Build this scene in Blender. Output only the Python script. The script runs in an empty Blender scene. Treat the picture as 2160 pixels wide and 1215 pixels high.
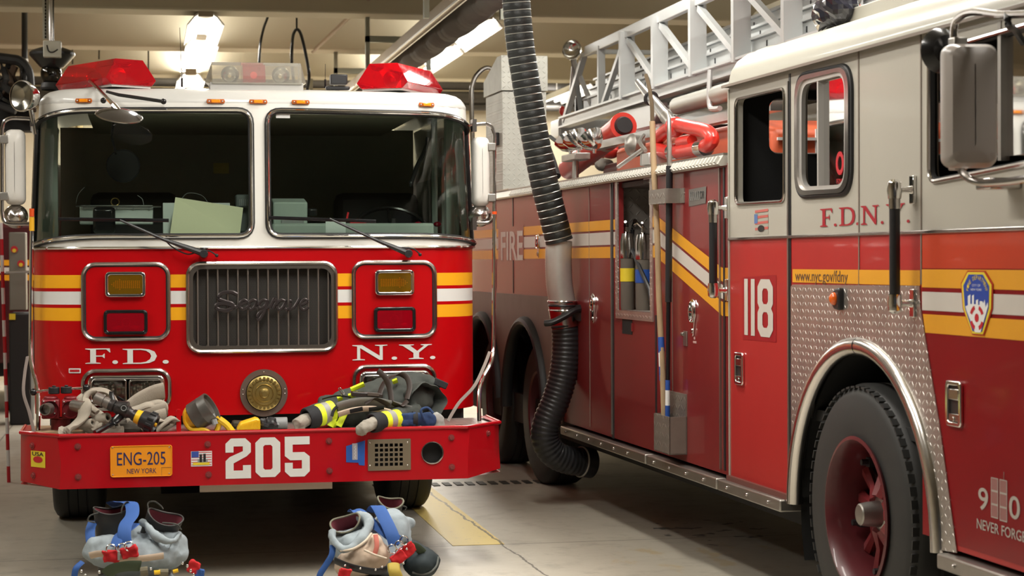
import bpy, bmesh, math, random
from mathutils import Vector, Matrix, noise, geometry
random.seed(4)
C = bpy.context.scene.collection
R = math.radians
PI = math.pi

# ------------------------------------------------------------------ camera
TH, PH, RO = R(11), 57.5/4000, .005
CAM = Vector((0, 0, 1.625))
fw = Vector((math.sin(TH)*math.cos(PH), math.cos(TH)*math.cos(PH), -math.sin(PH)))
r0 = Vector((math.cos(TH), -math.sin(TH), 0)); u0 = r0.cross(fw)
rt = r0*math.cos(RO) - u0*math.sin(RO); up = r0*math.sin(RO) + u0*math.cos(RO)
cd = bpy.data.cameras.new('camera'); cam = bpy.data.objects.new('camera', cd); C.objects.link(cam)
cam.matrix_world = Matrix(((rt.x, up.x, -fw.x, CAM.x), (rt.y, up.y, -fw.y, CAM.y), (rt.z, up.z, -fw.z, CAM.z), (0, 0, 0, 1)))
cd.sensor_width = 36; cd.lens = 36*4000/2160; cd.clip_start = .05; cd.clip_end = 200
cd.dof.use_dof = True; cd.dof.focus_distance = 10.2; cd.dof.aperture_fstop = 4.5
sc = bpy.context.scene
sc.camera = cam
# ------------------------------------------------------------------ world, exposure
w = bpy.data.worlds.new('night_street'); sc.world = w; w.use_nodes = True
w.node_tree.nodes['Background'].inputs[0].default_value = (.75, .72, .68, 1)
w.node_tree.nodes['Background'].inputs[1].default_value = .05
sc.view_settings.view_transform = 'Standard'; sc.view_settings.look = 'None'
sc.view_settings.exposure = 0.0; sc.view_settings.gamma = 1; sc.view_settings.use_curve_mapping = False
sc.cycles.use_denoising = True
sc.cycles.max_bounces = 8; sc.cycles.transparent_max_bounces = 16
sc.cycles.sample_clamp_indirect = 6
LIGHT_W = 57.0     # watts of one twin-tube ceiling fixture
LIGHT_COL = (1.0, .955, .88)
FIXTURES = [  # x, y, half length, share of power; the first five are in view, the rest unseen
    (.60, 19.1, .88, 1), (.62, 20.95, .88, 1), (3.25, 19.1, 1.1, 1), (3.25, 21.4, 1.1, 1), (5.75, 25.6, 1.1, .8),
    (.6, 7.2, 1.18, 1.6), (3.2, 4.6, 1.18, .25), (3.2, 8.0, 1.18, 1.5), (-2.4, 9, 1.18, 1.2), (1.9, 9.3, 1.18, 1.2), (5.8, 9, 1.18, .8),  # the fixture between the two bays is added to brighten the lane floor
    (.6, 12.6, 1.18, .7), (3.2, 12.8, 1.18, .8), (-2.4, 16, 1.18, .8), (5.8, 16, 1.18, .8), (.6, 25.0, 1.1, 5), (3.2, 25.0, 1.1, 5)]  # last two are added out of sight to brighten the rear wall

# ------------------------------------------------------------------ pixel -> place helpers (2160x1215 frame)
def ray(px, py): return fw + rt*((px-1080)/4000) - up*((py-607.5)/4000)
def E(px, py, y=10.33):
    d = ray(px, py); k = y/d.y; p = CAM + d*k; return p.x, p.z
def FL(px, py, z=0.0):
    d = ray(px, py); k = (z-CAM.z)/d.z; return CAM + d*k
TA, TP = R(1.82), 3.17
tn = Vector((math.cos(TA), math.sin(TA), 0)); tu = Vector((-math.sin(TA), math.cos(TA), 0))
def T(px, py, t=0.0):     # point of the ladder truck's side plane: distance along, height
    d = ray(px, py); k = (TP+t)/d.dot(tn); p = CAM + d*k; return p.dot(tu), p.z
def T3(px, py, t=0.0):
    s, z = T(px, py, t); return Vector((t, s, z))
def W3(px, py, y):
    x, z = E(px, py, y); return Vector((x, y, z))

# ------------------------------------------------------------------ materials
class X:
    def __init__(s, nt, o): s.nt = nt; s.o = o
    def _m(s, op, a, b=None, c=None):
        n = s.nt.nodes.new('ShaderNodeMath'); n.operation = op
        for i, v in enumerate((a, b, c)):
            if v is None: continue
            if isinstance(v, X): s.nt.links.new(v.o, n.inputs[i])
            else: n.inputs[i].default_value = v
        return X(s.nt, n.outputs[0])
    def __add__(s, b): return s._m('ADD', s, b)
    def __sub__(s, b): return s._m('SUBTRACT', s, b)
    def __mul__(s, b): return s._m('MULTIPLY', s, b)
    def __truediv__(s, b): return s._m('DIVIDE', s, b)
    def f(s): return s._m('FLOOR', s)
    def fr(s): return s._m('FRACT', s)
    def ab(s): return s._m('ABSOLUTE', s)
    def gt(s, b): return s._m('GREATER_THAN', s, b)
    def lt(s, b): return s._m('LESS_THAN', s, b)
    def mod(s, b): return s._m('FLOORED_MODULO', s, b)
    def mx(s, b): return s._m('MAXIMUM', s, b)
    def mn(s, b): return s._m('MINIMUM', s, b)
    def cl(s): return s._m('MULTIPLY', s, 1.0) if 0 else s._m('MINIMUM', s._m('MAXIMUM', s, 0.0), 1.0)
def coords(nt):
    tc = nt.nodes.new('ShaderNodeTexCoord'); sp = nt.nodes.new('ShaderNodeSeparateXYZ')
    nt.links.new(tc.outputs['Object'], sp.inputs[0])
    return tc.outputs['Object'], [X(nt, sp.outputs[i]) for i in range(3)]
def noi(nt, vec, scale, detail=4, rough=.55, stretch=None):
    if stretch:
        m = nt.nodes.new('ShaderNodeMapping'); m.inputs['Scale'].default_value = stretch
        nt.links.new(vec, m.inputs[0]); vec = m.outputs[0]
    n = nt.nodes.new('ShaderNodeTexNoise'); n.inputs['Scale'].default_value = scale
    n.inputs['Detail'].default_value = detail; n.inputs['Roughness'].default_value = rough
    nt.links.new(vec, n.inputs['Vector']); return X(nt, n.outputs[0])
def mixc(nt, f, a, b):
    n = nt.nodes.new('ShaderNodeMix'); n.data_type = 'RGBA'
    if isinstance(f, X): nt.links.new(f.o, n.inputs[0])
    else: n.inputs[0].default_value = f
    for i, v in ((6, a), (7, b)):
        if isinstance(v, (tuple, list)): n.inputs[i].default_value = (*v[:3], 1)
        else: nt.links.new(v, n.inputs[i])
    return n.outputs[2]
def base(name):
    m = bpy.data.materials.new(name); m.use_nodes = True
    return m, m.node_tree, m.node_tree.nodes['Principled BSDF']
def setp(b, rough=.5, metal=0, coat=0, spec=.5):
    b.inputs['Roughness'].default_value = rough; b.inputs['Metallic'].default_value = metal
    b.inputs['Coat Weight'].default_value = coat; b.inputs['Coat Roughness'].default_value = .06
    b.inputs['Specular IOR Level'].default_value = spec
def bump(nt, b, h, strength=.3, dist=.002):
    n = nt.nodes.new('ShaderNodeBump'); n.inputs['Strength'].default_value = strength; n.inputs['Distance'].default_value = dist
    nt.links.new(h.o, n.inputs['Height']); nt.links.new(n.outputs[0], b.inputs['Normal'])
MATS = {}
def M(name, col, rough=.5, metal=0, coat=0, spec=.5, nz=0, nscale=8, bmp=0, bscale=60, emit=None, es=0, dark=None, stretch=None):
    if name in MATS: return MATS[name]
    m, nt, b = base(name); setp(b, rough, metal, coat, spec)
    b.inputs['Base Color'].default_value = (*col, 1)
    o, _ = coords(nt)
    if nz:
        n = noi(nt, o, nscale, stretch=stretch)
        d = dark or tuple(c*.55 for c in col)
        nt.links.new(mixc(nt, ((n-.42)*(2.2*nz)).cl(), col, d), b.inputs['Base Color'])
    if bmp: bump(nt, b, noi(nt, o, bscale), bmp, .003)
    if emit:
        b.inputs['Emission Color'].default_value = (*emit, 1); b.inputs['Emission Strength'].default_value = es
    MATS[name] = m; return m
def clearmat(name, tint, rough=.03, refl=1.0, ior=1.5, alpha_solid=0.0):
    m = bpy.data.materials.new(name); m.use_nodes = True; nt = m.node_tree; nt.nodes.clear()
    out = nt.nodes.new('ShaderNodeOutputMaterial'); tr = nt.nodes.new('ShaderNodeBsdfTransparent'); gl = nt.nodes.new('ShaderNodeBsdfGlossy')
    tr.inputs[0].default_value = (*tint, 1); gl.inputs['Roughness'].default_value = rough; gl.inputs[0].default_value = (refl, refl, refl, 1)
    fr = nt.nodes.new('ShaderNodeFresnel'); fr.inputs[0].default_value = ior; mx = nt.nodes.new('ShaderNodeMixShader')
    nt.links.new(fr.outputs[0], mx.inputs[0])
    first = tr.outputs[0]
    if alpha_solid:
        df = nt.nodes.new('ShaderNodeBsdfDiffuse'); df.inputs[0].default_value = (*tint, 1)
        m2 = nt.nodes.new('ShaderNodeMixShader'); m2.inputs[0].default_value = alpha_solid
        nt.links.new(tr.outputs[0], m2.inputs[1]); nt.links.new(df.outputs[0], m2.inputs[2]); first = m2.outputs[0]
    nt.links.new(first, mx.inputs[1]); nt.links.new(gl.outputs[0], mx.inputs[2]); nt.links.new(mx.outputs[0], out.inputs[0])
    MATS[name] = m; return m
RED = (.46, .0003, .003); YEL = (.86, .40, .015); WHT = (.80, .79, .745); STW = (.72, .72, .70)
red = M('engine_red', RED, .35, coat=.15, spec=.25, nz=.12, nscale=2)
def zbands(name, bands, basec, rough=.35, coat=.15, dirt=.0, ztop=None, wcol=WHT):
    """paint with horizontal bands: list of (z0, z1, colour)"""
    m, nt, b = base(name); setp(b, rough, 0, coat, .25)
    o, (x, y, z) = coords(nt); c = None
    n = noi(nt, o, 1.6, 6, .6)
    c = mixc(nt, ((n-.45)*dirt*3).cl(), basec, tuple(k*.45 for k in basec))
    for z0, z1, col in bands:
        c = mixc(nt, z.gt(z0)*z.lt(z1), c, col)
    if dirt:
        g = noi(nt, o, 9, 8, .7, (1, 1, .25))
        c = mixc(nt, ((g-.60)*4).cl()*dirt*.5, c, (.16, .12, .11))
    nt.links.new(c, b.inputs['Base Color']); MATS[name] = m; return m
engpaint = zbands('engine_paint', [(1.49, 1.56, YEL), (1.402, 1.472, STW), (1.315, 1.384, YEL), (1.705, 9, WHT)], RED)
white = M('white_paint', (.72, .715, .68), .3, coat=.5, nz=.05)
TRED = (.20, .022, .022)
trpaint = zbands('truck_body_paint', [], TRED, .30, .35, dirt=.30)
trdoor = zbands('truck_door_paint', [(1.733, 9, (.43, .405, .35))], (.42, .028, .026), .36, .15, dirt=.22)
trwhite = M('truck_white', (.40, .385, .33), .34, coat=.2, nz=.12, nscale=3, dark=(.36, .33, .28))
chrome = M('chrome', (.82, .81, .80), .12, 1)
chrome_d = M('worn_chrome', (.55, .52, .50), .2, 1, nz=.3, nscale=20)
steel = M('steel', (.42, .40, .37), .42, 1, nz=.3, nscale=9)
alu = M('aluminium', (.60, .60, .58), .38, .85, nz=.2, nscale=6)
ladgrey = M('ladder_grey', (.55, .57, .57), .42, .35, nz=.15, nscale=5)
blk = M('black_rubber', (.012, .012, .013), .55, nz=.4, nscale=12, dark=(.03, .028, .026))
blkg = M('black_gloss', (.01, .01, .011), .22)
blkp = M('black_plastic', (.018, .018, .02), .4, bmp=.15)
dark = M('dark_interior', (.008, .008, .008), .8)
intgrey = M('interior_grey_green', (.42, .50, .45), .6, nz=.2)
amber = M('amber_lens', (.9, .28, .01), .18, coat=.6, emit=(.9, .25, 0), es=.08)
grey = M('grey_plastic', (.26, .27, .27), .5)
brass = M('brass', (.46, .34, .12), .34, .9, nz=.3, nscale=25)
yellow = M('yellow_plastic', (.85, .52, .02), .35)
hosecloth = M('hose_cotton', (.40, .355, .29), .9, nz=.5, nscale=9, bmp=.4, bscale=160, dark=(.20, .17, .14))
coatcl = M('coat_cloth', (.055, .062, .055), .85, nz=.4, nscale=10, bmp=.4, bscale=300, dark=(.02, .022, .02))
coatblk = M('coat_trim_black', (.018, .019, .022), .8, bmp=.3, bscale=200)
lime = M('lime_reflective', (.80, .95, .03), .5)
silv = M('silver_reflective', (.34, .34, .32), .45)
knit = M('knit_wrist', (.36, .33, .28), .95, nz=.4, nscale=20, bmp=.5, bscale=220)
pantcl = M('pants_lining', (.33, .385, .42), .9, nz=.5, nscale=7, bmp=1.0, bscale=22, dark=(.22, .25, .27))
tan = M('tan_lining', (.62, .49, .38), .9, nz=.3, nscale=9)
bluest = M('blue_webbing', (.028, .10, .35), .75, nz=.3)
redcl = M('red_cloth', (.55, .01, .015), .8, nz=.2)
greencl = M('olive_webbing', (.06, .085, .05), .85, nz=.3)
boot = M('boot_leather', (.02, .019, .018), .5, nz=.4, nscale=15, dark=(.05, .045, .04))
maroon = M('boot_lining', (.20, .035, .05), .85, nz=.3)
bluegl = M('glove_blue', (.02, .05, .14), .85, nz=.4, nscale=18, bmp=.3)
glass = clearmat('windshield_glass', (.86, .94, .88))
glass_t = clearmat('truck_glass', (.55, .66, .58), refl=.9)
rlens = clearmat('red_clear_plastic', (.92, .006, .03), .04, ior=1.6, alpha_solid=.24)
clens = clearmat('clear_plastic', (.86, .84, .76), .08, ior=1.5, alpha_solid=.22)
alens = clearmat('amber_clear_plastic', (.75, .42, .02), .06, ior=1.5, alpha_solid=.15)
hglass = clearmat('headlamp_glass', (.92, .92, .90), .03)
mirr = M('mirror_back', (.66, .64, .60), .35, nz=.1)
mirt = M('mirror_back_shaded', (.36, .32, .29), .3, nz=.1)  # darker copy of the mirror back, its weak light put into the colour
wood = M('hook_wood', (.36, .25, .14), .7, nz=.7, nscale=5, stretch=(4, 4, .6), dark=(.14, .10, .06))
orange = M('orange_plastic', (.85, .12, .02), .45)
wire = M('wire_ring', (.55, .56, .52), .35, .9)
hoseblk = M('exhaust_hose_black', (.012, .014, .013), .42, bmp=.5, bscale=120)
flexm = M('flex_steel', (.50, .48, .44), .40, .45, nz=.3, nscale=14)
ductm = M('duct_fabric', (.16, .15, .135), .7, nz=.3, nscale=6)
beige = M('rail_beige', (.42, .33, .22), .5)
paper = M('yellow_paper', (.95, .95, .66), .8)
paperw = M('white_paper', (.85, .92, .90), .8)
redpaint = M('monitor_red', (.62, .03, .02), .35, coat=.3, nz=.5, nscale=14, dark=(.35, .02, .015))
orangebody = M('orange_red_body', (.65, .10, .04), .4)
siren_plate = M('siren_plate', (.16, .11, .09), .45, .4, nz=.3)
plateo = M('plate_orange', (.85, .30, .01), .45)
platen = M('plate_navy', (.02, .02, .10), .5)
stk_w = M('sticker_white', (.75, .75, .74), .5)
stk_b = M('sticker_blue', (.02, .10, .42), .5)
stk_y = M('sticker_yellow', (.75, .58, .03), .5)
stk_r = M('sticker_red', (.50, .01, .02), .5)
stk_k = M('sticker_black', (.015, .015, .015), .5)
decw = M('decal_white', (.72, .72, .69), .45, nz=.1)
decg = M('decal_grey', (.42, .38, .34), .45)
decr = M('decal_red', (.36, .008, .02), .4)
decy = M('decal_yellow', (.74, .34, .02), .4, nz=.12)
tdecw = M('truck_decal_white', (.58, .54, .49), .45, nz=.2, nscale=5)
fadedorange = zbands('faded_red', [], (.50, .05, .018), .4, .2, dirt=.3)
bagm = M('bag_black_film', (.02, .02, .03), .12, coat=.5)
tubem = M('tube_glow', (1, 1, 1), .5, emit=(1, .97, .90), es=9)
glowl = M('lens_red_glow', (.6, .0, .01), .2, emit=(1, .02, .02), es=.5)

def diamond(name, ax, cell=.032, col=(.60, .56, .52), rough=.36, metal=.85, st=.9):
    m, nt, b = base(name); setp(b, rough, metal)
    o, c3 = coords(nt); a, c = c3[ax[0]], c3[ax[1]]
    i = (a/cell).f(); j = (c/cell).f(); par = (i+j).mod(2.0)
    lx = (a/cell).fr()-.5; ly = (c/cell).fr()-.5
    sg = par*2.0-1.0
    p = (lx+ly*sg)*.7071; q = (lx*sg-ly)*.7071
    d = (p*p)/(.42*.42) + (q*q)/(.12*.12)
    h = (d*-1.0+1.0).cl()
    bump(nt, b, h, st, .004)
    n = noi(nt, o, 6, 6, .6)
    nt.links.new(mixc(nt, ((n-.4)*1.6).cl(), col, tuple(k*.6 for k in col)), b.inputs['Base Color'])
    MATS[name] = m; return m
dp_side = diamond('diamond_plate_side', (1, 2))
dp_top = diamond('diamond_plate_top', (0, 1))
dp_front = diamond('diamond_plate_front', (0, 2), .04, (.56, .57, .52), .55, .3, .6)
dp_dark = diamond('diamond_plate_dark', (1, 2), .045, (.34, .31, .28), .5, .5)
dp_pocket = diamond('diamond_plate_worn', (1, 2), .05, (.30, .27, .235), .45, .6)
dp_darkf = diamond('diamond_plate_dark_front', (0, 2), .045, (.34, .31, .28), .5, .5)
def mesh_pattern():
    m, nt, b = base('expanded_mesh'); setp(b, .5, .3)
    o, (x, y, z) = coords(nt)
    a = x/.0135; c = z/.0065
    l1 = ((a+c).fr()-.5).ab(); l2 = ((a-c).fr()-.5).ab()
    f = l1.lt(.14).mx(l2.lt(.14))
    nt.links.new(mixc(nt, f, (.004, .004, .004), (.075, .068, .06)), b.inputs['Base Color'])
    MATS['mesh'] = m; return m
meshm = mesh_pattern()

# ------------------------------------------------------------------ mesh builder
OFF = {}
def tag(o, label=None, cat=None, group=None, kind=None):
    if label: o['label'] = label
    if cat: o['category'] = cat
    if group: o['group'] = group
    if kind: o['kind'] = kind
    return o
def thing(name, loc, label, cat, group=None, rot=0.0, origin=None):
    """Empty at the base; parts are written in coordinates whose origin is `origin` (default: world)"""
    o = bpy.data.objects.new(name, None); C.objects.link(o); o.empty_display_size = .2
    o.location = loc; o.rotation_euler = (0, 0, rot)
    OFF[o.name] = Vector(loc) if origin is None else Vector(origin)
    return tag(o, label, cat, group)
SPLIT = {'bracket', 'crew_seat', 'compartment_floor', 'plate_screw', 'snap_clip', 'valve_wheel', 'chassis', 'cab_lining', 'screw', 'rivet', 'siren_teeth', 'bolt', 'fly_rail_x', 'vent_fins', 'reflector_bowl', 'rotator_bowl', 'rotator_bulb', 'slot_corner', 'tip_brace', 'rail_slot', 'wires', 'rim_clamp', 'ladder_guides', 'door_labels', 'rail_lip', 'yellow_hardware', 'tan_tube', 'lining_seam', 'leather_strap', 'door_liner', 'crossview', 'torn_tape', 'hook_patch', 'strut', 'ladder_bed_beam', 'bail_bar', 'roof_work', 'deck_cables', 'lettering'}
class MB:
    def __init__(s): s.v = []; s.f = []
    def add(s, vs, fs):
        k = len(s.v); s.v += [Vector(p) for p in vs]; s.f += [tuple(i+k for i in f) for f in fs]; return s
    def box(s, a, b, rot=None, piv=None):
        a = Vector(a); b = Vector(b)
        vs = [Vector((x, y, z)) for z in (a.z, b.z) for y in (a.y, b.y) for x in (a.x, b.x)]
        if rot is not None:
            c = (a+b)/2 if piv is None else Vector(piv); vs = [c + rot @ (p-c) for p in vs]
        return s.add(vs, [(0, 2, 3, 1), (4, 5, 7, 6), (0, 1, 5, 4), (2, 6, 7, 3), (0, 4, 6, 2), (1, 3, 7, 5)])
    def ring(s, c, ax, r, n, e=None, ph=0):
        ax = Vector(ax).normalized(); e1 = Vector(e) if e is not None else (Vector((0, 0, 1)) if abs(ax.z) < .9 else Vector((1, 0, 0)))
        e1 = (e1-ax*e1.dot(ax)).normalized(); e2 = ax.cross(e1)
        return [Vector(c)+e1*math.cos(ph+2*PI*i/n)*r+e2*math.sin(ph+2*PI*i/n)*r for i in range(n)]
    def cyl(s, p0, p1, ra, rb=None, n=16, caps=True):
        rb = ra if rb is None else rb; ax = Vector(p1)-Vector(p0)
        vs = s.ring(p0, ax, ra, n)+s.ring(p1, ax, rb, n)
        fs = [(i, (i+1) % n, n+(i+1) % n, n+i) for i in range(n)]
        if caps: fs += [tuple(range(n))[::-1], tuple(range(n, 2*n))]
        return s.add(vs, fs)
    def lathe(s, prof, o, ax, n=24, e=None):
        """prof: list of (radius, height along axis)"""
        ax = Vector(ax).normalized(); k = len(s.v); o = Vector(o)
        for r_, h in prof: s.v += s.ring(o+ax*h, ax, max(r_, 1e-5), n, e)
        m = len(prof)
        for j in range(m-1):
            for i in range(n): s.f.append((k+j*n+i, k+j*n+(i+1) % n, k+(j+1)*n+(i+1) % n, k+(j+1)*n+i))
        return s
    def tube(s, path, r, n=10, closed=False, caps=True, rad=None, sq=None, upv=None):
        P = [Vector(p) for p in path]; m = len(P); k = len(s.v)
        prev = None
        for i, p in enumerate(P):
            if closed: t = P[(i+1) % m]-P[i-1]
            else: t = P[min(i+1, m-1)]-P[max(i-1, 0)]
            if t.length < 1e-9: t = Vector((0, 0, 1))
            t.normalize()
            if upv is not None: e1 = Vector(upv[i] if isinstance(upv, list) else upv)
            elif prev is None: e1 = Vector((0, 0, 1)) if abs(t.z) < .9 else Vector((1, 0, 0))
            else: e1 = prev
            e1 = e1-t*e1.dot(t)
            if e1.length < 1e-6: e1 = t.orthogonal()
            e1.normalize(); prev = e1; e2 = t.cross(e1)
            ri = rad[i] if rad else r
            a, b = (ri, ri) if sq is None else (ri*sq[0], ri*sq[1])
            for q in range(n):
                an = 2*PI*q/n+PI/n*(n == 4)
                s.v.append(p+e1*math.cos(an)*a+e2*math.sin(an)*b)
        for i in range(m if closed else m-1):
            i2 = (i+1) % m
            for q in range(n): s.f.append((k+i*n+q, k+i*n+(q+1) % n, k+i2*n+(q+1) % n, k+i2*n+q))
        if caps and not closed:
            s.f.append(tuple(range(k, k+n))[::-1]); s.f.append(tuple(range(k+(m-1)*n, k+m*n)))
        return s
    def sph(s, c, rad, nu=20, nv=12, rot=None, nz=0, nf=4, seed=0, v0=0.0, v1=1.0, power=1.0):
        c = Vector(c); rad = Vector(rad) if not isinstance(rad, (int, float)) else Vector((rad,)*3); k = len(s.v)
        for j in range(nv+1):
            ph = PI*(v0+(v1-v0)*j/nv)
            for i in range(nu):
                th = 2*PI*i/nu
                cs = lambda q: math.copysign(abs(q)**power, q)
                d = Vector((cs(math.sin(ph))*cs(math.cos(th)), cs(math.sin(ph))*cs(math.sin(th)), cs(math.cos(ph))))
                p = Vector((d.x*rad.x, d.y*rad.y, d.z*rad.z))
                if rot is not None: p = rot @ p
                if nz:
                    q = (c+p)*nf+Vector((seed, seed*1.7, 0)); p = p*(1+nz*(noise.noise(q)+.5*(1-2*abs(noise.noise(q*2.1)))-.3))
                s.v.append(c+p)
        for j in range(nv):
            for i in range(nu): s.f.append((k+j*nu+i, k+(j+1)*nu+i, k+(j+1)*nu+(i+1) % nu, k+j*nu+(i+1) % nu))
        return s
    def prism(s, poly, fn, h0, h1):
        """poly of (a,b); fn(a,b,h)->point"""
        n = len(poly); vs = [fn(a, b, h0) for a, b in poly]+[fn(a, b, h1) for a, b in poly]
        return s.add(vs, [tuple(range(n)), tuple(range(n, 2*n))[::-1]]+[(i, n+i, n+(i+1) % n, (i+1) % n) for i in range(n)])
    def sheet(s, outer, holes, fn, step=.15, thick=0.0, stepv=None):
        """flat region with holes, triangulated, mapped by fn(a,b,h)"""
        pts, edges = [], []
        def loop(L):
            k = len(pts)
            for i, p in enumerate(L):
                pts.append(Vector((p[0], p[1]))); edges.append((k+i, k+(i+1) % len(L)))
        loops = [dens(L, step) for L in [outer]+list(holes)]
        for L in loops: loop(L)
        xs = [p[0] for p in outer]; ys = [p[1] for p in outer]; sv = stepv or step
        nx = max(1, int((max(xs)-min(xs))/step)); ny = max(1, int((max(ys)-min(ys))/sv))
        for i in range(1, nx):
            for j in range(1, ny):
                q = (min(xs)+(max(xs)-min(xs))*i/nx, min(ys)+(max(ys)-min(ys))*j/ny)
                if inside(q, outer) and not any(inside(q, h) for h in holes):
                    if all(dist_loop(q, L) > step*.3 for L in loops): pts.append(Vector(q))
        vs, _, fs = geometry.delaunay_2d_cdt(pts, edges, [], 0, 1e-6)[:3]
        keep = []
        for f in fs:
            cx = sum(vs[i].x for i in f)/len(f); cy = sum(vs[i].y for i in f)/len(f)
            if inside((cx, cy), outer) and not any(inside((cx, cy), h) for h in holes): keep.append(tuple(f))
        n = len(vs)
        if not thick: return s.add([fn(v.x, v.y, 0) for v in vs], keep)
        ec = {}
        for f in keep:
            for a, b in zip(f, f[1:]+f[:1]): ec[(a, b)] = 1
        walls = [(a, b) for (a, b) in ec if (b, a) not in ec]
        return s.add([fn(v.x, v.y, 0) for v in vs]+[fn(v.x, v.y, thick) for v in vs],
                     keep+[tuple(i+n for i in f)[::-1] for f in keep]+[(b, a, a+n, b+n) for a, b in walls])
    def pieces(s):
        f_ = list(range(len(s.v)))
        def find(a):
            while f_[a] != a: f_[a] = f_[f_[a]]; a = f_[a]
            return a
        for f in s.f:
            for q in f[1:]: f_[find(q)] = find(f[0])
        groups = {}
        for i, f in enumerate(s.f): groups.setdefault(find(f[0]), []).append(f)
        out = []
        for fs in groups.values():
            ids = sorted({i for f in fs for i in f}); mp = {a: b for b, a in enumerate(ids)}; m = MB()
            m.v = [s.v[i] for i in ids]; m.f = [tuple(mp[i] for i in f) for f in fs]; out.append(m)
        return out
    def build(s, name, mat, parent=None, smooth=True, bevel=0, ang=35, label=None, sub=0, kind=None, origin=None):
        if name in SPLIT and parent is not None and kind is None:
            P = s.pieces()
            if len(P) > 1:
                for m in P: o = m._build(name, mat, parent, smooth, bevel, ang, label, sub, kind, origin)
                return o
        return s._build(name, mat, parent, smooth, bevel, ang, label, sub, kind, origin)
    def _build(s, name, mat, parent=None, smooth=True, bevel=0, ang=35, label=None, sub=0, kind=None, origin=None):
        if parent is not None: off = OFF[parent.name]
        elif origin is not None: off = Vector(origin)
        else: off = Vector((0, 0, 0))
        me = bpy.data.meshes.new(name); me.from_pydata([tuple(p-off) for p in s.v], [], s.f)
        me.validate(); me.update()
        bm = bmesh.new(); bm.from_mesh(me); bmesh.ops.recalc_face_normals(bm, faces=bm.faces); bm.to_mesh(me); bm.free()
        me.materials.append(mat)
        if smooth:
            me.polygons.foreach_set('use_smooth', [True]*len(me.polygons)); me.set_sharp_from_angle(angle=R(ang))
        o = bpy.data.objects.new(name, me); C.objects.link(o)
        if parent is not None: o.parent = parent
        else: o.location = off
        OFF[o.name] = off
        if bevel:
            b = o.modifiers.new('bevel', 'BEVEL'); b.width = bevel; b.segments = 2; b.limit_method = 'ANGLE'; b.angle_limit = R(40)
        if sub:
            b = o.modifiers.new('sub', 'SUBSURF'); b.levels = sub; b.render_levels = sub
        if label: o['label'] = label
        if kind: o['kind'] = kind
        return o
def dens(L, step):
    out = []
    for i, p in enumerate(L):
        q = L[(i+1) % len(L)]; d = math.hypot(q[0]-p[0], q[1]-p[1]); n = max(1, int(math.ceil(d/step)))
        out += [(p[0]+(q[0]-p[0])*k/n, p[1]+(q[1]-p[1])*k/n) for k in range(n)]
    return out
def inside(p, L):
    c = False; j = len(L)-1
    for i in range(len(L)):
        if (L[i][1] > p[1]) != (L[j][1] > p[1]) and p[0] < (L[j][0]-L[i][0])*(p[1]-L[i][1])/(L[j][1]-L[i][1])+L[i][0]: c = not c
        j = i
    return c
def dist_loop(p, L): return min(math.hypot(p[0]-q[0], p[1]-q[1]) for q in L)
def rrect(x0, x1, z0, z1, r, n=6):
    if x0 > x1: x0, x1 = x1, x0
    if z0 > z1: z0, z1 = z1, z0
    out = []
    for cx, cz, a in ((x1-r, z0+r, -90), (x1-r, z1-r, 0), (x0+r, z1-r, 90), (x0+r, z0+r, 180)):
        for k in range(n+1):
            t = R(a+90*k/n); out.append((cx+r*math.cos(t), cz+r*math.sin(t)))
    return out
def rpoly(pts, r, n=5):
    """round the corners of any polygon"""
    out = []; m = len(pts)
    for i in range(m):
        p = Vector(pts[i]); a = Vector(pts[i-1])-p; b = Vector(pts[(i+1) % m])-p
        rr = r[i] if isinstance(r, (list, tuple)) else r
        d = min(rr, a.length*.45, b.length*.45); A = p+a.normalized()*d; B = p+b.normalized()*d
        for k in range(n+1):
            t = k/n; q = A*(1-t)**2+p*2*t*(1-t)+B*t*t; out.append((q.x, q.y))
    return out
def spline(pts, n=8):
    P = [Vector(p) for p in pts]; out = []
    for i in range(len(P)-1):
        p0 = P[max(i-1, 0)]; p1 = P[i]; p2 = P[i+1]; p3 = P[min(i+2, len(P)-1)]
        for k in range(n):
            t = k/n
            out.append(.5*((2*p1)+(p2-p0)*t+(2*p0-5*p1+4*p2-p3)*t*t+(3*p1-p0-3*p2+p3)*t**3))
    out.append(P[-1]); return out
def torus(mb, c, ax, Rr, r, n=24, m=8):
    ring = mb.ring(c, ax, Rr, n); return mb.tube(ring, r, m, closed=True)
def rotm(ax, deg): return Matrix.Rotation(R(deg), 3, ax)
def textmb(txt, box, fn, mb=None, bold=0.0, spacing=1.0):
    """flat lettering fitted into box (a0,a1,b0,b1), mapped by fn(a,b,h)"""
    cu = bpy.data.curves.new('t', 'FONT'); cu.body = txt; cu.offset = bold; cu.resolution_u = 4; cu.space_character = spacing
    o = bpy.data.objects.new('t', cu); C.objects.link(o); bpy.context.view_layer.update()
    me = o.evaluated_get(bpy.context.evaluated_depsgraph_get()).to_mesh()
    vs = [v.co.copy() for v in me.vertices]; fs = [tuple(p.vertices) for p in me.polygons]
    o.to_mesh_clear(); bpy.data.objects.remove(o); bpy.data.curves.remove(cu)
    x0 = min(v.x for v in vs); x1 = max(v.x for v in vs); y0 = min(v.y for v in vs); y1 = max(v.y for v in vs)
    a0, a1, b0, b1 = box; mb = mb or MB()
    return mb.add([fn(a0+(v.x-x0)/(x1-x0)*(a1-a0), b0+(v.y-y0)/(y1-y0)*(b1-b0), 0) for v in vs], fs)
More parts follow.
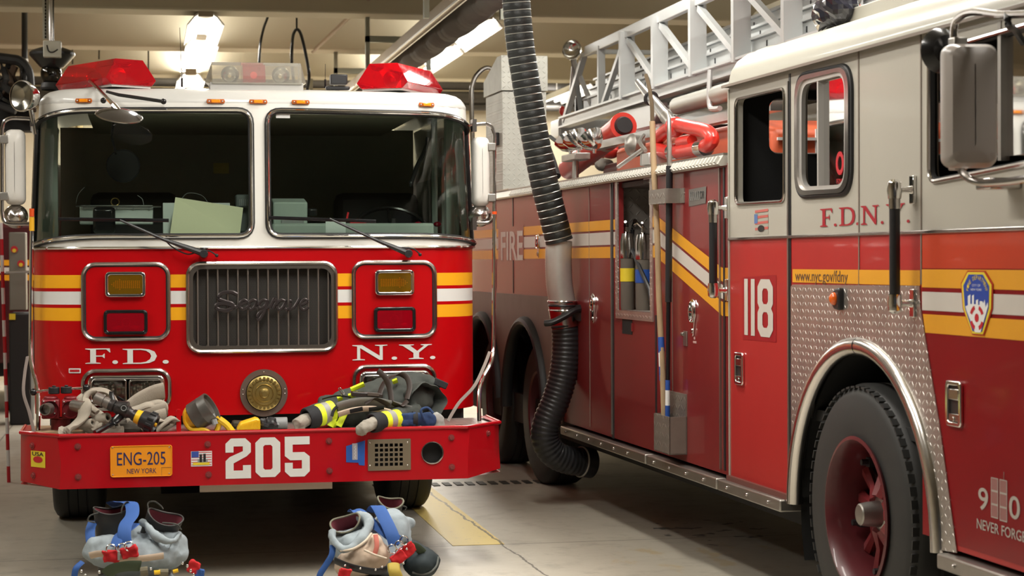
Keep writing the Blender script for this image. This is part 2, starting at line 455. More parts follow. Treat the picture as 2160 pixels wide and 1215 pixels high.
# letters and digits drawn as polygons in a unit-high cell
def oct_(x0, x1, y0, y1, c): return [(x0+c, y0), (x1-c, y0), (x1, y0+c), (x1, y1-c), (x1-c, y1), (x0+c, y1), (x0, y1-c), (x0, y0+c)]
DW, DT, DC = .6, .19, .13
GL = {
 '0': ([oct_(0, DW, 0, 1, DC)], [oct_(DT, DW-DT, DT, 1-DT, .04)]),
 '2': ([[(0, 0), (DW, 0), (DW, .33), (DW-DT, .33), (DW-DT, .2), (DT, .2), (DT, .38), (DW-.1, .55), (DW, .65), (DW, 1-DC), (DW-DC, 1), (DC, 1), (0, 1-DC), (0, .65), (DT, .65), (DT, .8), (DW-DT, .8), (DW-DT, .68), (.1, .54), (0, .44)]], []),
 '5': ([[(0, DC), (DC, 0), (DW-DC, 0), (DW, DC), (DW, .50), (DW-DC, .61), (DT, .61), (DT, .8), (DW, .8), (DW, 1), (0, 1), (0, .52), (DC, .41), (DW-DT, .41), (DW-DT, .2), (DT, .2), (DT, .35), (0, .35)]], []),
 '8': ([[(DC, 0), (DW-DC, 0), (DW, DC), (DW, .42), (DW-.07, .5), (DW, .58), (DW, 1-DC), (DW-DC, 1), (DC, 1), (0, 1-DC), (0, .58), (.07, .5), (0, .42), (0, DC)]], [oct_(DT, DW-DT, .16, .43, .05), oct_(DT, DW-DT, .57, .84, .05)]),
 '1': ([[(0, 0), (.17, 0), (.17, 1), (0, 1)]], []),
 'F': ([[(0, 0), (.95, 0), (.95, .05), (.66, .09), (.66, .46), (1.05, .47), (1.16, .36), (1.2, .36), (1.2, .66), (1.16, .66), (1.05, .54), (.66, .54), (.66, .93), (1.3, .93), (1.5, .74), (1.56, .74), (1.52, 1), (0, 1), (0, .95), (.3, .91), (.3, .09), (0, .05)]], []),
 'D': ([[(0, 0), (1.2, 0), (1.7, .05), (2.05, .2), (2.2, .5), (2.05, .8), (1.7, .95), (1.2, 1), (0, 1), (0, .95), (.3, .91), (.3, .09), (0, .05)]], [[(.66, .08), (1.15, .08), (1.5, .14), (1.75, .3), (1.83, .5), (1.75, .7), (1.5, .86), (1.15, .92), (.66, .92)]]),
 'N': ([[(0, 0), (.8, 0), (.8, .05), (.5, .09), (.5, .80), (1.75, 0), (1.95, 0), (1.95, .91), (2.25, .95), (2.25, 1), (1.45, 1), (1.45, .95), (1.75, .91), (1.75, .28), (.62, 1), (0, 1), (0, .95), (.3, .91), (.3, .09), (0, .05)]], []),
 'Y': ([[(.65, 0), (1.65, 0), (1.65, .05), (1.34, .09), (1.34, .44), (1.95, .92), (2.2, .95), (2.2, 1), (1.45, 1), (1.45, .95), (1.68, .91), (1.22, .55), (.75, .91), (1.0, .95), (1.0, 1), (0, 1), (0, .95), (.25, .91), (.96, .42), (.96, .09), (.65, .05)]], []),
 '.': ([[(.5+.5*math.cos(2*PI*k/14), .5+.5*math.sin(2*PI*k/14)) for k in range(14)]], [])}
def glyph(ch, box, fn, mb):
    outs, holes = GL[ch]; P = [p for L in outs for p in L]
    x0 = min(p[0] for p in P); x1 = max(p[0] for p in P); y0 = min(p[1] for p in P); y1 = max(p[1] for p in P)
    a0, a1, b0, b1 = box
    mp = lambda L: [(a0+(p[0]-x0)/(x1-x0)*(a1-a0), b0+(p[1]-y0)/(y1-y0)*(b1-b0)) for p in L]
    for L in outs: mb.sheet(mp(L), [mp(h) for h in holes], fn, step=9)
    return mb

# ================================================================== THE ROOM
def struct(name, mb, mat, **k): return mb.build(name, mat, kind='structure', **k)
def floor_mat():
    m, nt, b = base('concrete_floor'); setp(b, .42, 0, 0, .5)
    o, (x, y, z) = coords(nt)
    big = noi(nt, o, .7, 5, .6); mid = noi(nt, o, 5, 8, .7); fine = noi(nt, o, 60, 4, .6)
    c = mixc(nt, ((big-.40)*2.4).cl(), (.46, .425, .35), (.35, .32, .26))
    c = mixc(nt, ((mid-.52)*3).cl()*.5, c, (.08, .072, .062))
    c = mixc(nt, ((fine-.62)*5).cl()*.35, c, (.30, .28, .24))
    # saw-cut joints and one long crack
    wob = (noi(nt, o, 3, 5, .7)-.5)*.05
    crack = ((x-2.02+wob*1.6+(y-10.0)*.02).ab()).lt(.006)*y.lt(14)
    j1 = ((y-10.66+wob*.05).ab()).lt(.006); j2 = (y-7.6).ab().lt(.006); j3 = (y-13.8).ab().lt(.006)
    jx = (x+1.3).ab().lt(.006)
    c = mixc(nt, j1.mx(crack).mx(j2).mx(j3).mx(jx)*.75, c, (.045, .038, .03))
    # worn patch of old yellow varnish and oil drips
    wear = ((x-3.0)*(x-3.0)*1.8+(y-9.9)*(y-9.9)*.9).lt(.55)*((noi(nt, o, 5, 8, .65, (1, .5, 1))-.56)*14).cl()
    c = mixc(nt, wear*.75, c, (.42, .33, .19))
    drip = ((x-3.35)*(x-3.35)+(y-10.9)*(y-10.9)*.3).lt(.12)*((noi(nt, o, 7, 2, .5)-.60)*20).cl()
    c = mixc(nt, drip*.85, c, (.02, .02, .022))
    nt.links.new(c, b.inputs['Base Color'])
    rr = (mid*.35+.27)
    nt.links.new(rr.o, b.inputs['Roughness']); bump(nt, b, fine, .12, .002)
    return m
fm = floor_mat()
fl = struct('floor', MB().box((-7, -6, -.12), (10, 27.2, 0)), fm, smooth=False)
def worn_paint():
    m, nt, b = base('floor_yellow_paint'); setp(b, .5)
    o, (x, y, z) = coords(nt)
    n = noi(nt, o, 16, 8, .72)
    c = mixc(nt, ((n-.60)*9).cl(), (.74, .57, .18), (.33, .29, .21))
    crack = ((x-2.02+(noi(nt, o, 3, 5, .7)-.5)*.05*1.6+(y-10.0)*.02).ab()).lt(.008)
    c = mixc(nt, crack*.8, c, (.05, .04, .03))
    nt.links.new(c, b.inputs['Base Color']); return m
MB().box((1.72, 10.66, .0), (2.02, 26.5, .0025)).build('yellow_line', worn_paint(), fl, smooth=False, label='worn yellow lane line painted on the concrete')
dg = MB()
for k in range(17):
    x0 = 1.62+k*.085
    dg.box((x0, 13.52, .0), (x0+.05, 13.70, .006))
dg.build('drain_grate', M('drain_iron', (.05, .05, .045), .6, .5), fl, smooth=False, kind='stuff')
wallm = M('wall_paint', (.58, .51, .38), .8, nz=.25, nscale=1.5)
ceilm = M('ceiling_paint', (.50, .46, .36), .8, nz=.2, nscale=1.2)
beamm = M('beam_paint', (.44, .40, .30), .75, nz=.25, nscale=2, dark=(.36, .30, .23))
struct('ceiling', MB().box((-7, -6, 4.62), (10, 27.2, 4.75)), ceilm, smooth=False)
struct('wall_back', MB().box((-7, 27, 0), (10, 27.2, 4.62)), wallm, smooth=False)
struct('wall_left', MB().box((-7.2, -6, 0), (-7, 27.2, 4.62)), wallm, smooth=False)
struct('wall_right', MB().box((10, -6, 0), (10.2, 27.2, 4.62)), wallm, smooth=False)
struct('wall_front', MB().box((-7, -6.2, 3.4), (10, -6, 4.62)), wallm, smooth=False)
by = [18.15+3.15*k for k in range(-7, 3)]
for i, y in enumerate(by):
    struct('trim_%d' % (i+1), MB().box((-7, y, 4.0), (10, y+.42, 4.62)), beamm, smooth=False, bevel=.02)
# ceiling lights
fixm = M('fixture_white', (.75, .75, .72), .5)
lblx = ['fluorescent ceiling light seen end-on above the engine, nearer of its row', 'fluorescent ceiling light seen end-on above the engine, farther of its row',
        'fluorescent ceiling light beside the exhaust duct, nearer of its row', 'fluorescent ceiling light beside the exhaust duct, farther of its row',
        'far fluorescent light glimpsed under the tip of the aerial ladder']
for i, (x, y, L, pw) in enumerate(FIXTURES):
    t = thing('ceiling_light', (x, y, 3.86), lblx[i] if i < 5 else 'unseen twin tube ceiling light placed to light the bay', 'light', 'ceiling lights')
    hb = MB(); zc = 3.86
    fn = lambda a, b, h: Vector((x+a, y+h, zc+b))
    hb.prism([(-.17, .01), (-.10, .09), (-.05, .13), (.05, .13), (.10, .09), (.17, .01), (.175, .02), (.11, .10), (.05, .145), (-.05, .145), (-.11, .10), (-.175, .02)], fn, -L, L)
    hb.build('reflector', fixm, t)
    MB().box((x-.07, y-L-.02, zc+.09), (x+.07, y-L+.12, zc+.17)).build('end_cap', M('cap_tan', (.36, .30, .22), .6), t, bevel=.005)
    for k, sx in enumerate((-.075, .075)):
        MB().cyl((x+sx, y-L+.04, zc+.055), (x+sx, y+L-.04, zc+.055), .02, n=10).build('tube', tubem, t)
    for sy in (-.6, .6):
        MB().cyl((x, y+sy, zc+.14), (x, y+sy, 4.62), .008, n=6).build('hanger', steel, t)
    ld = bpy.data.lights.new('tube_light', 'AREA'); ld.shape = 'RECTANGLE'; ld.size = .30; ld.size_y = 2*L-.1; ld.energy = LIGHT_W*pw; ld.color = LIGHT_COL
    lo = bpy.data.objects.new('tube_light', ld); C.objects.link(lo); lo.location = (0, 0, .02); lo.parent = t
    lu_ = bpy.data.lights.new('tube_uplight', 'AREA'); lu_.shape = 'RECTANGLE'; lu_.size = .25; lu_.size_y = 2*L-.1; lu_.energy = LIGHT_W*.40*(pw if y > 11 else pw*.4); lu_.color = LIGHT_COL
    lo2 = bpy.data.objects.new('tube_uplight', lu_); C.objects.link(lo2); lo2.location = (0, 0, .18); lo2.rotation_euler = (PI, 0, 0); lo2.parent = t

# ================================================================== ENGINE 205
CX, YF = .63, 10.33
eng = thing('fire_engine', (CX, 12, 0), 'red and white fire engine 205 facing the camera with red roof lights', 'fire engine')
def FP(u, z, off=0.0):
    s = 1 if u >= 0 else -1; a = abs(u)
    if a <= .87: p = (a, .04*(a/.87)**2); n = (.092*(a/.87), -1)
    elif a < 1.42: th = (a-.87)/.35; p = (.87+.35*math.sin(th), .04+.35*(1-math.cos(th))); n = (math.sin(th), -math.cos(th))
    else: p = (1.22, .39+a-1.42); n = (1, 0)
    off = off - max(0.0, z-1.70)*.045
    return Vector((CX+s*(p[0]+n[0]*off), YF+p[1]+n[1]*off, z))
def eu(px, py, y=10.35):
    x, z = E(px, py, y); return x-CX, z
def ebox(x0, y0, x1, y1):
    a = eu(x0, y1); b = eu(x1, y0); return a[0], b[0], a[1], b[1]
def e_rr(x0, y0, x1, y1, rpx): u0_, u1_, z0, z1 = ebox(x0, y0, x1, y1); return rrect(u0_, u1_, z0, z1, rpx/389.)
winR = rpoly([(.036, 1.765), (1.0, 1.765), (1.40, 1.722), (1.46, 1.722), (1.46, 2.36), (1.40, 2.375), (1.05, 2.44), (.036, 2.447)], [.075, .3, .05, .01, .01, .05, .3, .075])
winL = rpoly([(-1.46, 1.712), (-1.40, 1.712), (-1.0, 1.765), (-.052, 1.765), (-.052, 2.447), (-1.05, 2.44), (-1.40, 2.385), (-1.46, 2.375)], [.01, .05, .3, .075, .075, .3, .05, .01])
sideR = rrect(1.56, 2.3, 1.75, 2.38, .06); sideL = [(-a, b) for a, b in sideR]
gr = e_rr(400, 557, 704, 738, 22)
hl1 = e_rr(194, 797, 343, 851, 6); hl2 = e_rr(764, 788, 905, 842, 6)
body = MB().sheet([(-4.1, .80), (4.1, .80), (4.1, 2.485), (-4.1, 2.485)], [winR, winL, sideR, sideL, gr, hl1, hl2], lambda a, b, h: FP(a, b, h), step=.09, thick=-.03)
body.build('cab_shell', engpaint, eng, ang=50)
# roof cap
cap = MB(); us = [-4.1, -3, -2.2, -1.8, -1.42]+[-1.42+.055*k for k in range(1, 10)]+[-.87+.174*k for k in range(0, 11)]
us = sorted(set([round(q, 4) for q in us+[-q for q in us]])); rows = [(2.484, 0), (2.50, .001), (2.52, -.008), (2.54, -.024), (2.556, -.048), (2.566, -.085), (2.572, -.15), (2.59, -.9)]
k0 = len(us)
for z, off in rows:
    for q in us: cap.v.append(FP(q, z, off if off > -.3 else -.3) if off > -.5 else FP(q, z, -.3)+Vector((-(FP(q, z, -.3).x-CX)*.5, 0, 0)))
for j in range(len(rows)-1):
    for i in range(k0-1): cap.f.append((j*k0+i, j*k0+i+1, (j+1)*k0+i+1, (j+1)*k0+i))
cap.f.append(tuple((len(rows)-1)*k0+i for i in range(k0)))
cap.build('roof_cap', M('roof_white', (.60, .595, .57), .32, coat=.3, nz=.05), eng, ang=60)
for L, lab in ((winL, 'left'), (winR, 'right')):
    g = MB().sheet(L, [], lambda a, b, h: FP(a, b, -.012+h), step=.07).build('windshield', glass, eng, ang=80)
    D = dens(L, .06)
    MB().tube([FP(a, b, .004) for a, b in D], .017, 8, closed=True).build('gasket', blk, eng)
    D2 = [FP(a, b, .016)+Vector((0, 0, 0)) for a, b in D]
    MB().tube(D2, .0085, 8, closed=True).build('chrome_moulding', chrome, eng)
MB().tube([FP(a/20, 1.704, .006) for a in range(-60, 61)], .009, 8).build('belt_moulding', chrome, eng)
for L in (sideR, sideL):
    MB().sheet(L, [], lambda a, b, h: FP(a, b, -.012), step=.3).build('side_window', glass, eng)
# interior of the cab
liner = M('cab_liner', (.42, .41, .34), .8)
MB().box((-.52, 12.6, .9), (1.78, 12.64, 2.5)).build('cab_back_wall', liner, eng, smooth=False)
MB().box((-.52, 10.75, .86), (1.78, 12.6, .9)).build('cab_floor', dark, eng, smooth=False)
MB().box((-.3, 11.0, 2.46), (1.56, 12.6, 2.475)).build('headliner', liner, eng, smooth=False)
for sx in (-.555, 1.80):
    MB().box((sx if sx < 0 else sx-.055, 10.98, 1.0), (sx+(.085 if sx < 0 else .02), 11.06, 2.46)).box((sx, 11.5, 1.0), (sx+.02, 12.6, 2.46)).box((sx, 10.8, 1.0), (sx+.02, 12.6, 1.74)).build('door_liner', intgrey, eng, smooth=False)
d = MB().box((.70, 10.50, 1.5), (1.60, 10.98, 1.838)); d.box((-.42, 10.50, 1.5), (.70, 10.98, 1.74))
d.build('dashboard', intgrey, eng, bevel=.015)
for sx in (-.05, 1.42): MB().box((sx-.26, 11.6, 1.0), (sx+.26, 11.75, 2.05), rotm('X', -6)).build('seat_back', blk, eng, bevel=.05)
a = W3(912, 480, 11.4); b = W3(922, 240, 11.4)
MB().box((a.x, 11.4, a.z-.1), (b.x, 11.43, b.z)).build('door_post', intgrey, eng, smooth=False)
MB().box((.3, 10.98, 1.2), (.95, 12.2, 1.70)).build('engine_cover', dark, eng, bevel=.06)
wc = W3(826, 500, 11.12)
st = torus(MB(), wc, (0, -.75, .66), .235, .013, 40, 8)
for k in (90, 210, 330):
    dv = rotm('X', 0) @ Vector((math.cos(R(k)), 0, 0)); e1 = Vector((1, 0, 0)); e2 = Vector((0, .66, .75))
    st.tube([wc, wc+(e1*math.cos(R(k))+e2*math.sin(R(k)))*.235], .01, 6)
st.cyl(wc+Vector((0, .03, -.03)), wc+Vector((0, -.01, .01)), .04).build('steering_wheel', blkg, eng)
for px in (882, 923):
    p = W3(px, 473, 10.9); MB().sph(p, (.024, .024, .016)).build('red_knob', M('knob_red', (.20, .0, .01), .15, coat=.6), eng)
p = W3(830, 472, 10.88); MB().cyl(p-Vector((0, 0, .02)), p+Vector((0, 0, .03)), .015).build('switch_knob', blkg, eng)
p = W3(728, 471, 10.7); MB().box(p+Vector((.03, 0, -.005)), p+Vector((.12, .04, .012))).build('red_tag', M('tag_red', (.6, .01, .02), .4), eng)
p = W3(733, 455, 10.72); MB().box(p-Vector((.005, .005, .02)), p+Vector((.005, .005, .02)), rotm('Y', 12)).build('red_pen', M('tag_red', (.6, .01, .02), .4), eng)
a = W3(575, 472, 10.72); b = W3(641, 424, 10.9)
MB().box((a.x, 10.66, a.z-.02), (b.x, 10.86, b.z), rotm('X', 8)).build('radio_unit', intgrey, eng, bevel=.008)
a = W3(593, 476, 10.65); b = W3(640, 464, 10.65); MB().box((a.x, 10.62, a.z), (b.x, 10.68, b.z)).build('radio_bracket', grey, eng, bevel=.004)
p = W3(659, 447, 10.8); MB().box(p-Vector((.026, .03, .022)), p+Vector((.026, .03, .02))).build('dash_cap', blkg, eng, bevel=.01)
# computer console on the left side
a = W3(168, 473, 10.8); b = W3(323, 433, 10.8)
t = MB().box((a.x, 10.80, a.z), (b.x, 10.95, b.z)).build('console_box', M('console_grey', (.55, .60, .57), .5, .1), eng, bevel=.006)
mb = MB(); a2 = W3(174, 441, 10.8); b2 = W3(320, 434, 10.8)
mb.box((a2.x, 10.79, a2.z), (b2.x, 10.80, b2.z)).build('rail', alu, t)
mb = MB()
for px in (176, 246, 281, 315):
    q = W3(px, 440, 10.785); mb.cyl(q+Vector((0, .01, 0)), q, .005, n=8)
mb.build('screw', grey, t)
a = W3(196, 492, 10.62); b = W3(243, 436, 10.62)
MB().box((a.x, 10.62, a.z), (b.x, 10.70, b.z), rotm('X', 5)).build('black_case', blkg, eng, bevel=.02)
MB().tube([W3(160, 435, 10.78), W3(340, 436, 10.78)], .004, 6).build('wire_rail', chrome_d, eng)
torus(MB(), W3(243, 426, 10.8), (0, 1, .3), .022, .003).build('key_ring', brass, eng)
a = W3(344, 498, 10.72); b = W3(485, 428, 10.72); MB().box((a.x, 10.72, a.z), (b.x, 10.76, b.z)).build('clip_board', paperw, eng, bevel=.003)
a = W3(497, 490, 10.7); b = W3(534, 411, 10.7)
t = MB().box((a.x, 10.70, a.z), (b.x-.02, 10.80, b.z-.03)).box((a.x, 10.64, b.z-.075), (b.x, 10.80, b.z)).build('heater_unit', M('unit_grey', (.12, .14, .14), .5), eng, bevel=.01)
mb = MB()
for k in range(7):
    q = W3(506+k*4, 427, 10.63); mb.box(q-Vector((.002, .004, .018)), q+Vector((.002, .004, .018)))
mb.build('vent_fins', grey, t)
MB().tube(spline([W3(160, 430, 10.9), W3(165, 410, 10.9), W3(178, 395, 10.9)]), .002, 5).tube(spline([W3(380, 425, 10.9), W3(395, 408, 10.9), W3(425, 412, 10.9), W3(440, 430, 10.9)]), .002, 5).tube(spline([W3(290, 412, 10.9), W3(300, 420, 10.9), W3(303, 432, 10.9)]), .002, 5).build('wires', grey, eng)
torus(MB(), W3(260, 350, 10.55), (0, 1, 0), .088, .003, 30, 6).tube([W3(245, 326, 10.55), W3(236, 290, 10.6), W3(240, 250, 10.7)], .007).build('inside_mirror_frame', blkg, eng)
MB().lathe([(.001, 0), (.086, 0), (.086, .008), (.001, .02)], W3(260, 350, 10.55), (0, 1, 0), 30).build('inside_mirror', M('mirror_dark', (.02, .02, .02), .25, .3), eng)
MB().tube(spline([W3(903, 290, 10.9), W3(895, 320, 10.9), W3(880, 350, 10.9), W3(868, 385, 10.9)]), .012, 8).sph(W3(867, 387, 10.9), (.014, .014, .02)).build('map_lamp', blkg, eng)
a = W3(450, 366, 11.9); b = W3(483, 344, 11.9); MB().box((a.x, 11.9, a.z), (b.x, 11.905, b.z)).build('cab_notice', M('notice', (.30, .24, .05), .7), eng)
# sheets lying against the glass are loose things
ps = MB(); pl = [W3(370, 416, 10.56), W3(513, 438, 10.60), W3(506, 496, 10.47), W3(358, 498, 10.44)]
ps.add(pl+[q+Vector((0, .002, 0)) for q in pl], [(0, 1, 2, 3), (7, 6, 5, 4), (0, 4, 5, 1), (1, 5, 6, 2), (2, 6, 7, 3), (3, 7, 4, 0)])
tag(ps.build('paper_sheet', paper, origin=pl[3], smooth=False), 'blank pale yellow sheet propped behind the left windshield of the engine', 'paper')
a = W3(598, 242, 10.34)
MB().sheet([(a.x-CX-.038, a.z-.016), (a.x-CX+.038, a.z-.016), (a.x-CX+.038, a.z+.016), (a.x-CX-.038, a.z+.016)], [], lambda a_, b_, h: FP(a_, b_, -.006), step=1).build('windshield_sticker', stk_w, eng)
a = W3(700, 480, 10.36)
MB().box((a.x-.03, 10.40, a.z-.03), (a.x+.08, 10.402, a.z+.04)).build('dash_card', paperw, eng)

# front fittings
def chring(loop, name, mat, r=.011, off=.010, parent=eng):
    return MB().tube([FP(a, b, off) for a, b in dens(loop, .05)], r, 8, closed=True).build(name, mat, parent)
def lamp_panel(x0, y0, x1, y1, key):
    L = e_rr(x0+6, y0+6, x1-6, y1-6, 24)
    pn = MB().sheet(L, [], lambda a, b, h: FP(a, b, .003+h), step=.2, thick=.006).build('lamp_panel', red, eng, bevel=0, label='red raised panel with chrome edge carrying amber and red lamps')
    chring(e_rr(x0+4, y0+4, x1-4, y1-4, 26), 'trim_ring', chrome_d, .011, .012, pn)
    chring(e_rr(x0+8, y0+8, x1-8, y1-8, 22), 'rubber_ring', blk, .006, .009, pn)
    return pn
def rect_lamp(x0, y0, x1, y1, lensm, arrow):
    L = e_rr(x0, y0, x1, y1, 9); D = e_rr(x0+7, y0+7, x1-7, y1-7, 5)
    bz = MB().sheet(L, [D], lambda a, b, h: FP(a, b, .009+h), step=.3, thick=.028).build('lamp_bezel', chrome if arrow else blkg, eng, bevel=.005)
    MB().sheet(D, [], lambda a, b, h: FP(a, b, .030+h), step=.05, thick=.004).build('lens', lensm, bz, label='red lens' if not arrow else 'amber lens')
    u0_, u1_, z0, z1 = ebox(x0+7, y0+7, x1-7, y1-7); uc, zc = (u0_+u1_)/2, (z0+z1)/2
    MB().sheet(D, [], lambda a, b, h: FP(a, b, .011+h), step=.5).build('backplate', M('lamp_back_amber', (.05, .035, .01), .4) if arrow else M('lamp_back_red', (.30, .01, .02), .25, .6), bz)
    if arrow:
        dots = MB(); sg = -1 if arrow < 0 else 1
        for i in range(15):
            for j in range(9):
                a = (i-7)/7.; b = (j-4)/4.
                aa = a*sg
                ok = (abs(b) < .6 and aa < .35) or (aa >= .35 and abs(b) < (1.05-aa)*1.5)
                if ok:
                    q = FP(uc+a*.072, zc+b*.034, .018); dots.box(q-Vector((.0028, .002, .0028)), q+Vector((.0028, .002, .0028)))
        dots.build('arrow_bulbs', M('bulb_amber', (.85, .55, .05), .3, emit=(1, .6, .05), es=.25), bz, kind='stuff')
    else:
        bb = MB()
        for s_ in (-1, 1):
            bb.sph(FP(uc+s_*.045, zc-.028, .016), (.03, .006, .012))
        torus(bb, FP(uc, zc, .016), (0, 1, 0), .022, .005, 20, 6)
        bb.build('reflector_bowl', M('bowl_red', (.9, .03, .04), .12, .7), bz)
    sc_ = MB()
    for (a, b) in ((x0+5, y0+5), (x1-5, y0+5), (x0+5, y1-5), (x1-5, y1-5)):
        u_, z_ = eu(a, b); q = FP(u_, z_, .038); sc_.cyl(q+Vector((0, .006, 0)), q, .0055, n=8)
    sc_.build('screw', chrome, bz)
for (x0, y0, x1, y1), am, rd, ar in (((172, 552, 360, 721), (223, 573, 308, 627), (220, 653, 312, 706), -1), ((740, 548, 922, 716), (789, 569, 872, 623), (787, 647, 875, 700), 1)):
    lamp_panel(x0, y0, x1, y1, 0); rect_lamp(*am, alens, ar); rect_lamp(*rd, rlens, 0)
# grille
grd = M('grille_chrome', (.20, .175, .155), .35, .9, nz=.2)
gt = MB().sheet(e_rr(399, 556, 706, 740, 24), [e_rr(408, 566, 697, 730, 20)], lambda a, b, h: FP(a, b, .004+h), step=.2, thick=.012).build('grille', grd, eng)
MB().sheet(e_rr(396, 552, 709, 744, 26), [], lambda a, b, h: FP(a, b, -.05), step=.2).build('mesh_screen', meshm, gt, kind=None)
MB().sheet([(q[0], q[1]) for q in e_rr(394, 550, 711, 746, 26)], [e_rr(400, 557, 704, 738, 22)], lambda a, b, h: FP(a, b, -.02+h), step=.2, thick=-.05).build('grille_box', dark, gt)
for k in range(14):
    px = 408+9+k*(697-408-14)/13.; u_, _ = eu(px, 650); zt = eu(px, 566)[1]; zb = eu(px, 730)[1]
    MB().tube([FP(u_, zb-.004, .002), FP(u_, zt+.004, .002)], .0048, 8).build('grille_bar', M('grille_bar_metal', (.26, .235, .21), .38, .8), gt)
fill = MB()
for k in range(13):      # scalloped ends of the slots
    for py, sg in ((566, -1), (730, 1)):
        for e in (0, 1):
            px = 408+9+(k+e)*(697-408-14)/13.; u_, z_ = eu(px, py)
            dd = .012*(1 if e == 0 else -1)
            fill.add([FP(u_, z_, .006), FP(u_+dd, z_, .006), FP(u_, z_-sg*-.012*1.0, .006)], [(0, 1, 2)])
fill.build('slot_corner', grd, gt)
chring(e_rr(397, 554, 707, 742, 26), 'trim_ring', chrome_d, .012, .013, gt)
scr = [[(660, 450), (600, 422), (520, 424), (462, 452), (448, 500), (520, 530), (600, 556), (612, 600), (540, 632), (450, 622), (414, 590), (450, 556), (540, 560), (640, 596)],
 [(640, 600), (730, 555), (775, 530), (735, 512), (695, 545), (690, 590), (725, 618), (770, 600), (812, 560)],
 [(885, 528), (845, 512), (800, 540), (790, 590), (820, 622), (862, 590), (892, 520), (872, 590), (900, 618)],
 [(1005, 522), (960, 512), (912, 550), (908, 598), (945, 605), (985, 575), (1015, 512), (985, 620), (925, 728), (895, 730), (915, 665), (1045, 580)],
 [(1040, 605), (1090, 495), (1098, 528), (1125, 512), (1075, 612)],
 [(1215, 526), (1170, 512), (1125, 550), (1122, 600), (1158, 622), (1195, 585), (1228, 520), (1203, 592), (1232, 622), (1275, 595)],
 [(1262, 520), (1283, 530), (1268, 615), (1310, 605), (1345, 560), (1385, 492)],
 [(1385, 570), (1440, 555), (1478, 522), (1440, 506), (1400, 545), (1398, 600), (1440, 625), (1488, 592)]]
sm = MB()
for L in scr:
    P = spline([FP(*eu(380+x/5.524, 540+y/5.524), .020) for x, y in L], 5)
    sm.tube(P, .0085 if L is not scr[0] else .011, 6, sq=(1, .5), upv=(0, 0, 1))
sm.build('script_badge', M('badge_dark', (.055, .045, .045), .35, .6), eng, label='dark metal script badge across the grille')
# serif letters
for txt, boxes in (('F.D.', [(180, 735, 233, 768), (237, 760, 249, 768), (259, 735, 331, 768), (343, 759, 356, 767)]),
                   ('N.Y.', [(743, 727, 817, 760), (826, 752, 838, 759), (842, 726, 912, 758), (908, 751, 920, 758)])):
    mb = MB()
    for ch, (x0, y0, x1, y1) in zip(txt, boxes): glyph(ch, ebox(x0, y0, x1, y1), lambda a, b, h: FP(a, b, .0035), mb)
    mb.build('lettering', decw, eng, label='white serif letters %s' % txt, smooth=False)
# headlamps
for x0, x1, xs, y0 in ((172, 362, (190, 267, 272, 345), 776), (742, 921, (762, 833, 838, 906), 767)):
    pn = chring(e_rr(x0+4, y0+4, x1-4, y0+88, 26), 'headlamp_surround', chrome_d, .012, .012)
    u0_, u1_, z0, z1 = ebox(x0+15, y0+14, x1-14, y0+80)
    hb = MB().sheet(rrect(u0_, u1_, z0, z1, .035), [rrect(u0_+.022, u1_-.022, z0+.02, z1-.022, .02)], lambda a, b, h: FP(a, b, .004+h), step=.3, thick=.03).build('bezel', chrome, pn, bevel=.008)
    for a, b in (xs[:2], xs[2:]):
        u0_, u1_, z0, z1 = ebox(a+4, y0+26, b-2, y0+72)
        D = rrect(u0_, u1_, z0, z1, .012)
        MB().sheet(rrect(u0_-.008, u1_+.008, z0-.008, z1+.008, .016), [D], lambda a_, b_, h: FP(a_, b_, .012+h), step=.3, thick=.02).build('lamp_rim', chrome_d, pn, bevel=.003)
        MB().sheet(D, [], lambda a_, b_, h: FP(a_, b_, .026), step=.3).build('headlamp_glass', hglass, pn)
        uc, zc = (u0_+u1_)/2, (z0+z1)/2; rows_ = 7; cols_ = 11; mb = MB()
        for j in range(rows_+1):
            for i in range(cols_+1):
                aa = i/cols_*2-1; bb = j/rows_*2-1; mb.v.append(FP(uc+aa*(u1_-u0_)/2, zc+bb*(z1-z0)/2, -.03+.045*(.5*aa*aa+.5*bb*bb)+.003*math.sin(i*2.5)))
        for j in range(rows_):
            for i in range(cols_): q = j*(cols_+1)+i; mb.f.append((q, q+1, q+cols_+2, q+cols_+1))
        mb.sph(FP(uc, zc, 0), (.014, .014, .014), 10, 6).build('reflector', M('reflector_silver', (.75, .74, .70), .16, 1), pn)
# siren disc
u_, z_ = eu(556, 828); c_ = FP(u_, z_, .004)
sr = MB().lathe([(.098, 0), (.128, 0), (.128, .008), (.098, .008), (.098, 0)], c_, (0, -1, 0), 40).build('siren_plate', siren_plate, eng)
MB().lathe([(.0001, .0), (.1, 0), (.1, .003), (.0001, .003)], c_, (0, -1, 0), 40).build('siren_gap', dark, sr)
MB().lathe([(.0935, .0), (.0935, .022), (.082, .030), (.066, .030), (.064, .034), (.050, .036), (.047, .042), (.045, .036), (.028, .038), (.024, .046), (.012, .05), (.0001, .05)], c_, (0, -1, 0), 40).build('siren_cap', brass, sr)
mb = MB()
for k in range(24):
    a = 2*PI*k/24; q = c_+Vector((math.cos(a)*.080, -.032, math.sin(a)*.080))
    mb.box(q-Vector((.008, .005, .006)), q+Vector((.008, .003, .006)), rotm('Y', -math.degrees(a)))
mb.cyl(c_+Vector((0, -.048, 0)), c_+Vector((0, -.06, 0)), .014, n=6).build('siren_teeth', brass, sr)
mb = MB()
for q in ((.113, .02), (.113, -.005), (-.113, .02), (-.113, -.005), (0, .113)): mb.sph(c_+Vector((q[0], -.009, q[1])), .004, 8, 6)
mb.build('rivet', chrome, sr)
u_, z_ = eu(156, 783)
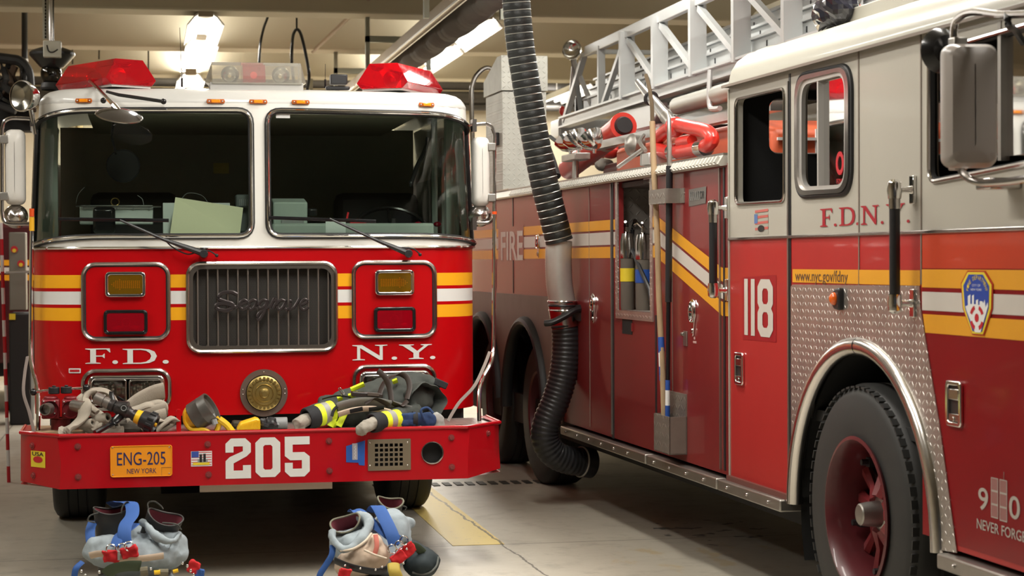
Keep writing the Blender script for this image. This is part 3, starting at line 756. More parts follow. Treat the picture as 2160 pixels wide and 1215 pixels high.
MB().sheet(rrect(u_-.034, u_+.034, z_-.013, z_+.013, .004), [], lambda a, b, h: FP(a, b, .002), step=1).build('small_label', stk_w, eng)
MB().sheet(rrect(u_-.027, u_+.027, z_-.006, z_+.006, .001), [], lambda a, b, h: FP(a, b, .003), step=1).build('small_label_stripe', stk_r, eng)
# marker lights
for px, py in ((173, 210), (455, 213), (545, 214), (635, 215), (905, 219)):
    u_, z_ = eu(px, py, 10.34)
    mk = MB().prism([(-.046, -.012), (.046, -.012), (.05, 0), (.046, .012), (-.046, .012), (-.05, 0)], lambda a, b, h: FP(u_+a, z_+b, h), 0, .012).build('marker_light', M('marker_base', (.45, .10, .01), .25, coat=.5), eng, bevel=.003)
    MB().prism([(-.024, -.009), (.024, -.009), (.024, .009), (-.024, .009)], lambda a, b, h: FP(u_+a, z_+b, h), .010, .022).build('lens', amber, mk, bevel=.004)
    mb = MB()
    for s_ in (-1, 1): mb.sph(FP(u_+s_*.036, z_, .013), .005, 8, 6)
    mb.build('screw', chrome, mk)
# wipers
def wiper(blade, arm, hose):
    b0, b1 = W3(*blade[0], 10.27), W3(*blade[1], 10.27)
    wb = MB().tube([b0, b1], .0095, 6, sq=(1, .7)).tube([b0+(b1-b0)*.2+Vector((0, -.02, .004)), b0+(b1-b0)*.8+Vector((0, -.02, .004))], .005, 6).build('wiper_blade', blkg, eng)
    P = [W3(*arm[0], 10.25), W3(*arm[1], 10.24), W3(*arm[2], 10.26)]
    MB().tube(P, .007, 8, rad=[.006, .009, .018]).cyl(W3(*arm[2], 10.34), W3(*arm[2], 10.22), .024, .02).build('arm', blkp, wb)
    MB().tube(spline([W3(*q, 10.27) for q in hose]), .0038, 6).sph(W3(*hose[-1], 10.30), .010, 8, 6).build('washer_hose', blk, wb)
wiper(((123, 462), (356, 465)), ((253, 464), (345, 505), (430, 535)), ((345, 503), (365, 522), (395, 536), (418, 531), (440, 529), (457, 539)))
wiper(((566, 459), (793, 467)), ((695, 461), (795, 507), (862, 535)), ((790, 503), (820, 517), (850, 523), (872, 525), (886, 537)))
# roof lights
def pod(mid, d, L, secm, bulbs):
    d = Vector(d).normalized(); n_ = Vector((-d.y, d.x, 0))
    def fn(a, b, h): 
        k = 1-abs(h)/(L/2)*0.0
        return mid+n_*a+Vector((0, 0, b))+d*(h*(1-.10*(b/.155)))
    sec = [(-.125, .012), (-.155, .045), (-.085, .155), (.085, .155), (.155, .045), (.125, .012)]
    o = MB().prism(sec, fn, -L/2, L/2).build('roof_light_pod', rlens, eng, smooth=False, bevel=.004, label='faceted red roof light pod')
    MB().prism([(-.12, 0), (.12, 0), (.12, .014), (-.12, .014)], fn, -L/2+.01, L/2-.01).build('pod_base', M('pod_base_grey', (.45, .44, .42), .5), o, smooth=False)
    bb = MB()
    for h in bulbs:
        bb.lathe([(.008, 0), (.03, .01), (.045, .035), (.048, .055)], mid+d*h+Vector((0, 0, .075))-d*.03, d, 16)
        bb.sph(mid+d*h+Vector((0, 0, .075)), .014, 10, 6)
    bb.build('rotator_bulb', M('bowl_red', (.9, .03, .04), .12, .7), o)
    return o
pl_ = W3(222, 181, 10.75); pl_.z = 2.575
pod(pl_, (.51, -.86, 0), .58, None, (-.14, .12))
pr_ = W3(845, 186, 10.75); pr_.z = 2.575
pod(pr_, (-.50, -.86, 0), .56, None, (-.14, .12))
# centre light bar
a = W3(446, 186, 10.6); b = W3(633, 186, 10.6); zc = 2.57; yb = 10.62
fnb = lambda p, q, h: Vector((h, yb+p, zc+q))
cb = MB().prism([(-.13, .03), (-.13, .075), (-.07, .155), (.07, .155), (.13, .075), (.13, .03)], fnb, a.x, b.x).build('light_bar', clens, eng, smooth=False, bevel=.004, label='clear roof light bar with red centre dome')
MB().prism([(-.12, 0), (-.12, .04), (.12, .04), (.12, 0)], fnb, a.x-.01, b.x+.01).build('bar_base', M('pod_base_grey', (.45, .44, .42), .5), cb, smooth=False)
for e, s_ in ((a.x, -1), (b.x, 1)):
    MB().add([fnb(p, q, e) for p, q in ((-.13, .03), (-.07, .155), (.07, .155), (.13, .03))]+[Vector((e+s_*.035, yb, zc+.05))], [(0, 1, 4), (1, 2, 4), (2, 3, 4), (3, 0, 4)]).build('bar_end', clens, cb, smooth=False)
r0_, r1_ = W3(511, 180, 10.6).x, W3(558, 180, 10.6).x
MB().prism([(-.11, .045), (-.11, .08), (-.055, .145), (.055, .145), (.11, .08), (.11, .045)], fnb, r0_, r1_).build('red_dome', rlens, cb, smooth=False)
mb = MB()
for px in (485, 592):
    q = W3(px, 155, 10.6); mb.lathe([(.01, 0), (.035, .012), (.048, .04), (.05, .07)], Vector((q.x, 10.66, zc+.09)), (0, -1, 0), 20)
mb.build('rotator_bowl', M('reflector_silver', (.75, .74, .70), .16, 1), cb)
q = W3(535, 155, 10.6); MB().sph((q.x, 10.6, zc+.09), .02, 10, 6).build('bulb', glowl, cb)
# antennas and small roof lamp
for px, top, bot, yy in ((384, 58, 184, 10.8), (686, 135, 186, 10.8)):
    p0 = W3(px, bot, yy); p1 = W3(px-5 if px < 400 else px, top, yy)
    an = MB().cyl(p0, p0+Vector((0, 0, .05)), .006).tube([p0, p1], .0016, 5).build('antenna', blkg, eng)
    if px < 400: MB().tube([p0+Vector((math.cos(k*.9)*.006, math.sin(k*.9)*.006, .05+k*.0012)) for k in range(46)], .0016, 5).build('antenna_spring', chrome_d, an)
q = W3(715, 186, 10.7)
MB().box((q.x-.05, 10.66, q.z+.02), (q.x+.045, 10.74, q.z+.075)).box((q.x-.075, 10.68, q.z-.01), (q.x+.06, 10.72, q.z+.01)).build('roof_work_lamp', blkp, eng, bevel=.006)
for px in (650, 290, 370): q = W3(px, 184, 10.9); MB().box((q.x-.06, 10.9, 2.565), (q.x+.07, 11.1, 2.60)).build('roof_vent', white, eng, bevel=.015)
# convex mirror over the windshield, with its arms
p0 = W3(190, 170, 10.6); p1 = W3(240, 222, 10.02); pm = W3(252, 236, 9.98)
mm = MB().tube([W3(183, 180, 10.7), p0, p1], .010, 10).tube([p1, pm], .016, 8).build('crossview_mirror', chrome, eng, label='round crossview mirror on two arms over the left windshield')
MB().tube([W3(224, 193, 10.25), W3(250, 200, 10.27), W3(345, 214, 10.32)], .0095, 8, rad=[.007, .009, .010]).sph(W3(345, 214, 10.32), .016, 10, 8).sph(W3(218, 212, 10.32), .016, 10, 8).build('brace', blkg, mm)
ax = Vector((.12, -.35, .93)).normalized()
MB().lathe([(.0001, .036), (.05, .030), (.09, .018), (.118, 0), (.12, -.006), (.116, -.008), (.0001, -.004)], pm-ax*.02, ax, 36).build('mirror_dish', M('dish_dark_chrome', (.30, .31, .35), .14, 1), mm)
torus(MB(), pm-ax*.022, ax, .119, .004, 36, 6).build('dish_rim', chrome_d, mm)
# spotlight on the left corner
sp = W3(52, 203, 10.5)
axs = Vector((-.62, -.75, 0)).normalized()
so = MB().lathe([(.0001, -.085), (.03, -.08), (.055, -.06), (.075, -.02), (.082, .01), (.085, .012), (.085, .026), (.078, .028)], sp, axs, 32).cyl(sp+Vector((.03, .03, -.07)), sp+Vector((.05, .05, -.20)), .012).build('spotlight', chrome, eng, label='round chrome spotlight on the left roof corner')
MB().lathe([(.0001, .0), (.03, .004), (.06, .014), (.076, .022)], sp, axs, 32).build('reflector', M('reflector_silver', (.75, .74, .70), .16, 1), so)
MB().lathe([(.0001, .034), (.04, .031), (.078, .024)], sp, axs, 32).build('spot_glass', hglass, so)
# side mirrors and grab rails
def side_mirror(xo, xi, ytop, ybot, boxp, yy, s_):
    """xo outer px of frame, xi where the arm meets the cab"""
    fr_ = MB()
    top = [W3(xi, ytop+2, yy), W3((xi+xo)/2+s_*0, ytop, yy), W3(xo-s_*16, ytop+1, yy), W3(xo-s_*5, ytop+8, yy), W3(xo, ytop+24, yy)]
    bot = [W3(xo, ybot-26, yy), W3(xo-s_*4, ybot-8, yy), W3(xo-s_*16, ybot, yy), W3(xi, ybot, yy)]
    fr_.tube(spline(top, 5)+spline(bot, 5), .0105, 10)
    for q in (W3(xi, ytop+2, yy), W3(xi, ybot, yy)): fr_.box(q-Vector((.012, .02, .04)), q+Vector((.012, .05, .03)))
    o = fr_.build('mirror_arm', chrome_d, eng)
    x0, y0, x1, y1 = boxp; a_ = W3(x0, y1, yy); b_ = W3(x1, y0, yy)
    c_ = ((a_.x+b_.x)/2, (a_.z+b_.z)/2)
    L = rrect(a_.x-c_[0], b_.x-c_[0], a_.z-c_[1], b_.z-c_[1], .035)
    ho = MB(); rings = [(1, .03), (1, .0), (.96, -.03), (.80, -.055), (.55, -.065), (.02, -.068)]
    for k, h in rings:
        for p, q in L: ho.v.append(Vector((c_[0]+p*k, yy+.045+h, c_[1]+q*(1-(1-k)*.35))))
    n = len(L)
    for j in range(len(rings)-1):
        for i in range(n): ho.f.append((j*n+i, j*n+(i+1) % n, (j+1)*n+(i+1) % n, (j+1)*n+i))
    ho.f.append(tuple(range(n)))
    ho.build('mirror_housing', mirr, o, ang=40)
    for yq in (y0+22, y1-18):
        q = W3(xo-s_*6, yq, yy); MB().box(q-Vector((.025, .02, .022)), q+Vector((.022, .03, .022))).build('clamp', steel, o, bevel=.004)
    q = W3(xo-s_*28, ybot-16, yy)
    MB().lathe([(.0001, .05), (.04, .04), (.062, .015), (.066, 0), (.0001, .0)], q+Vector((0, .05, 0)), (0, -1, .1), 24).build('convex_mirror', chrome_d, o)
side_mirror(4, 68, 249, 472, (10, 272, 52, 432), 10.55, -1)
side_mirror(1043, 1000, 261, 470, (999, 288, 1034, 435), 10.55, 1)
def grab(P, yy, name='grab_rail'):
    o = MB().tube(spline([W3(x, y, q) for x, y, q in P], 6), .0115, 10).build(name, chrome, eng); return o
gR = grab([(1043, 430, 10.5), (1043, 520, 10.5), (1042, 640, 10.5), (1041, 725, 10.5), (1036, 765, 10.45), (1018, 800, 10.3), (1011, 830, 10.25), (1011, 888, 10.2)], 0)
MB().cyl(W3(1043, 446, 10.5), W3(1043, 452, 10.5), .014).build('rail_collar', M('collar_orange', (.7, .08, .01), .4), gR)
gL = grab([(68, 455, 10.5), (66, 560, 10.5), (65, 700, 10.5), (65, 755, 10.45), (72, 790, 10.4), (80, 822, 10.3), (81, 870, 10.2), (80, 912, 10.1)], 0)
MB().cyl(W3(67, 458, 10.49), W3(67, 487, 10.49), .0135).build('rail_tape', M('tape_yellow', (.8, .42, .02), .4), gL)
MB().cyl(W3(67, 440, 10.49), W3(67, 457, 10.49), .013).build('rail_collar', M('collar_orange', (.7, .08, .01), .4), gL)
for P, o in (([(1033, 742, 10.3), (1020, 775, 10.2), (1000, 815, 10.1), (968, 850, 10.0), (945, 888, 9.95)], gR), ([(58, 752, 10.3), (52, 790, 10.2), (50, 830, 10.1), (62, 870, 10.0), (72, 912, 9.95)], gL)):
    MB().tube(spline([W3(*q) for q in P], 6), .010, 6, sq=(.25, 1), upv=(.3, 1, 0)).build('strap', M('strap_grey', (.20, .16, .14), .7), o)
# bumper
BP = [(-.625, 10.40), (-.625, 10.0), (-.42, 9.75), (1.655, 9.75), (1.875, 10.0), (1.875, 10.40)]
BL = [0]
for i in range(5): BL.append(BL[-1]+math.hypot(BP[i+1][0]-BP[i][0], BP[i+1][1]-BP[i][1]))
def BF(u, z, h=0.0):
    i = 0
    while i < 4 and u > BL[i+1]: i += 1
    (xa, ya), (xb, yb_) = BP[i], BP[i+1]; t_ = (u-BL[i])/(BL[i+1]-BL[i]); dx, dy = (xb-xa)/(BL[i+1]-BL[i]), (yb_-ya)/(BL[i+1]-BL[i])
    return Vector((xa+(xb-xa)*t_+dy*h, ya+(yb_-ya)*t_-dx*h, z))
def bu(px, py):
    x, z = E(px, py, 9.75); return BL[2]+x+.42, z
ZB0, ZB1 = .49, .762
hole = [(bu(912, 955)[0]+.055*math.cos(2*PI*k/28), bu(912, 955)[1]+.055*math.sin(2*PI*k/28)) for k in range(28)]
g0 = bu(778, 990); g1 = bu(864, 927)
bm_ = MB().sheet([(0, ZB0+.02), (BL[1]*.99, ZB0+.02)]+[(BL[2], ZB0), (BL[3], ZB0), (BL[4], ZB0+.02), (BL[5], ZB0+.02), (BL[5], ZB1), (0, ZB1)], [hole, rrect(g0[0], g1[0], g0[1], g1[1], .004)], lambda a, b, h: BF(a, b, h), step=.12, thick=-.012)
def inset(h, z):
    return [BF(0, z, h), BF(BL[1]+.0, z, h)+Vector((0, 0, 0)), BF(BL[2]+1e-6, z, h), BF(BL[3], z, h), BF(BL[4], z, h), BF(BL[5], z, h)]
bo = bm_.build('bumper', M('bumper_red', (.42, .002, .008), .32, coat=.2, spec=.3, nz=.25, nscale=3), eng, ang=30)
mb = MB()
for zz, hh in ((ZB1-.001, .002), (ZB0+.004, 0)):
    A_ = inset(hh, zz); B_ = inset(hh-.05, zz); k = len(mb.v); mb.v += A_+B_
    for i in range(5): mb.f.append((k+i, k+i+1, k+6+i+1, k+6+i))
P_ = inset(-.002, ZB1-.004)
mb.tube(P_, .010, 8)
mb.build('bumper_flange', MATS['bumper_red'], bo)
MB().box((-.60, 10.0, ZB1-.035), (1.85, 10.42, ZB1-.012)).box((-.40, 9.78, ZB1-.035), (1.63, 10.0, ZB1-.012)).build('bumper_deck', diamond('deck_plate', (0, 1), .03, (.45, .42, .38), .4, .8), eng, smooth=False)
MB().box((-.58, 9.99, ZB1-.03), (-.30, 10.40, ZB1-.004)).build('wooden_block', wood, eng)
mb = MB()
for px, py in ((69, 940), (164, 942), (438, 937), (694, 930), (952, 923), (71, 1003), (165, 1006), (440, 1001), (695, 993), (953, 985), (1029, 914), (1031, 977)):
    if px < 100 or px > 1000:
        q = None; best = 9
        for k in range(200):
            u_ = (BL[0]+BL[2]*k/200) if px < 100 else BL[3]+(BL[5]-BL[3])*k/200
            p_ = BF(u_, 0); dd = ray(px, py); kk = p_.y/dd.y; 
            if abs((CAM+dd*kk).x-p_.x) < best: best = abs((CAM+dd*kk).x-p_.x); zq = (CAM+dd*kk).z; ub = u_
        q = BF(ub, zq, 0); q2 = BF(ub, zq, .012)
    else: u_, z_ = bu(px, py); q = BF(u_, z_, 0); q2 = BF(u_, z_, .012)
    MB().cyl(q, q2, .013, .011, 6).cyl(q, q+(q2-q)*.3, .017, n=12).build('bumper_bolt', M('bolt_red', (.30, .06, .06), .4, .5), bo)
# pipe socket, grate
u_, z_ = bu(912, 955); q = BF(u_, z_, .004)
MB().lathe([(.055, -.20), (.055, .0), (.059, .002), (.055, .003), (.052, -.001), (.051, -.20)], q, (0, -1, 0), 32).build('tow_pipe', chrome_d, bo)
MB().lathe([(.0515, -.045), (.0001, -.045)], q, (0, -1, 0), 24).build('pipe_dark_cap', dark, bo)  # dark disc stands for the shade deep in the pipe
xs_, ys_ = 6, 5; hol = []
fr0, fr1 = bu(776, 993), bu(866, 925)
ga, gb = bu(789, 985), bu(851, 933)
cw = (gb[0]-ga[0])/xs_; chh = (gb[1]-ga[1])/ys_
for i in range(xs_):
    for j in range(ys_): hol.append([(ga[0]+cw*(i+.17), ga[1]+chh*(j+.17)), (ga[0]+cw*(i+.83), ga[1]+chh*(j+.17)), (ga[0]+cw*(i+.83), ga[1]+chh*(j+.83)), (ga[0]+cw*(i+.17), ga[1]+chh*(j+.83))])
go = MB().sheet(rrect(fr0[0], fr1[0], fr0[1], fr1[1], .004), hol, lambda a, b, h: BF(a, b, h+.002), step=.2, thick=.004).build('speaker_grate', M('grate_steel', (.36, .30, .22), .35, .8, nz=.3), bo, smooth=False)
MB().sheet(rrect(fr0[0], fr1[0], fr0[1], fr1[1], .004), [], lambda a, b, h: BF(a, b, -.04), step=1).build('grate_recess', dark, go)
mb = MB()
for px, py in ((780, 933), (859, 933), (780, 982), (859, 981)): u_, z_ = bu(px, py); mb.sph(BF(u_, z_, .007), .005, 8, 6)
mb.build('screw', chrome, go)
# 205 numerals
for i, (ch, bx) in enumerate((('2', (476, 924, 529, 1010)), ('0', (539, 922, 591, 1007)), ('5', (601, 920, 653, 1006)))):
    a = bu(bx[0], bx[3]); b = bu(bx[2], bx[1]); glyph(ch, (a[0], b[0], a[1], b[1]), lambda p, q, h: BF(p, q, .002), MB()).build('numeral', decw, bo, smooth=False, label='white block numeral %s on the bumper' % ch)
# licence plate
a = bu(233, 1007); b = bu(363, 938)
lp = MB().sheet(rrect(a[0], b[0], a[1], b[1], .012), [], lambda p, q, h: BF(p, q, .003+h), step=1, thick=.003).build('licence_plate', plateo, bo, bevel=.001)
MB().tube([BF(p, q, .007) for p, q in rrect(a[0]+.002, b[0]-.002, a[1]+.002, b[1]-.002, .012)], .0022, 6, closed=True).build('plate_rim', plateo, lp)
fnp = lambda p, q, h: BF(p, q, .0075)
x_ = bu(247, 982); y_ = bu(349, 952); textmb('ENG-205', (x_[0], y_[0], x_[1], y_[1]), fnp, bold=.0).build('plate_number', platen, lp, smooth=False, label='dark blue plate number ENG-205')
x_ = bu(268, 999); y_ = bu(330, 987); textmb('NEW YORK', (x_[0], y_[0], x_[1], y_[1]), fnp).build('plate_state', platen, lp, smooth=False)
mb = MB()
x_ = bu(341, 1003); y_ = bu(361, 985); mb.tube([BF(x_[0], x_[1], .007), BF(x_[0], y_[1], .007), BF(y_[0], y_[1], .007)], .0008, 4)
for px, py in ((238, 944), (357, 943), (238, 1001), (357, 998)): u_, z_ = bu(px, py); mb.sph(BF(u_, z_, .007), .004, 8, 6)
mb.build('plate_screw', chrome_d, lp)
# flag sticker
def decal(px0, py0, px1, py1, mat, parent, h=.002, name='sticker', lab=None):
    a = bu(px0, py1); b = bu(px1, py0)
    return MB().sheet([(a[0], a[1]), (b[0], a[1]), (b[0], b[1]), (a[0], b[1])], [], lambda p, q, hh: BF(p, q, h), step=1).build(name, mat, parent, smooth=False, label=lab)
fs_ = decal(403, 951, 447, 984, stk_w, bo, .002, 'flag_sticker', 'small sticker of a striped flag with grey towers')
for k in range(6): decal(404, 953+k*5.2, 446, 955.4+k*5.2, stk_r, fs_, .0025, 'flag_stripe')
decal(404, 952, 419, 965, M('flag_blue', (.04, .08, .35), .5), fs_, .003, 'flag_canton')
decal(421, 958, 426, 975, stk_k, fs_, .0035, 'tower'); decal(429, 957, 434, 974, stk_k, fs_, .0035, 'tower'); decal(417, 968, 438, 977, grey, fs_, .0032, 'skyline')
decal(407, 975, 442, 981, stk_y, fs_, .004, 'ribbon')
bs_ = MB().sheet([bu(*p) for p in ((730, 941), (770, 929), (769, 982), (757, 981), (756, 976), (730, 975))], [], lambda p, q, hh: BF(p, q, .002), step=1).build('blue_sticker', stk_b, bo, smooth=False, label='torn blue sticker with a white crest strip')
decal(743, 935, 754, 970, M('st_grey', (.4, .38, .42), .5), bs_, .003, 'sticker_strip')
MB().tube([BF(*bu(750-2*(k % 2), 940+k*3.4), .0035) for k in range(9)], .0022, 4).build('sticker_mark', stk_w, bs_)
# square yellow sticker on the left bevel of the bumper
def pu(px, py):     # bumper bevel on the left: solve position along path
    best = 9; r_ = (0, 0)
    for k in range(400):
        u_ = BL[1]+(BL[2]-BL[1])*k/400; p_ = BF(u_, 0); dd = ray(px, py); kk = p_.y/dd.y; e_ = abs((CAM+dd*kk).x-p_.x)
        if e_ < best: best = e_; r_ = (u_, (CAM+dd*kk).z)
    return r_
a = pu(66, 984); b = pu(96, 953)
ys = MB().sheet([(a[0], a[1]), (b[0], a[1]), (b[0], b[1]), (a[0], b[1])], [], lambda p, q, h: BF(p, q, .002), step=1).build('yellow_sticker', stk_y, bo, smooth=False, label='yellow square sticker reading USA with a red blot')
textmb('USA', (a[0]+(b[0]-a[0])*.1, a[0]+(b[0]-a[0])*.9, a[1]+(b[1]-a[1])*.70, a[1]+(b[1]-a[1])*.94), lambda p, q, h: BF(p, q, .003), bold=.02).build('sticker_text', stk_k, ys, smooth=False)
MB().sheet([((a[0]*(1-.5-.33*math.cos(t))+b[0]*(.5+.33*math.cos(t))), (a[1]*(1-.48-.2*math.sin(t))+b[1]*(.48+.2*math.sin(t)))) for t in [k*PI/8 for k in range(16)]], [], lambda p, q, h: BF(p, q, .0035), step=1).build('sticker_blot', stk_r, ys, smooth=False)
# red tow hook post on the deck
p = W3(377, 912, 9.95)
MB().prism(rrect(-.012, .012, 0, .115, .011), lambda a_, b_, h: Vector((p.x+a_, p.y+h, ZB1-.012+b_)), -.03, .03).build('deck_post', red, bo)
# under-bumper plates, lower body, wheels, chassis with light-blocking boxes
a = W3(122, 1032, 9.9); b = W3(350, 1020, 9.9); c2 = W3(421, 1036, 9.85); d2 = W3(699, 1018, 9.85)
up_ = M('under_plate', (.55, .50, .40), .6)
MB().box((a.x, 9.9, a.z), (b.x, 10.2, a.z+.03)).build('under_plate', up_, bo, smooth=False); MB().box((c2.x, 9.80, c2.z), (d2.x, 9.84, c2.z+.06)).build('under_plate', up_, bo, smooth=False)
MB().box((-.12, 12.6, .30), (1.38, 18, .82)).box((.1, 12.2, .16), (1.15, 17.6, .5)).box((-.5, 13.1, .22), (-.1, 16.2, .6)).box((1.36, 13.1, .22), (1.76, 16.2, .6)).box((-.5, 10.5, .56), (1.76, 12.6, .80)).build('chassis', dark, eng, smooth=False)  # chassis plus boxes added to block light and darken the floor beneath
MB().box((-.59, 13.2, .55), (1.85, 19.0, 2.25)).build('rear_body', red, eng, bevel=.03)
MB().box((-.56, 13.25, 2.25), (1.82, 18.95, 2.29)).build('bounce_cover', M('bounce_cover_tan', (.22, .20, .15), .8, nz=.4), eng, smooth=False)  # unseen tan cover added to stop red bounce onto the ceiling
def wheel(name, c, ax, Rr, W_, parent, rimmat=None):
    ax = Vector(ax)
    o = MB().lathe([(Rr*.56, -W_*.5), (Rr*.62, -W_*.52), (Rr*.78, -W_*.54), (Rr*.92, -W_*.50), (Rr*.97, -W_*.44), (Rr, -W_*.36), (Rr*1.0, -W_*.2), (Rr*.985, -W_*.19), (Rr*.985, -W_*.17), (Rr, -W_*.16), (Rr, -W_*.01), (Rr*.985, 0), (Rr, W_*.01), (Rr, W_*.16), (Rr*.985, W_*.17), (Rr*.985, W_*.19), (Rr, W_*.2), (Rr, W_*.36), (Rr*.97, W_*.44), (Rr*.9, W_*.5), (Rr*.56, W_*.48)], c, ax, 56).build(name, M('tyre', (.022, .022, .021), .62, nz=.4, nscale=6, dark=(.04, .038, .034)), parent, ang=50)
    return o
for x in (-.41, 1.665):
    wh = wheel('wheel', (x, 12.45, .50), (-1, 0, 0), .50, .31, eng)
    MB().lathe([(.28, -.15), (.26, -.02), (.0001, -.02)], (x, 12.45, .50), (-1, 0, 0), 28).build('rim', M('rim_red', (.25, .01, .02), .4, coat=.2), wh)
for x in (-.30, 1.56):
    wheel('wheel', (x, 16.9, .50), (-1, 0, 0), .50, .55, eng)
# twin valve manifold on the left of the deck
vo = MB(); vm = M('valve_red', (.20, .012, .018), .45, nz=.3, nscale=20)
for px, py in ((107, 862), (150, 862)):
    q = W3(px, py, 10.12); vo.box(q-Vector((.045, .05, .05)), q+Vector((.045, .06, .05)))
    vo.cyl(q+Vector((0, 0, .045)), q+Vector((0, 0, .065)), .035); vo.lathe([(.03, 0), (.042, .01), (.044, .03)], q+Vector((0, -.04, 0)), (0, -1, 0), 20)
vo = vo.build('valve_manifold', vm, eng, bevel=.008, label='dark red twin hose valve on the left of the bumper deck')
vb = W3(128, 895, 10.15)
MB().cyl((vb.x, vb.y, ZB1-.01), (vb.x, vb.y, ZB1+.05), .05).build('valve_foot', vm, vo)
for i, (px, py) in enumerate(((114, 822), (140, 821))):
    q = W3(px, py, 10.12); MB().cyl(q-Vector((0, 0, .022)), q+Vector((0, 0, .014)), .029, n=20).cyl(q+Vector((0, 0, .014)), q+Vector((0, 0, .022)), .01).build('valve_cap', blkp, vo, bevel=.004)
    e_ = W3(70 if i == 0 else 182, 827 if i == 0 else 818, 10.12)
    MB().tube([q, e_], .007, 8).build('valve_lever', chrome, vo); MB().sph(e_, .019, 14, 10).build('lever_knob', blkg, vo)
q = W3(103, 862, 10.05); MB().lathe([(.026, .06), (.030, .06), (.031, 0), (.026, 0)], q, (-.3, -1, 0), 24).lathe([(.0001, .01), (.026, .01)], q, (-.3, -1, 0), 24).build('outlet', steel, vo)
q = W3(155, 855, 10.05); MB().cyl(q, q+Vector((.06, -.07, -.008)), .03, .034, 20).build('coupling', steel, vo)
mb = MB()
for px, py in ((92, 847), (115, 847), (94, 873), (115, 872), (135, 848), (136, 873)):
    mb.sph(W3(px, py, 10.065), .0055, 8, 6)
mb.build('bolt', steel, vo)

# ================================================================== LADDER TRUCK 118 (local axes: t into the truck, s rearwards, z up)
trk = thing('ladder_truck', tn*TP+tu*8, 'long red and white ladder truck 118 with grey aerial ladder on the right', 'fire truck', rot=TA, origin=(0, 8, 0))
SP = lambda a, b, h=0.0: Vector((-h, -a, b))          # a = -s reads left to right for someone facing the side
def tb(px, py, t=0.0): s_, z_ = T(px, py, t); return (-s_, z_)
def tbox(x0, y0, x1, y1): a = tb(x0, y1); b = tb(x1, y0); return a[0], b[0], a[1], b[1]
def sheetT(outer, holes, name, mat, h=0.0, thick=0.0, step=.4, parent=trk, **k):
    return MB().sheet(outer, holes, lambda a, b, hh: SP(a, b, h+hh), step=step, thick=thick).build(name, mat, parent, **k)
def stripT(px, y0, y1, w_, name, mat, parent, h=.003):
    a = tb(px, y1); b = tb(px, y0); return MB().box(SP(a[0]-w_/2, a[1], -.002), SP(a[0]+w_/2, b[1], h)).build(name, mat, parent, smooth=False)
ZB, ZT, ZG, ZC = .54, 2.11, 2.495, 1.733
S0, S1, S2 = 4.9, 9.02, 16.6
# crew cab side
arc = [(-7.40+.735*math.cos(R(a)), .51+.735*math.sin(R(a))) for a in range(178, 0, -8)]
w1 = rpoly([tb(1553, 430), tb(1656, 424), tb(1656, 186), tb(1553, 210)], .045)
w2 = rpoly([tb(1688, 403), tb(1790, 397), tb(1790, 147), tb(1688, 172)], .10, 7)
w3 = rpoly([tb(1962, 385), (-5.05, 1.99), (-5.05, 2.44), tb(1962, 112)], .06)
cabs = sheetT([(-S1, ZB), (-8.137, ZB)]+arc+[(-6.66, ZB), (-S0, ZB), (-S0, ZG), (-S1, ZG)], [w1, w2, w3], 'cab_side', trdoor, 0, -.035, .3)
# roof with rounded shoulder
mb = MB(); prof = [(-.035, ZG-.012), (-.035, ZG+.002), (0, ZG+.006), (.0, ZG+.02), (.012, ZG+.07), (.045, ZG+.12), (.10, ZG+.16), (.18, ZG+.18), (1.22, ZG+.22), (2.27, ZG+.18), (2.40, ZG+.12), (2.45, ZG), (2.45, ZG-.02)]
for s_ in (S0, 7.38, S1): mb.v += [Vector((a, s_, b)) for a, b in prof]
n = len(prof)
for j in range(2):
    for i in range(n-1): mb.f.append((j*n+i, j*n+i+1, (j+1)*n+i+1, (j+1)*n+i))
mb.f.append(tuple(range(2*n, 3*n))); mb.f.append(tuple(range(n))[::-1])
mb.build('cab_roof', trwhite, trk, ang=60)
MB().box((-.040, S0, ZG-.014), (-.034, S1, ZG-.002)).build('gutter_edge', M('gutter_dark', (.20, .16, .13), .5), trk, smooth=False)
MB().tube([Vector((.006+.0, 7.375, ZG+.02)), Vector((.016, 7.375, ZG+.07)), Vector((.05, 7.375, ZG+.12)), Vector((.18, 7.375, ZG+.183))], .004, 6).build('roof_seam', MATS['gutter_dark'], trk)
# cab box: far side, rear, front, floor
w1f = [(a, b) for a, b in w1]; w2f = [(a, b) for a, b in w2]
MB().sheet([(-S1, ZB), (-S0, ZB), (-S0, ZG), (-S1, ZG)], [rrect(-8.7, -8.22, 1.95, 2.36, .08), rrect(-8.05, -7.45, 1.95, 2.36, .08)], lambda a, b, h: Vector((2.45+h, -a, b)), step=.5, thick=-.03).build('cab_far_side', trdoor, trk)
rwin = rrect(.185, 2.2, 2.15, 2.43, .05)
MB().sheet([(.02, ZB), (2.45, ZB), (2.45, ZG), (.02, ZG)], [rwin], lambda a, b, h: Vector((a, S1-.04+h, b)), step=.4, thick=.04).build('cab_rear_wall', trwhite, trk, smooth=False)
MB().sheet([(.05, .95), (2.42, .95), (2.42, 2.47), (.05, 2.47)], [rwin], lambda a, b, h: Vector((a, S1-.07+h, b)), step=.4, thick=.02).build('rear_lining', dark, trk, smooth=False)
MB().tube([Vector((a, S1-.05, b)) for a, b in dens(rwin, .06)], .01, 6, closed=True).build('rear_window_trim', chrome_d, trk)
MB().box((0.0, S0, ZB), (2.45, S0+.05, 1.75)).build('cab_front', red, trk, smooth=False)
MB().box((.05, S0+.05, .9), (2.40, S1-.05, .95)).box((.05, S0+.3, 2.47), (2.4, S1-.05, 2.48)).box((2.38, S0+.3, .95), (2.40, S1-.05, 1.9)).build('cab_lining', dark, trk, smooth=False)
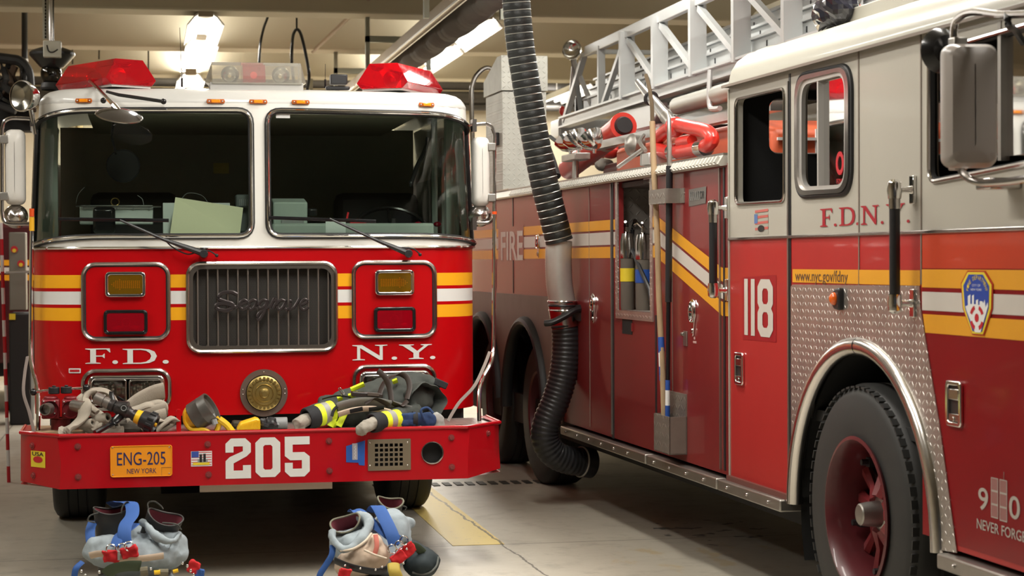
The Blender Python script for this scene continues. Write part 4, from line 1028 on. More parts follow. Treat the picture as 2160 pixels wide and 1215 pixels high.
MB().box((1.2, 8.3, .95), (2.2, 8.5, 1.95)).box((.5, 5.9, .95), (1.1, 6.05, 1.95)).build('crew_seat', dark, trk, bevel=.05)
# door seams
for px in (1669, 1813, 1944):
    stripT(px, 155 if px < 1700 else (100 if px < 1900 else 70), 600 if px == 1944 else (720 if px > 1700 else 1066), .010 if px > 1700 else .022, 'door_seam', MATS['gutter_dark'] if px > 1700 else blkp, trk)
a = tb(1666, 1060); MB().box(SP(a[0]-.008, .54, 0), SP(a[0]+.008, 2.44, .008)).build('door_hinge', steel, trk, smooth=False)
MB().box(SP(-S1, ZC-.012, 0), SP(-S0, ZC+.002, .010)).build('belt_trim', chrome_d, trk, bevel=.003)
MB().box(SP(-S1-.004, ZB, -.01), SP(-S1+.012, ZG-.02, .006)).build('cab_corner_strip', trwhite, trk, smooth=False)
# windows of the crew cab
def ringT(L, name, mat, r, h, parent=trk, step=.06): return MB().tube([SP(a, b, h) for a, b in dens(L, step)], r, 8, closed=True).build(name, mat, parent)
ringT(w1, 'window_trim', chrome_d, .008, .004)
fr2 = rpoly([tb(1683, 413), tb(1797, 406), tb(1797, 138), tb(1683, 163)], .115, 8)
wf = sheetT(fr2, [w2], 'window_frame', chrome_d, 0, .018, .3, bevel=.005)
ringT(rpoly([tb(1681, 416), tb(1799, 408), tb(1799, 135), tb(1681, 160)], .12, 8), 'window_gasket', blk, .012, .002, wf)
in_ = rpoly([tb(1694, 394), tb(1784, 389), tb(1784, 156), tb(1694, 180)], .08, 7)
sheetT(w2, [in_], 'inner_frame', M('frame_silver', (.60, .58, .55), .4, .6), -.012, .02, .3, parent=wf, bevel=.003)
a = tb(1728, 392); b = tb(1728, 164)
MB().box(SP(a[0]-.010, a[1], -.03), SP(a[0]+.006, b[1], .006)).build('slider_post', MATS['frame_silver'], wf, smooth=False)
sheetT(rpoly([(a[0], a[1]), tb(1784, 389), tb(1784, 156), (a[0], b[1])], [.005, .08, .08, .005], 6), [], 'sliding_pane', glass_t, -.02, 0, .5, parent=wf)
x0, y0 = tb(1755, 378); x1, y1 = tb(1772, 316)
sk = sheetT([(x0+(x1-x0)*(.5+.5*math.cos(t)), y0+(y1-y0)*(.55+.42*math.sin(t))) for t in [k*PI/10 for k in range(20)]], [[(x0+(x1-x0)*(.5+.25*math.cos(t)), y0+(y1-y0)*(.55+.25*math.sin(t))) for t in [k*PI/8 for k in range(16)]]], 'pane_sticker', stk_r, -.017, 0, .5, parent=wf)
textmb('FDNY', (x0+.01, x1-.005, y0-.02, y0), lambda p, q, h: SP(p, q, -.017)).build('pane_text', stk_r, wf, smooth=False)
# front door window
gw = ringT(w3, 'window_trim', chrome_d, .010, .004)
ringT([(a*1.0, b) for a, b in w3], 'window_gasket', blk, .016, -.012)
a = tb(2110, 385); b = tb(2110, 60)
MB().box(SP(a[0]-.012, 1.97, -.03), SP(a[0]+.012, 2.46, .004)).build('quarter_post', steel, gw, smooth=False)
sheetT(rpoly([(a[0], 1.985), (-5.05, 1.99), (-5.05, 2.44), (a[0], 2.44)], .02), [], 'door_pane', glass_t, -.02, 0, .6, parent=gw)
# front section repaint above the stripe and stripes
aF = tb(1945, 600)[0]
fo = sheetT([(aF+.004, 1.588), (-S0, 1.588), (-S0, ZC-.012), (aF+.004, ZC-.012)], [], 'faded_panel', fadedorange, .0015, 0, .6, label='faded orange-red band under the front window')
sheetT([(aF+.004, .56), (-S0, .56), (-S0, 1.588), (aF+.004, 1.588)], [], 'front_door_skin', M('door_deep_red', (.22, .003, .006), .35, coat=.15, spec=.3, nz=.2, nscale=2), .0012, 0, .8)
def zs(*ys): return [T(1945, y)[1] for y in ys]
zy0, zy1, zw0, zw1, zz0, zz1 = zs(606, 568, 654, 615, 701, 662)
for z0, z1, m_, nm in ((zy0, zy1, decy, 'yellow_stripe'), (zw0, zw1, tdecw, 'white_stripe'), (zz0, zz1, decy, 'yellow_stripe')):
    dx = {zy0: 0, zw0: .002, zz0: .03}[z0]
    sheetT([(aF+.004+dx, z0), (-S0, z0), (-S0, z1), (aF+.004+dx*.3, z1)], [], nm, m_, .003, 0, .8)
a = tb(1673, 600); b = tb(1942, 600)
ub = sheetT([(a[0], zy0+.006), (b[0], zy0+.006), (b[0], zy1-.004), (a[0], zy1-.004)], [], 'yellow_stripe', decy, .003, 0, .8)
x0, y0 = tb(1679, 600); x1, y1 = tb(1790, 571)
textmb('www.nyc.gov/fdny', (x0, x1, y0, y1), lambda p, q, h: SP(p, q, .004), bold=.005).build('web_lettering', M('decal_brown', (.10, .05, .03), .5), ub, smooth=False, label='dark web address lettering on the yellow stripe')
# diamond plate around the arch
pa = [tb(2021, 1166), tb(1985, 900), tb(1957, 730), tb(1944, 648), tb(1942, 603), tb(1674, 600)]
arc2 = [(-7.40+.74*math.cos(R(a)), .51+.74*math.sin(R(a))) for a in range(176, 0, -8)]
sheetT([(-8.165, .56)]+arc2+[(-6.655, .52)]+pa+[(-8.165, 1.5)], [], 'fender_plate', dp_side, .002, .004, .3, smooth=False)
MB().box(SP(-8.137, ZB, -.4), SP(-8.12, .9, -.0)).build('mud_flap', dark, trk, smooth=False)
mb = MB().tube([SP(-7.40+.752*math.cos(R(a)), .51+.752*math.sin(R(a)), -.005) for a in range(180, -3, -6)], .040, 12, sq=(.95, 1.0), caps=True)
mb.build('wheel_arch', M('polished_steel', (.72, .69, .66), .22, 1), trk, label='polished steel fender ring over the front wheel')
ap = SP(-7.40, .51+.752, -.005)
torus(MB(), ap, (0, 1, 0), .038, .002, 20, 6).build('arch_joint', blkp, trk)
mb = MB()
A_ = [Vector((.03, 7.40+.74*math.cos(R(a)), .51+.74*math.sin(R(a)))) for a in range(-20, 201, 10)]
mb.v += A_+[p+Vector((.75, 0, 0)) for p in A_]; n = len(A_)
for i in range(n-1): mb.f.append((i, i+1, n+i+1, n+i))
mb.f.append(tuple(range(n, 2*n)))
mb.build('wheel_well', dark, trk)
# front wheel
wc_ = Vector((.20, 7.43, .552))
wh = wheel('wheel', wc_, (-1, 0, 0), .552, .40, trk)
mb = MB()
for k in range(64):
    a = 2*PI*k/64; c_ = wc_+Vector((-.165, math.cos(a)*.536, math.sin(a)*.536)); mb.box(c_-Vector((.030, .004, .018)), c_+Vector((.026, .004, .018)), rotm('X', math.degrees(a)))
mb.build('tread_lug', MATS['tyre'], wh, kind='stuff')
rm = M('wheel_red', (.22, .025, .03), .38, coat=.3, nz=.4, nscale=14, dark=(.05, .01, .01))
ri = MB().lathe([(.322, .195), (.330, .208), (.315, .212), (.302, .195), (.290, .15), (.285, .02), (.24, .01)], wc_, (-1, 0, 0), 48).build('rim', M('rim_shaded_red', (.10, .012, .016), .4, coat=.2, nz=.4, nscale=14, dark=(.03, .006, .006)), wh)  # wheel red darkened here for the shade inside the rim
MB().lathe([(.285, .01), (.001, .0)], wc_, (-1, 0, 0), 30).build('brake_drum', M('drum_shade', (.008, .004, .004), .85), wh)  # drum blackened to stand for the shade between the spokes
mb = MB()
for k in range(5):
    a = R(72*k+20)
    for s_ in (-1, 1):
        b = a+s_*R(13)
        P0 = wc_+Vector((-.09, math.cos(a+s_*.25)*.07, math.sin(a+s_*.25)*.07)); P1 = wc_+Vector((-.06, math.cos(b)*.17, math.sin(b)*.17)); P2 = wc_+Vector((-.05, math.cos(b)*.28, math.sin(b)*.28))
        mb.tube([P0, P1, P2], .02, 6, sq=(1, .8), rad=[.036, .024, .032])
mb.build('spokes', rm, wh, label='dark red spokes of the open wheel')
mb = MB()
for k in range(5):
    a = R(72*k+56); c_ = wc_+Vector((-.07, math.cos(a)*.245, math.sin(a)*.245)); mb.cyl(c_, c_-Vector((.05, 0, 0)), .014, n=6).box(c_-Vector((.02, .02, .02)), c_+Vector((.02, .02, .02)))
mb.build('rim_clamp', blkp, wh)
hb_ = MB().lathe([(.085, .05), (.085, .09), (.056, .10), (.052, .15), (.046, .185), (.040, .19), (.001, .192)], wc_, (-1, 0, 0), 32).build('hub', steel, wh)
MB().lathe([(.102, .06), (.112, .07), (.112, .085), (.10, .092)], wc_, (-1, 0, 0), 32).build('hub_ring', blkp, wh)
# sills
for a0, a1 in ((1196, 1376), (1379, 1528), (1531, 1664), (1998, 2700)):
    s0 = T(a0, 1000)[0]; s1 = T(a1, 1000)[0] if a1 < 2200 else S0
    sl = MB().box((-.045, s1, .462), (.10, s0, .520)).build('sill_step', steel, trk, bevel=.008)
    mb = MB(); k = 0; q = s0-.15
    while q > s1+.08: mb.sph((-.047, q, .492), .009, 8, 6); q -= .29
    mb.build('rivet', chrome_d, sl)
MB().box((-.02, 8.17, .52), (.0, S1, .545)).build('sill_lip', M('lip_dark', (.14, .05, .04), .5), trk, smooth=False)
MB().box((.12, 8.15, .38), (2.3, S2, .60)).box((.12, S0, .38), (2.3, 6.6, .6)).build('chassis', dark, trk, smooth=False)
# rear body side
hr = tbox(1305, 660, 1374, 381)
hr = (hr[0], hr[1], T(1340, 657)[1], T(1340, 379)[1])
comp = [(hr[0], hr[2]), (hr[1], hr[2]), (hr[1], hr[3]), (hr[0], hr[3])]
zF = 1.375; ac1, ac2, ra = -13.42, -14.92, .64
arcR = lambda c_: [(c_+ra*math.cos(R(a)), .52+ra*1.04*math.sin(R(a))) for a in range(180, -1, -10)]
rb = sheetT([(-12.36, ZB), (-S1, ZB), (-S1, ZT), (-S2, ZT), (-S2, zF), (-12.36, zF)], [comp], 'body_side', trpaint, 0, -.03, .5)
sheetT([(-S2, .60), (ac2-ra, .52)]+arcR(ac2)+[(ac1-ra, .52)]+arcR(ac1)+[(-12.37, .52), (-12.37, zF), (-S2, zF)], [], 'rear_fender_plate', M('corrugated_steel', (.22, .19, .165), .55, .3, nz=.3), .004, .01, .4, smooth=False)
for c_ in (ac1, ac2):
    MB().tube([SP(c_+(ra+.0)*math.cos(R(a)), .52+(ra*1.04)*math.sin(R(a)), .02) for a in range(180, -1, -8)], .045, 10, sq=(1, .8)).build('rubber_arch', blk, trk)
    o = wheel('wheel', (.22, -c_, .52), (-1, 0, 0), .52, .30, trk)
    MB().lathe([(.30, .15), (.285, .14), (.26, .02), (.12, -.02), (.12, .06), (.001, .07)], (.22, -c_, .52), (-1, 0, 0), 36).build('rim', M('rim_dark_red', (.10, .015, .02), .5), o)
MB().box((.45, 12.4, .5), (.5, S2, 1.36)).build('wheel_well_back', dark, trk, smooth=False)
# body top, far side, back
deckm = M('deck_dark', (.06, .045, .04), .6, nz=.4)
MB().box((.02, S1, 2.06), (2.43, S2, 2.09)).build('body_deck', deckm, trk, smooth=False)
MB().box((2.40, S1, ZB), (2.45, S2, ZT)).box((.02, S2-.05, ZB), (2.45, S2, ZT)).build('body_shell', trpaint, trk, smooth=False)
rl = MB().prism([(-.035, 2.095), (-.048, 2.105), (-.02, 2.15), (.07, 2.158), (.07, 2.13), (-.0, 2.10)], lambda a, b, h: Vector((a, h, b)), S1+.03, S2).build('body_rail', M('rail_alu', (.66, .65, .60), .45, .5, nz=.1), trk)
mb = MB(); q = S1+.05
mb.box((-.02, S1+.03, 2.150), (.10, S2, 2.162)); mb.build('rail_top', steel, rl, smooth=False)
mb = MB(); q = S1+.06
while q < 13.8:
    mb.box((-.050, q, 2.108), (-.030, q+.022, 2.146), rotm('Y', 32)); q += .055
mb.build('rail_scallop', MATS['rail_alu'], rl, smooth=False, kind='stuff')
# stripes with the slanted run
zr = [T(1210, y)[1] for y in (490, 470, 519, 494, 545, 523)]
zf = [zy0, zy1, zw0, zw1, zz0, zz1]
sA, sB, sC = tb(1387, 500)[0], tb(1524, 500)[0], -S1+.0
cc = -tb(1300, 500)[0]
for i, (m_, nm) in enumerate(((decy, 'yellow_stripe'), (tdecw, 'white_stripe'), (decy, 'yellow_stripe'))):
    r0z, r1z, f0z, f1z = zr[2*i], zr[2*i+1], zf[2*i], zf[2*i+1]
    sheetT([(-S2, r0z), (-cc-.012, r0z), (-cc-.012, r1z), (-S2, r1z)], [], nm, m_, .002, 0, .9)
    sheetT([(hr[1]+.03, r0z), (sA, r0z), (sB, f0z), (sC, f0z), (sC, f1z), (sB, f1z), (sA, r1z), (hr[1]+.03, r1z)], [], nm, m_, .002, 0, .9)
# compartment doors' seams
for px, y0, y1, w_, m_ in ((1046, 425, 610, .03, blkp), (1083, 415, 618, .025, blkp), (1186, 400, 880, .03, blkp), (1245, 395, 900, .006, MATS['gutter_dark']), (1294, 380, 925, .05, blkp), (1385, 665, 945, .03, blkp), (1420, 360, 960, .006, MATS['gutter_dark'])):
    stripT(px, y0, y1, w_, 'door_seam', m_, rb)
for px in (1292, 1522):
    a = tb(px, 500); MB().box(SP(a[0]-.018, .56, 0), SP(a[0]-.004, 2.09, .010)).build('hinge_strip', steel, rb, smooth=False)
a = tb(1528, 500); MB().box(SP(a[0]-.012, .56, 0), SP(a[0]+.014, 2.09, .004)).build('hinge_gap', blkp, rb, smooth=False)
# open tool compartment
ex = [(hr[0]-.05, hr[2]-.05), (hr[1]+.05, hr[2]-.05), (hr[1]+.05, hr[3]+.05), (hr[0]-.05, hr[3]+.05)]
cf = sheetT(ex, [comp], 'compartment_frame', dp_side, .001, .008, .4, smooth=False)
D_ = .42
mb = MB().box(SP(hr[0]-.12, hr[2], -D_), SP(hr[1], hr[3], -D_-.01))
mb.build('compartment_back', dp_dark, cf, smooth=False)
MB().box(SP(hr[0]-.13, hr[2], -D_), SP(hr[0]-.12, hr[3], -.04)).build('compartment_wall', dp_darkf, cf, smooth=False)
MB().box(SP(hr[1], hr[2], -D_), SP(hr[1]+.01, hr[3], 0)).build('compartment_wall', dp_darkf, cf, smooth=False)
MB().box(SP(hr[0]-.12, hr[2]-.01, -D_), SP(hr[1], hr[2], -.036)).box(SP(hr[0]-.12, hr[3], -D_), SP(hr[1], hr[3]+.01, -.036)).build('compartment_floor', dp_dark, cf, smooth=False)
a = tb(1350, 388); MB().box(SP(a[0], a[1], -.02), SP(hr[1], a[1]+.035, -.03)).build('latch_plate', alu, cf, smooth=False)
# little slot below
q0, q1, z0, z1 = tbox(1313, 706, 1334, 672)
so = sheetT([(q0-.02, z0-.02), (q1+.02, z0-.02), (q1+.02, z1+.02), (q0-.02, z1+.02)], [[(q0, z0), (q1, z0), (q1, z1), (q0, z1)]], 'slot_frame', trpaint, 0, .008, .5, smooth=False)
MB().box(SP(q0, z0, .001), SP(q1, z1, .002)).build('slot_hole', dark, so, smooth=False)
# D-ring handles
def dhandle(px, py, w_, h_):
    a = tb(px, py); P = [(a[0]+w_*math.cos(t), a[1]+h_*.30+w_*1.5*math.sin(t)) for t in [k*PI/10 for k in range(20)]]
    P = [(a[0]+w_*math.cos(t), a[1]+h_*.25+h_*.75*math.sin(t)) if math.sin(t) > -.3 else (a[0]+w_*.55*math.cos(t), a[1]+h_*.15+h_*1.15*math.sin(t)) for t in [k*2*PI/32 for k in range(32)]]
    o = sheetT(P, [], 'ring_handle', chrome, .001, .008, .5, bevel=.003)
    MB().tube([SP(a[0]+w_*.62*math.cos(t), a[1]+h_*.3+h_*.5*math.sin(t), .014) for t in [k*2*PI/24 for k in range(24)]], .007, 6, closed=True).tube([SP(a[0]-w_*.5, a[1]+h_*.3, .014), SP(a[0]+w_*.5, a[1]+h_*.3, .014)], .006, 6).build('pull_ring', chrome, o)
    MB().cyl(SP(a[0], a[1]-h_*.7, .006), SP(a[0], a[1]-h_*.7, .016), w_*.25).build('lock_cylinder', chrome_d, o)
dhandle(1463, 670, .052, .10); dhandle(1253, 650, .052, .095); dhandle(1137, 518, .05, .085)
a = tb(1447, 716); MB().box(SP(a[0]-.035, a[1]-.035, 0), SP(a[0]+.03, a[1]+.045, .006)).cyl(SP(a[0]-.05, a[1]+.028, .008), SP(a[0]-.015, a[1]+.028, .008), .010).build('hasp', steel, rb, bevel=.002)
a = tb(1465, 712); MB().box(SP(a[0]-.02, a[1]-.03, .001), SP(a[0]+.035, a[1]-.018, .002)).box(SP(a[0]-.01, a[1]-.01, .001), SP(a[0]+.015, a[1]+.004, .002)).build('door_labels', M('label_pink', (.55, .35, .33), .5), rb, smooth=False)
def paddle(x0, y0, x1, y1):
    q0, q1, z0, z1 = tbox(x0, y0, x1, y1); z0 = T((x0+x1)/2, y0)[1]; z1 = T((x0+x1)/2, y1)[1]; z0, z1 = min(z0, z1), max(z0, z1); w_ = q1-q0
    o = sheetT(rrect(q0, q1, z0, z1, .02), [rrect(q0+w_*.16, q1-w_*.16, z0+.018, z1-.018, .01)], 'paddle_handle', chrome, .0, .014, .5, bevel=.004)
    MB().box(SP(q0+w_*.1, z0+.01, .001), SP(q1-w_*.1, z1-.01, .002)).build('handle_recess', M('recess', (.06, .05, .05), .4, .5), o, smooth=False)
    MB().box(SP(q0+w_*.18, z0+(z1-z0)*.58, .002), SP(q1-w_*.18, z1-.03, .012)).build('paddle', chrome_d, o, bevel=.004)
    MB().box(SP(q0+w_*.18, z0+.02, .002), SP(q1-w_*.18, z0+(z1-z0)*.28, .010)).cyl(SP((q0+q1)/2, z0+(z1-z0)*.17, .01), SP((q0+q1)/2, z0+(z1-z0)*.17, .014), .009).build('lock_plate', chrome_d, o, bevel=.003)
paddle(1553, 812, 1571, 743); paddle(2000, 900, 2033, 803)
def gbar(xb, y0, y1, xw):
    o = MB()
    g_ = .085; p0 = T3(xb, y0, -g_); p1 = T3(xb, y1, -g_); p1.y = p0.y
    for p, sg in ((p0, 1), (p1, -1)):
        q = Vector((0, T(xw, 440)[0], p.z)); o.lathe([(.026, -.035), (.03, .0), (.026, .03), (.012, .04)], p, (0, 0, sg), 16)
        o.tube([p, (p+Vector((-.0, q.y, p.z)))/2*1.0+Vector((0, 0, -.0)) if 0 else Vector((p.x*.5, (p.y+q.y)/2, p.z)), Vector((-.005, q.y, p.z))], .012, 10, rad=[.022, .011, .018])
        o.box((-.014, q.y-.02, p.z-.055), (0, q.y+.02, p.z+.055))
    br_ = o; o = MB().cyl(p0-Vector((0, 0, .02)), p1+Vector((0, 0, .02)), .021, n=20).build('grab_handle', blkp, trk, label='black rubber sleeved vertical grab handle')
    br_.build('bracket', chrome, o, bevel=.003)
    MB().cyl(p0-Vector((0, 0, .0)), p0-Vector((0, 0, .075)), .0225, n=20).build('grip_ferrule', chrome_d, o)
gbar(1504, 438, 612, 1536); gbar(1887, 400, 640, 1929)
# numbers and letters
pnl = sheetT([tb(1567, 716), tb(1638, 722), tb(1638, 580), tb(1567, 585)], [], 'number_panel', M('panel_dark_red', (.33, .008, .014), .4, nz=.2), .0012, 0, 2, smooth=False)
mb = MB()
for ch, x0, x1 in (('1', 1571, 1578.5), ('1', 1585, 1593), ('8', 1599, 1631.5)):
    a0, a1 = tb(x0, 600)[0], tb(x1, 600)[0]; z0 = T(1615, 711)[1]; z1 = T(1615, 589)[1]
    glyph(ch, (a0, a1, z0, z1), lambda p, q, h: SP(p, q, .003), mb).build('numeral', tdecw, pnl, smooth=False, label='white numeral %s of the door number' % ch); mb = MB()
mb = MB(); z0 = T(1745, 478)[1]; z1 = T(1745, 440)[1]
for ch, x0, x1 in (('F', 1731, 1757), ('.', 1760, 1766), ('D', 1771, 1805), ('.', 1807, 1813), ('N', 1817, 1855), ('.', 1859, 1865), ('Y', 1870, 1910), ('.', 1914, 1920)):
    a0, a1 = tb(x0, 460)[0], tb(x1, 460)[0]
    glyph(ch, (a0, a1, z0, z1 if ch != '.' else z0+.012), lambda p, q, h: SP(p, q, .003), mb)
mb.build('lettering', decr, trk, smooth=False, label='dark red serif letters F.D.N.Y. on the white cab')
x0, y0 = tb(1058, 551); x1, y1 = tb(1104, 487)
sheetT([(x0-.1, zr[4]-.01), (x1+.02, zr[4]-.01), (x1+.02, zr[1]+.01), (x0-.1, zr[1]+.01)], [], 'lettering_panel', trpaint, .0035, 0, 2, parent=rb, smooth=False)
textmb('FIRE', (x0, x1, T(1080, 549)[1], T(1080, 488)[1]), lambda p, q, h: SP(p, q, .005), bold=.02).build('lettering', tdecw, rb, smooth=False, label='white block letters FIRE on the rear body')
# door sticker (faded flag)
q0, q1, z0, z1 = tbox(1592, 450, 1621, 495); fl_ = sheetT([(q0, z0), (q1, z0+.0), (q1, z1), (q0, z1)], [], 'door_sticker', trwhite, .001, 0, 2, smooth=False, label='worn flag sticker on the crew door')
for k in range(4):
    sheetT([(q0+.01, z0+.02+k*.028), (q1, z0+.024+k*.028), (q1, z0+.036+k*.028), (q0+.01, z0+.032+k*.028)], [], 'sticker_stripe', M('faded_red_ink', (.5, .12, .10), .5), .002, 0, 2, parent=fl_, smooth=False)
sheetT([(q0, z1-.045), (q0+.045, z1-.045), (q0+.045, z1), (q0, z1)], [], 'sticker_canton', M('faded_blue_ink', (.10, .18, .38), .5), .0025, 0, 2, parent=fl_, smooth=False)
sheetT([((q0+q1)/2+.045*math.cos(t), z0+.028+.016*math.sin(t)) for t in [k*PI/8 for k in range(16)]], [], 'sticker_emblem', stk_k, .003, 0, 2, parent=fl_, smooth=False)
# taped elevator sign
q0, q1 = tb(1454, 410)[0], tb(1491, 410)[0]; z0 = T(1472, 434)[1]; z1 = T(1472, 396)[1]
es_ = sheetT([(q0, z0-.0), (q1-.01, z0+.01), (q1, z1+.002), (q0, z1-.004)], [], 'tape_sign', M('tape_silver', (.20, .185, .17), .45, .4), .003, 0, 2, smooth=False, label='silver tape sign hand-lettered ELEVATOR')
textmb('ELEVATOR', (q0+.02, q1-.03, z1-.06, z1-.02), lambda p, q, h: SP(p, q, .005)).build('sign_text', stk_k, es_, smooth=False)
mb = MB()
for k in range(6):
    a_ = q0+.02+k*.032; mb.tube([SP(a_, z0+.03, .006), SP(a_+.012, z0+.075, .006), SP(a_+.018, z0+.03, .006)], .002, 5)
mb.build('torn_tape', alu, es_)
# side marker
a = tb(1774, 630)
so = MB().prism(rpoly([(a[0]-.050, a[1]-.01), (a[0]-.02, a[1]-.045), (a[0]+.045, a[1]-.05), (a[0]+.045, a[1]+.05), (a[0]-.02, a[1]+.04)], .02), lambda p, q, h: SP(p, q, h), 0, .03).build('side_marker', blkp, trk, bevel=.008)
MB().sph(SP(a[0]-.002, a[1], .03), (.022, .028, .028), 18, 12).build('lens', M('marker_orange', (.8, .13, .01), .22, coat=.5), so)
# department badge
bp = [(.5-.29, 1), (.5+.26, 1), (1.0, .80), (.98, .42), (.72, 0), (.36, 0), (.06, .40), (0, .80)]
x0, y0 = tb(2030, 708); x1, y1 = tb(2098, 570); z0 = T(2064, 707)[1]; z1 = T(2064, 571)[1]
bf = lambda k, h: [((x0+x1)/2+((p-.5)*k)*(x1-x0), (z0+z1)/2+((q-.5)*(1-(1-k)*.6))*(z1-z0)) for p, q in bp]
bd = sheetT(bf(1.0, 0), [], 'badge', M('badge_red', (.45, .03, .01), .4), .004, .002, 2, smooth=False, label='shield badge reading FIRE DEPARTMENT CITY OF NEW YORK with skyline')
sheetT(bf(.93, 0), [], 'badge_border', stk_y, .0075, 0, 2, parent=bd, smooth=False)
sheetT(bf(.80, 0), [], 'badge_field', M('badge_blue', (.012, .06, .36), .4), .0085, 0, 2, parent=bd, smooth=False)
bq = lambda p, q: (x0+(x1-x0)*p, z0+(z1-z0)*q)
sky = [(.47, .045), (.64, .045), (.875, .46), (.86, .52), (.80, .44), (.77, .56), (.73, .50), (.70, .53), (.62, .53), (.61, .47), (.57, .47), (.57, .56), (.50, .54), (.50, .48), (.44, .48), (.44, .63), (.38, .61), (.38, .48), (.33, .48), (.33, .63), (.25, .60), (.25, .46), (.17, .44), (.20, .38)]
sheetT([bq(*p) for p in sky], [], 'badge_skyline', stk_w, .0093, 0, 2, parent=bd, smooth=False)
mc = bq(.53, .27); rx, rz = (x1-x0)*.22, (z1-z0)*.20
for k in range(4):
    a0 = R(90*k+20); pts = [(mc[0]+rx*math.cos(a0+R(50)*j/6), mc[1]+rz*math.sin(a0+R(50)*j/6)) for j in range(7)]+[(mc[0]+rx*.68*math.cos(a0+R(50)*(1-j/6)), mc[1]+rz*.68*math.sin(a0+R(50)*(1-j/6))) for j in range(7)]
    sheetT(pts, [], 'badge_cross_arm', stk_r, .010, 0, 2, parent=bd, smooth=False)
sheetT([(mc[0]+rx*.3*math.cos(t), mc[1]+rz*.34*math.sin(t)) for t in [k*PI/6 for k in range(12)]], [], 'badge_flame', stk_r, .010, 0, 2, parent=bd, smooth=False)
for tx, (p0, q0_, p1, q1_) in (('CITY OF', (.38, .755, .64, .79)), ('NEW YORK', (.34, .69, .68, .725))):
    A_, B_ = bq(p0, q0_), bq(p1, q1_); textmb(tx, (A_[0], B_[0], A_[1], B_[1]), lambda p, q, h: SP(p, q, .0095)).build('badge_text', stk_w, bd, smooth=False)
tx = 'FIRE DEPARTMENT'; mb = MB(); cx_, cz_ = bq(.53, .66); RX, RZ = (x1-x0)*.30, (z1-z0)*.235
for i, ch in enumerate(tx):
    if ch == ' ': continue
    th = R(168-156*i/(len(tx)-1)); c0, s0_ = math.cos(th-PI/2), math.sin(th-PI/2); hw = .0052; hh = .0075
    fnc = lambda p, q, h, th=th, c0=c0, s0_=s0_: SP(cx_+RX*math.cos(th)+p*c0-q*s0_, cz_+RZ*math.sin(th)+p*s0_+q*c0, .0095)
    textmb(ch, (-hw, hw, -hh, hh), fnc, mb)
mb.build('badge_arc_text', stk_y, bd, smooth=False)
# memorial decal
def ttext(s_, bx, name, mat, h=.003, bold=.0, parent=trk, lab=None):
    a0, a1 = tb(bx[0], bx[1])[0], tb(bx[2], bx[1])[0]; xm = bx[4] if len(bx) > 4 else (bx[0]+bx[2])/2
    z0, z1 = T(xm, bx[1])[1], T(xm, bx[3])[1]
    return textmb(s_, (a0, a1, min(z0, z1), max(z0, z1)), lambda p, q, hh: SP(p, q, h), bold=bold).build(name, mat, parent, smooth=False, label=lab)
ttext('NEVER FORGET', (2062, 1117, 2176, 1095, 2070), 'memorial_text', decg, bold=.01, lab='grey lettering NEVER FORGET on the front door')
m9 = ttext('9', (2065, 1077, 2086, 1029), 'memorial_numeral', decg, bold=.01)
ttext('01', (2130, 1095, 2170, 1046, 2140), 'memorial_numeral', decg, bold=.01)
for x0_, x1_, yt, yb in ((2092, 2107, 1008, 1093), (2110, 2126, 1012, 1100)):
    a0, a1 = tb(x0_, yb)[0], tb(x1_, yb)[0]; z0 = T(x0_+8, yb)[1]; z1 = T(x0_+8, yt)[1]; hs = []
    for k in range(3): zz = z0+(z1-z0)*k/3; hs.append([(a0+.004, zz+.004), (a1-.004, zz+.004), (a1-.004, zz+(z1-z0)/3-.003), (a0+.004, zz+(z1-z0)/3-.003)])
    o = sheetT([(a0, z0), (a1, z0), (a1, z1), (a0, z1)], hs, 'memorial_tower', decg, .003, 0, 2, smooth=False)
    for L in hs: sheetT(L, [], 'tower_fill', M('decal_grey_thin', (.30, .13, .12), .45), .0025, 0, 2, parent=o, smooth=False)
a0 = tb(2119, 1012); MB().tube([SP(a0[0], a0[1], .003), SP(a0[0], a0[1]+.028, .003)], .001, 4).build('memorial_mast', decg, trk)
# tool brackets (parts of the truck)
b0 = T3(1379, 960, -.10); b1 = T3(1413, 878, -.10)
s_a = T(1379, 900, -.10)[0]; s_b = T(1412, 900, -.10)[0]; zb_ = T(1412, 960, -.10)[1]; zt_ = T(1412, 880, -.10)[1]
pk = MB(); th_ = .006
pk.box((-.10, s_b, zb_), (-.10+th_, s_a, zt_)).box((-.10, s_b, zb_), (0, s_b+th_, zt_)).box((-.10, s_a-th_, zb_), (0, s_a, zt_)).box((-.10, s_b, zb_), (0, s_a, zb_+th_)).box((-.008, s_b, zb_), (0, s_a, zt_+.12))
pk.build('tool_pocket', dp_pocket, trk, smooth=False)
s_c = T(1370, 413, -.085)[0]; s_d = T(1441, 413)[0]; zk = T(1405, 413, -.08)[1]
pk = MB().box((-.090, s_d+.04, zk-.04), (-.084, s_c, zk+.04)).box((-.090, s_d+.034, zk-.04), (0, s_d+.04, zk+.04)).box((-.006, s_d-.03, zk-.04), (0, s_d+.04, zk+.04)).box((-.090, s_c-.006, zk-.04), (0, s_c, zk+.04))
pk.build('tool_strap_plate', dp_pocket, trk, smooth=False)
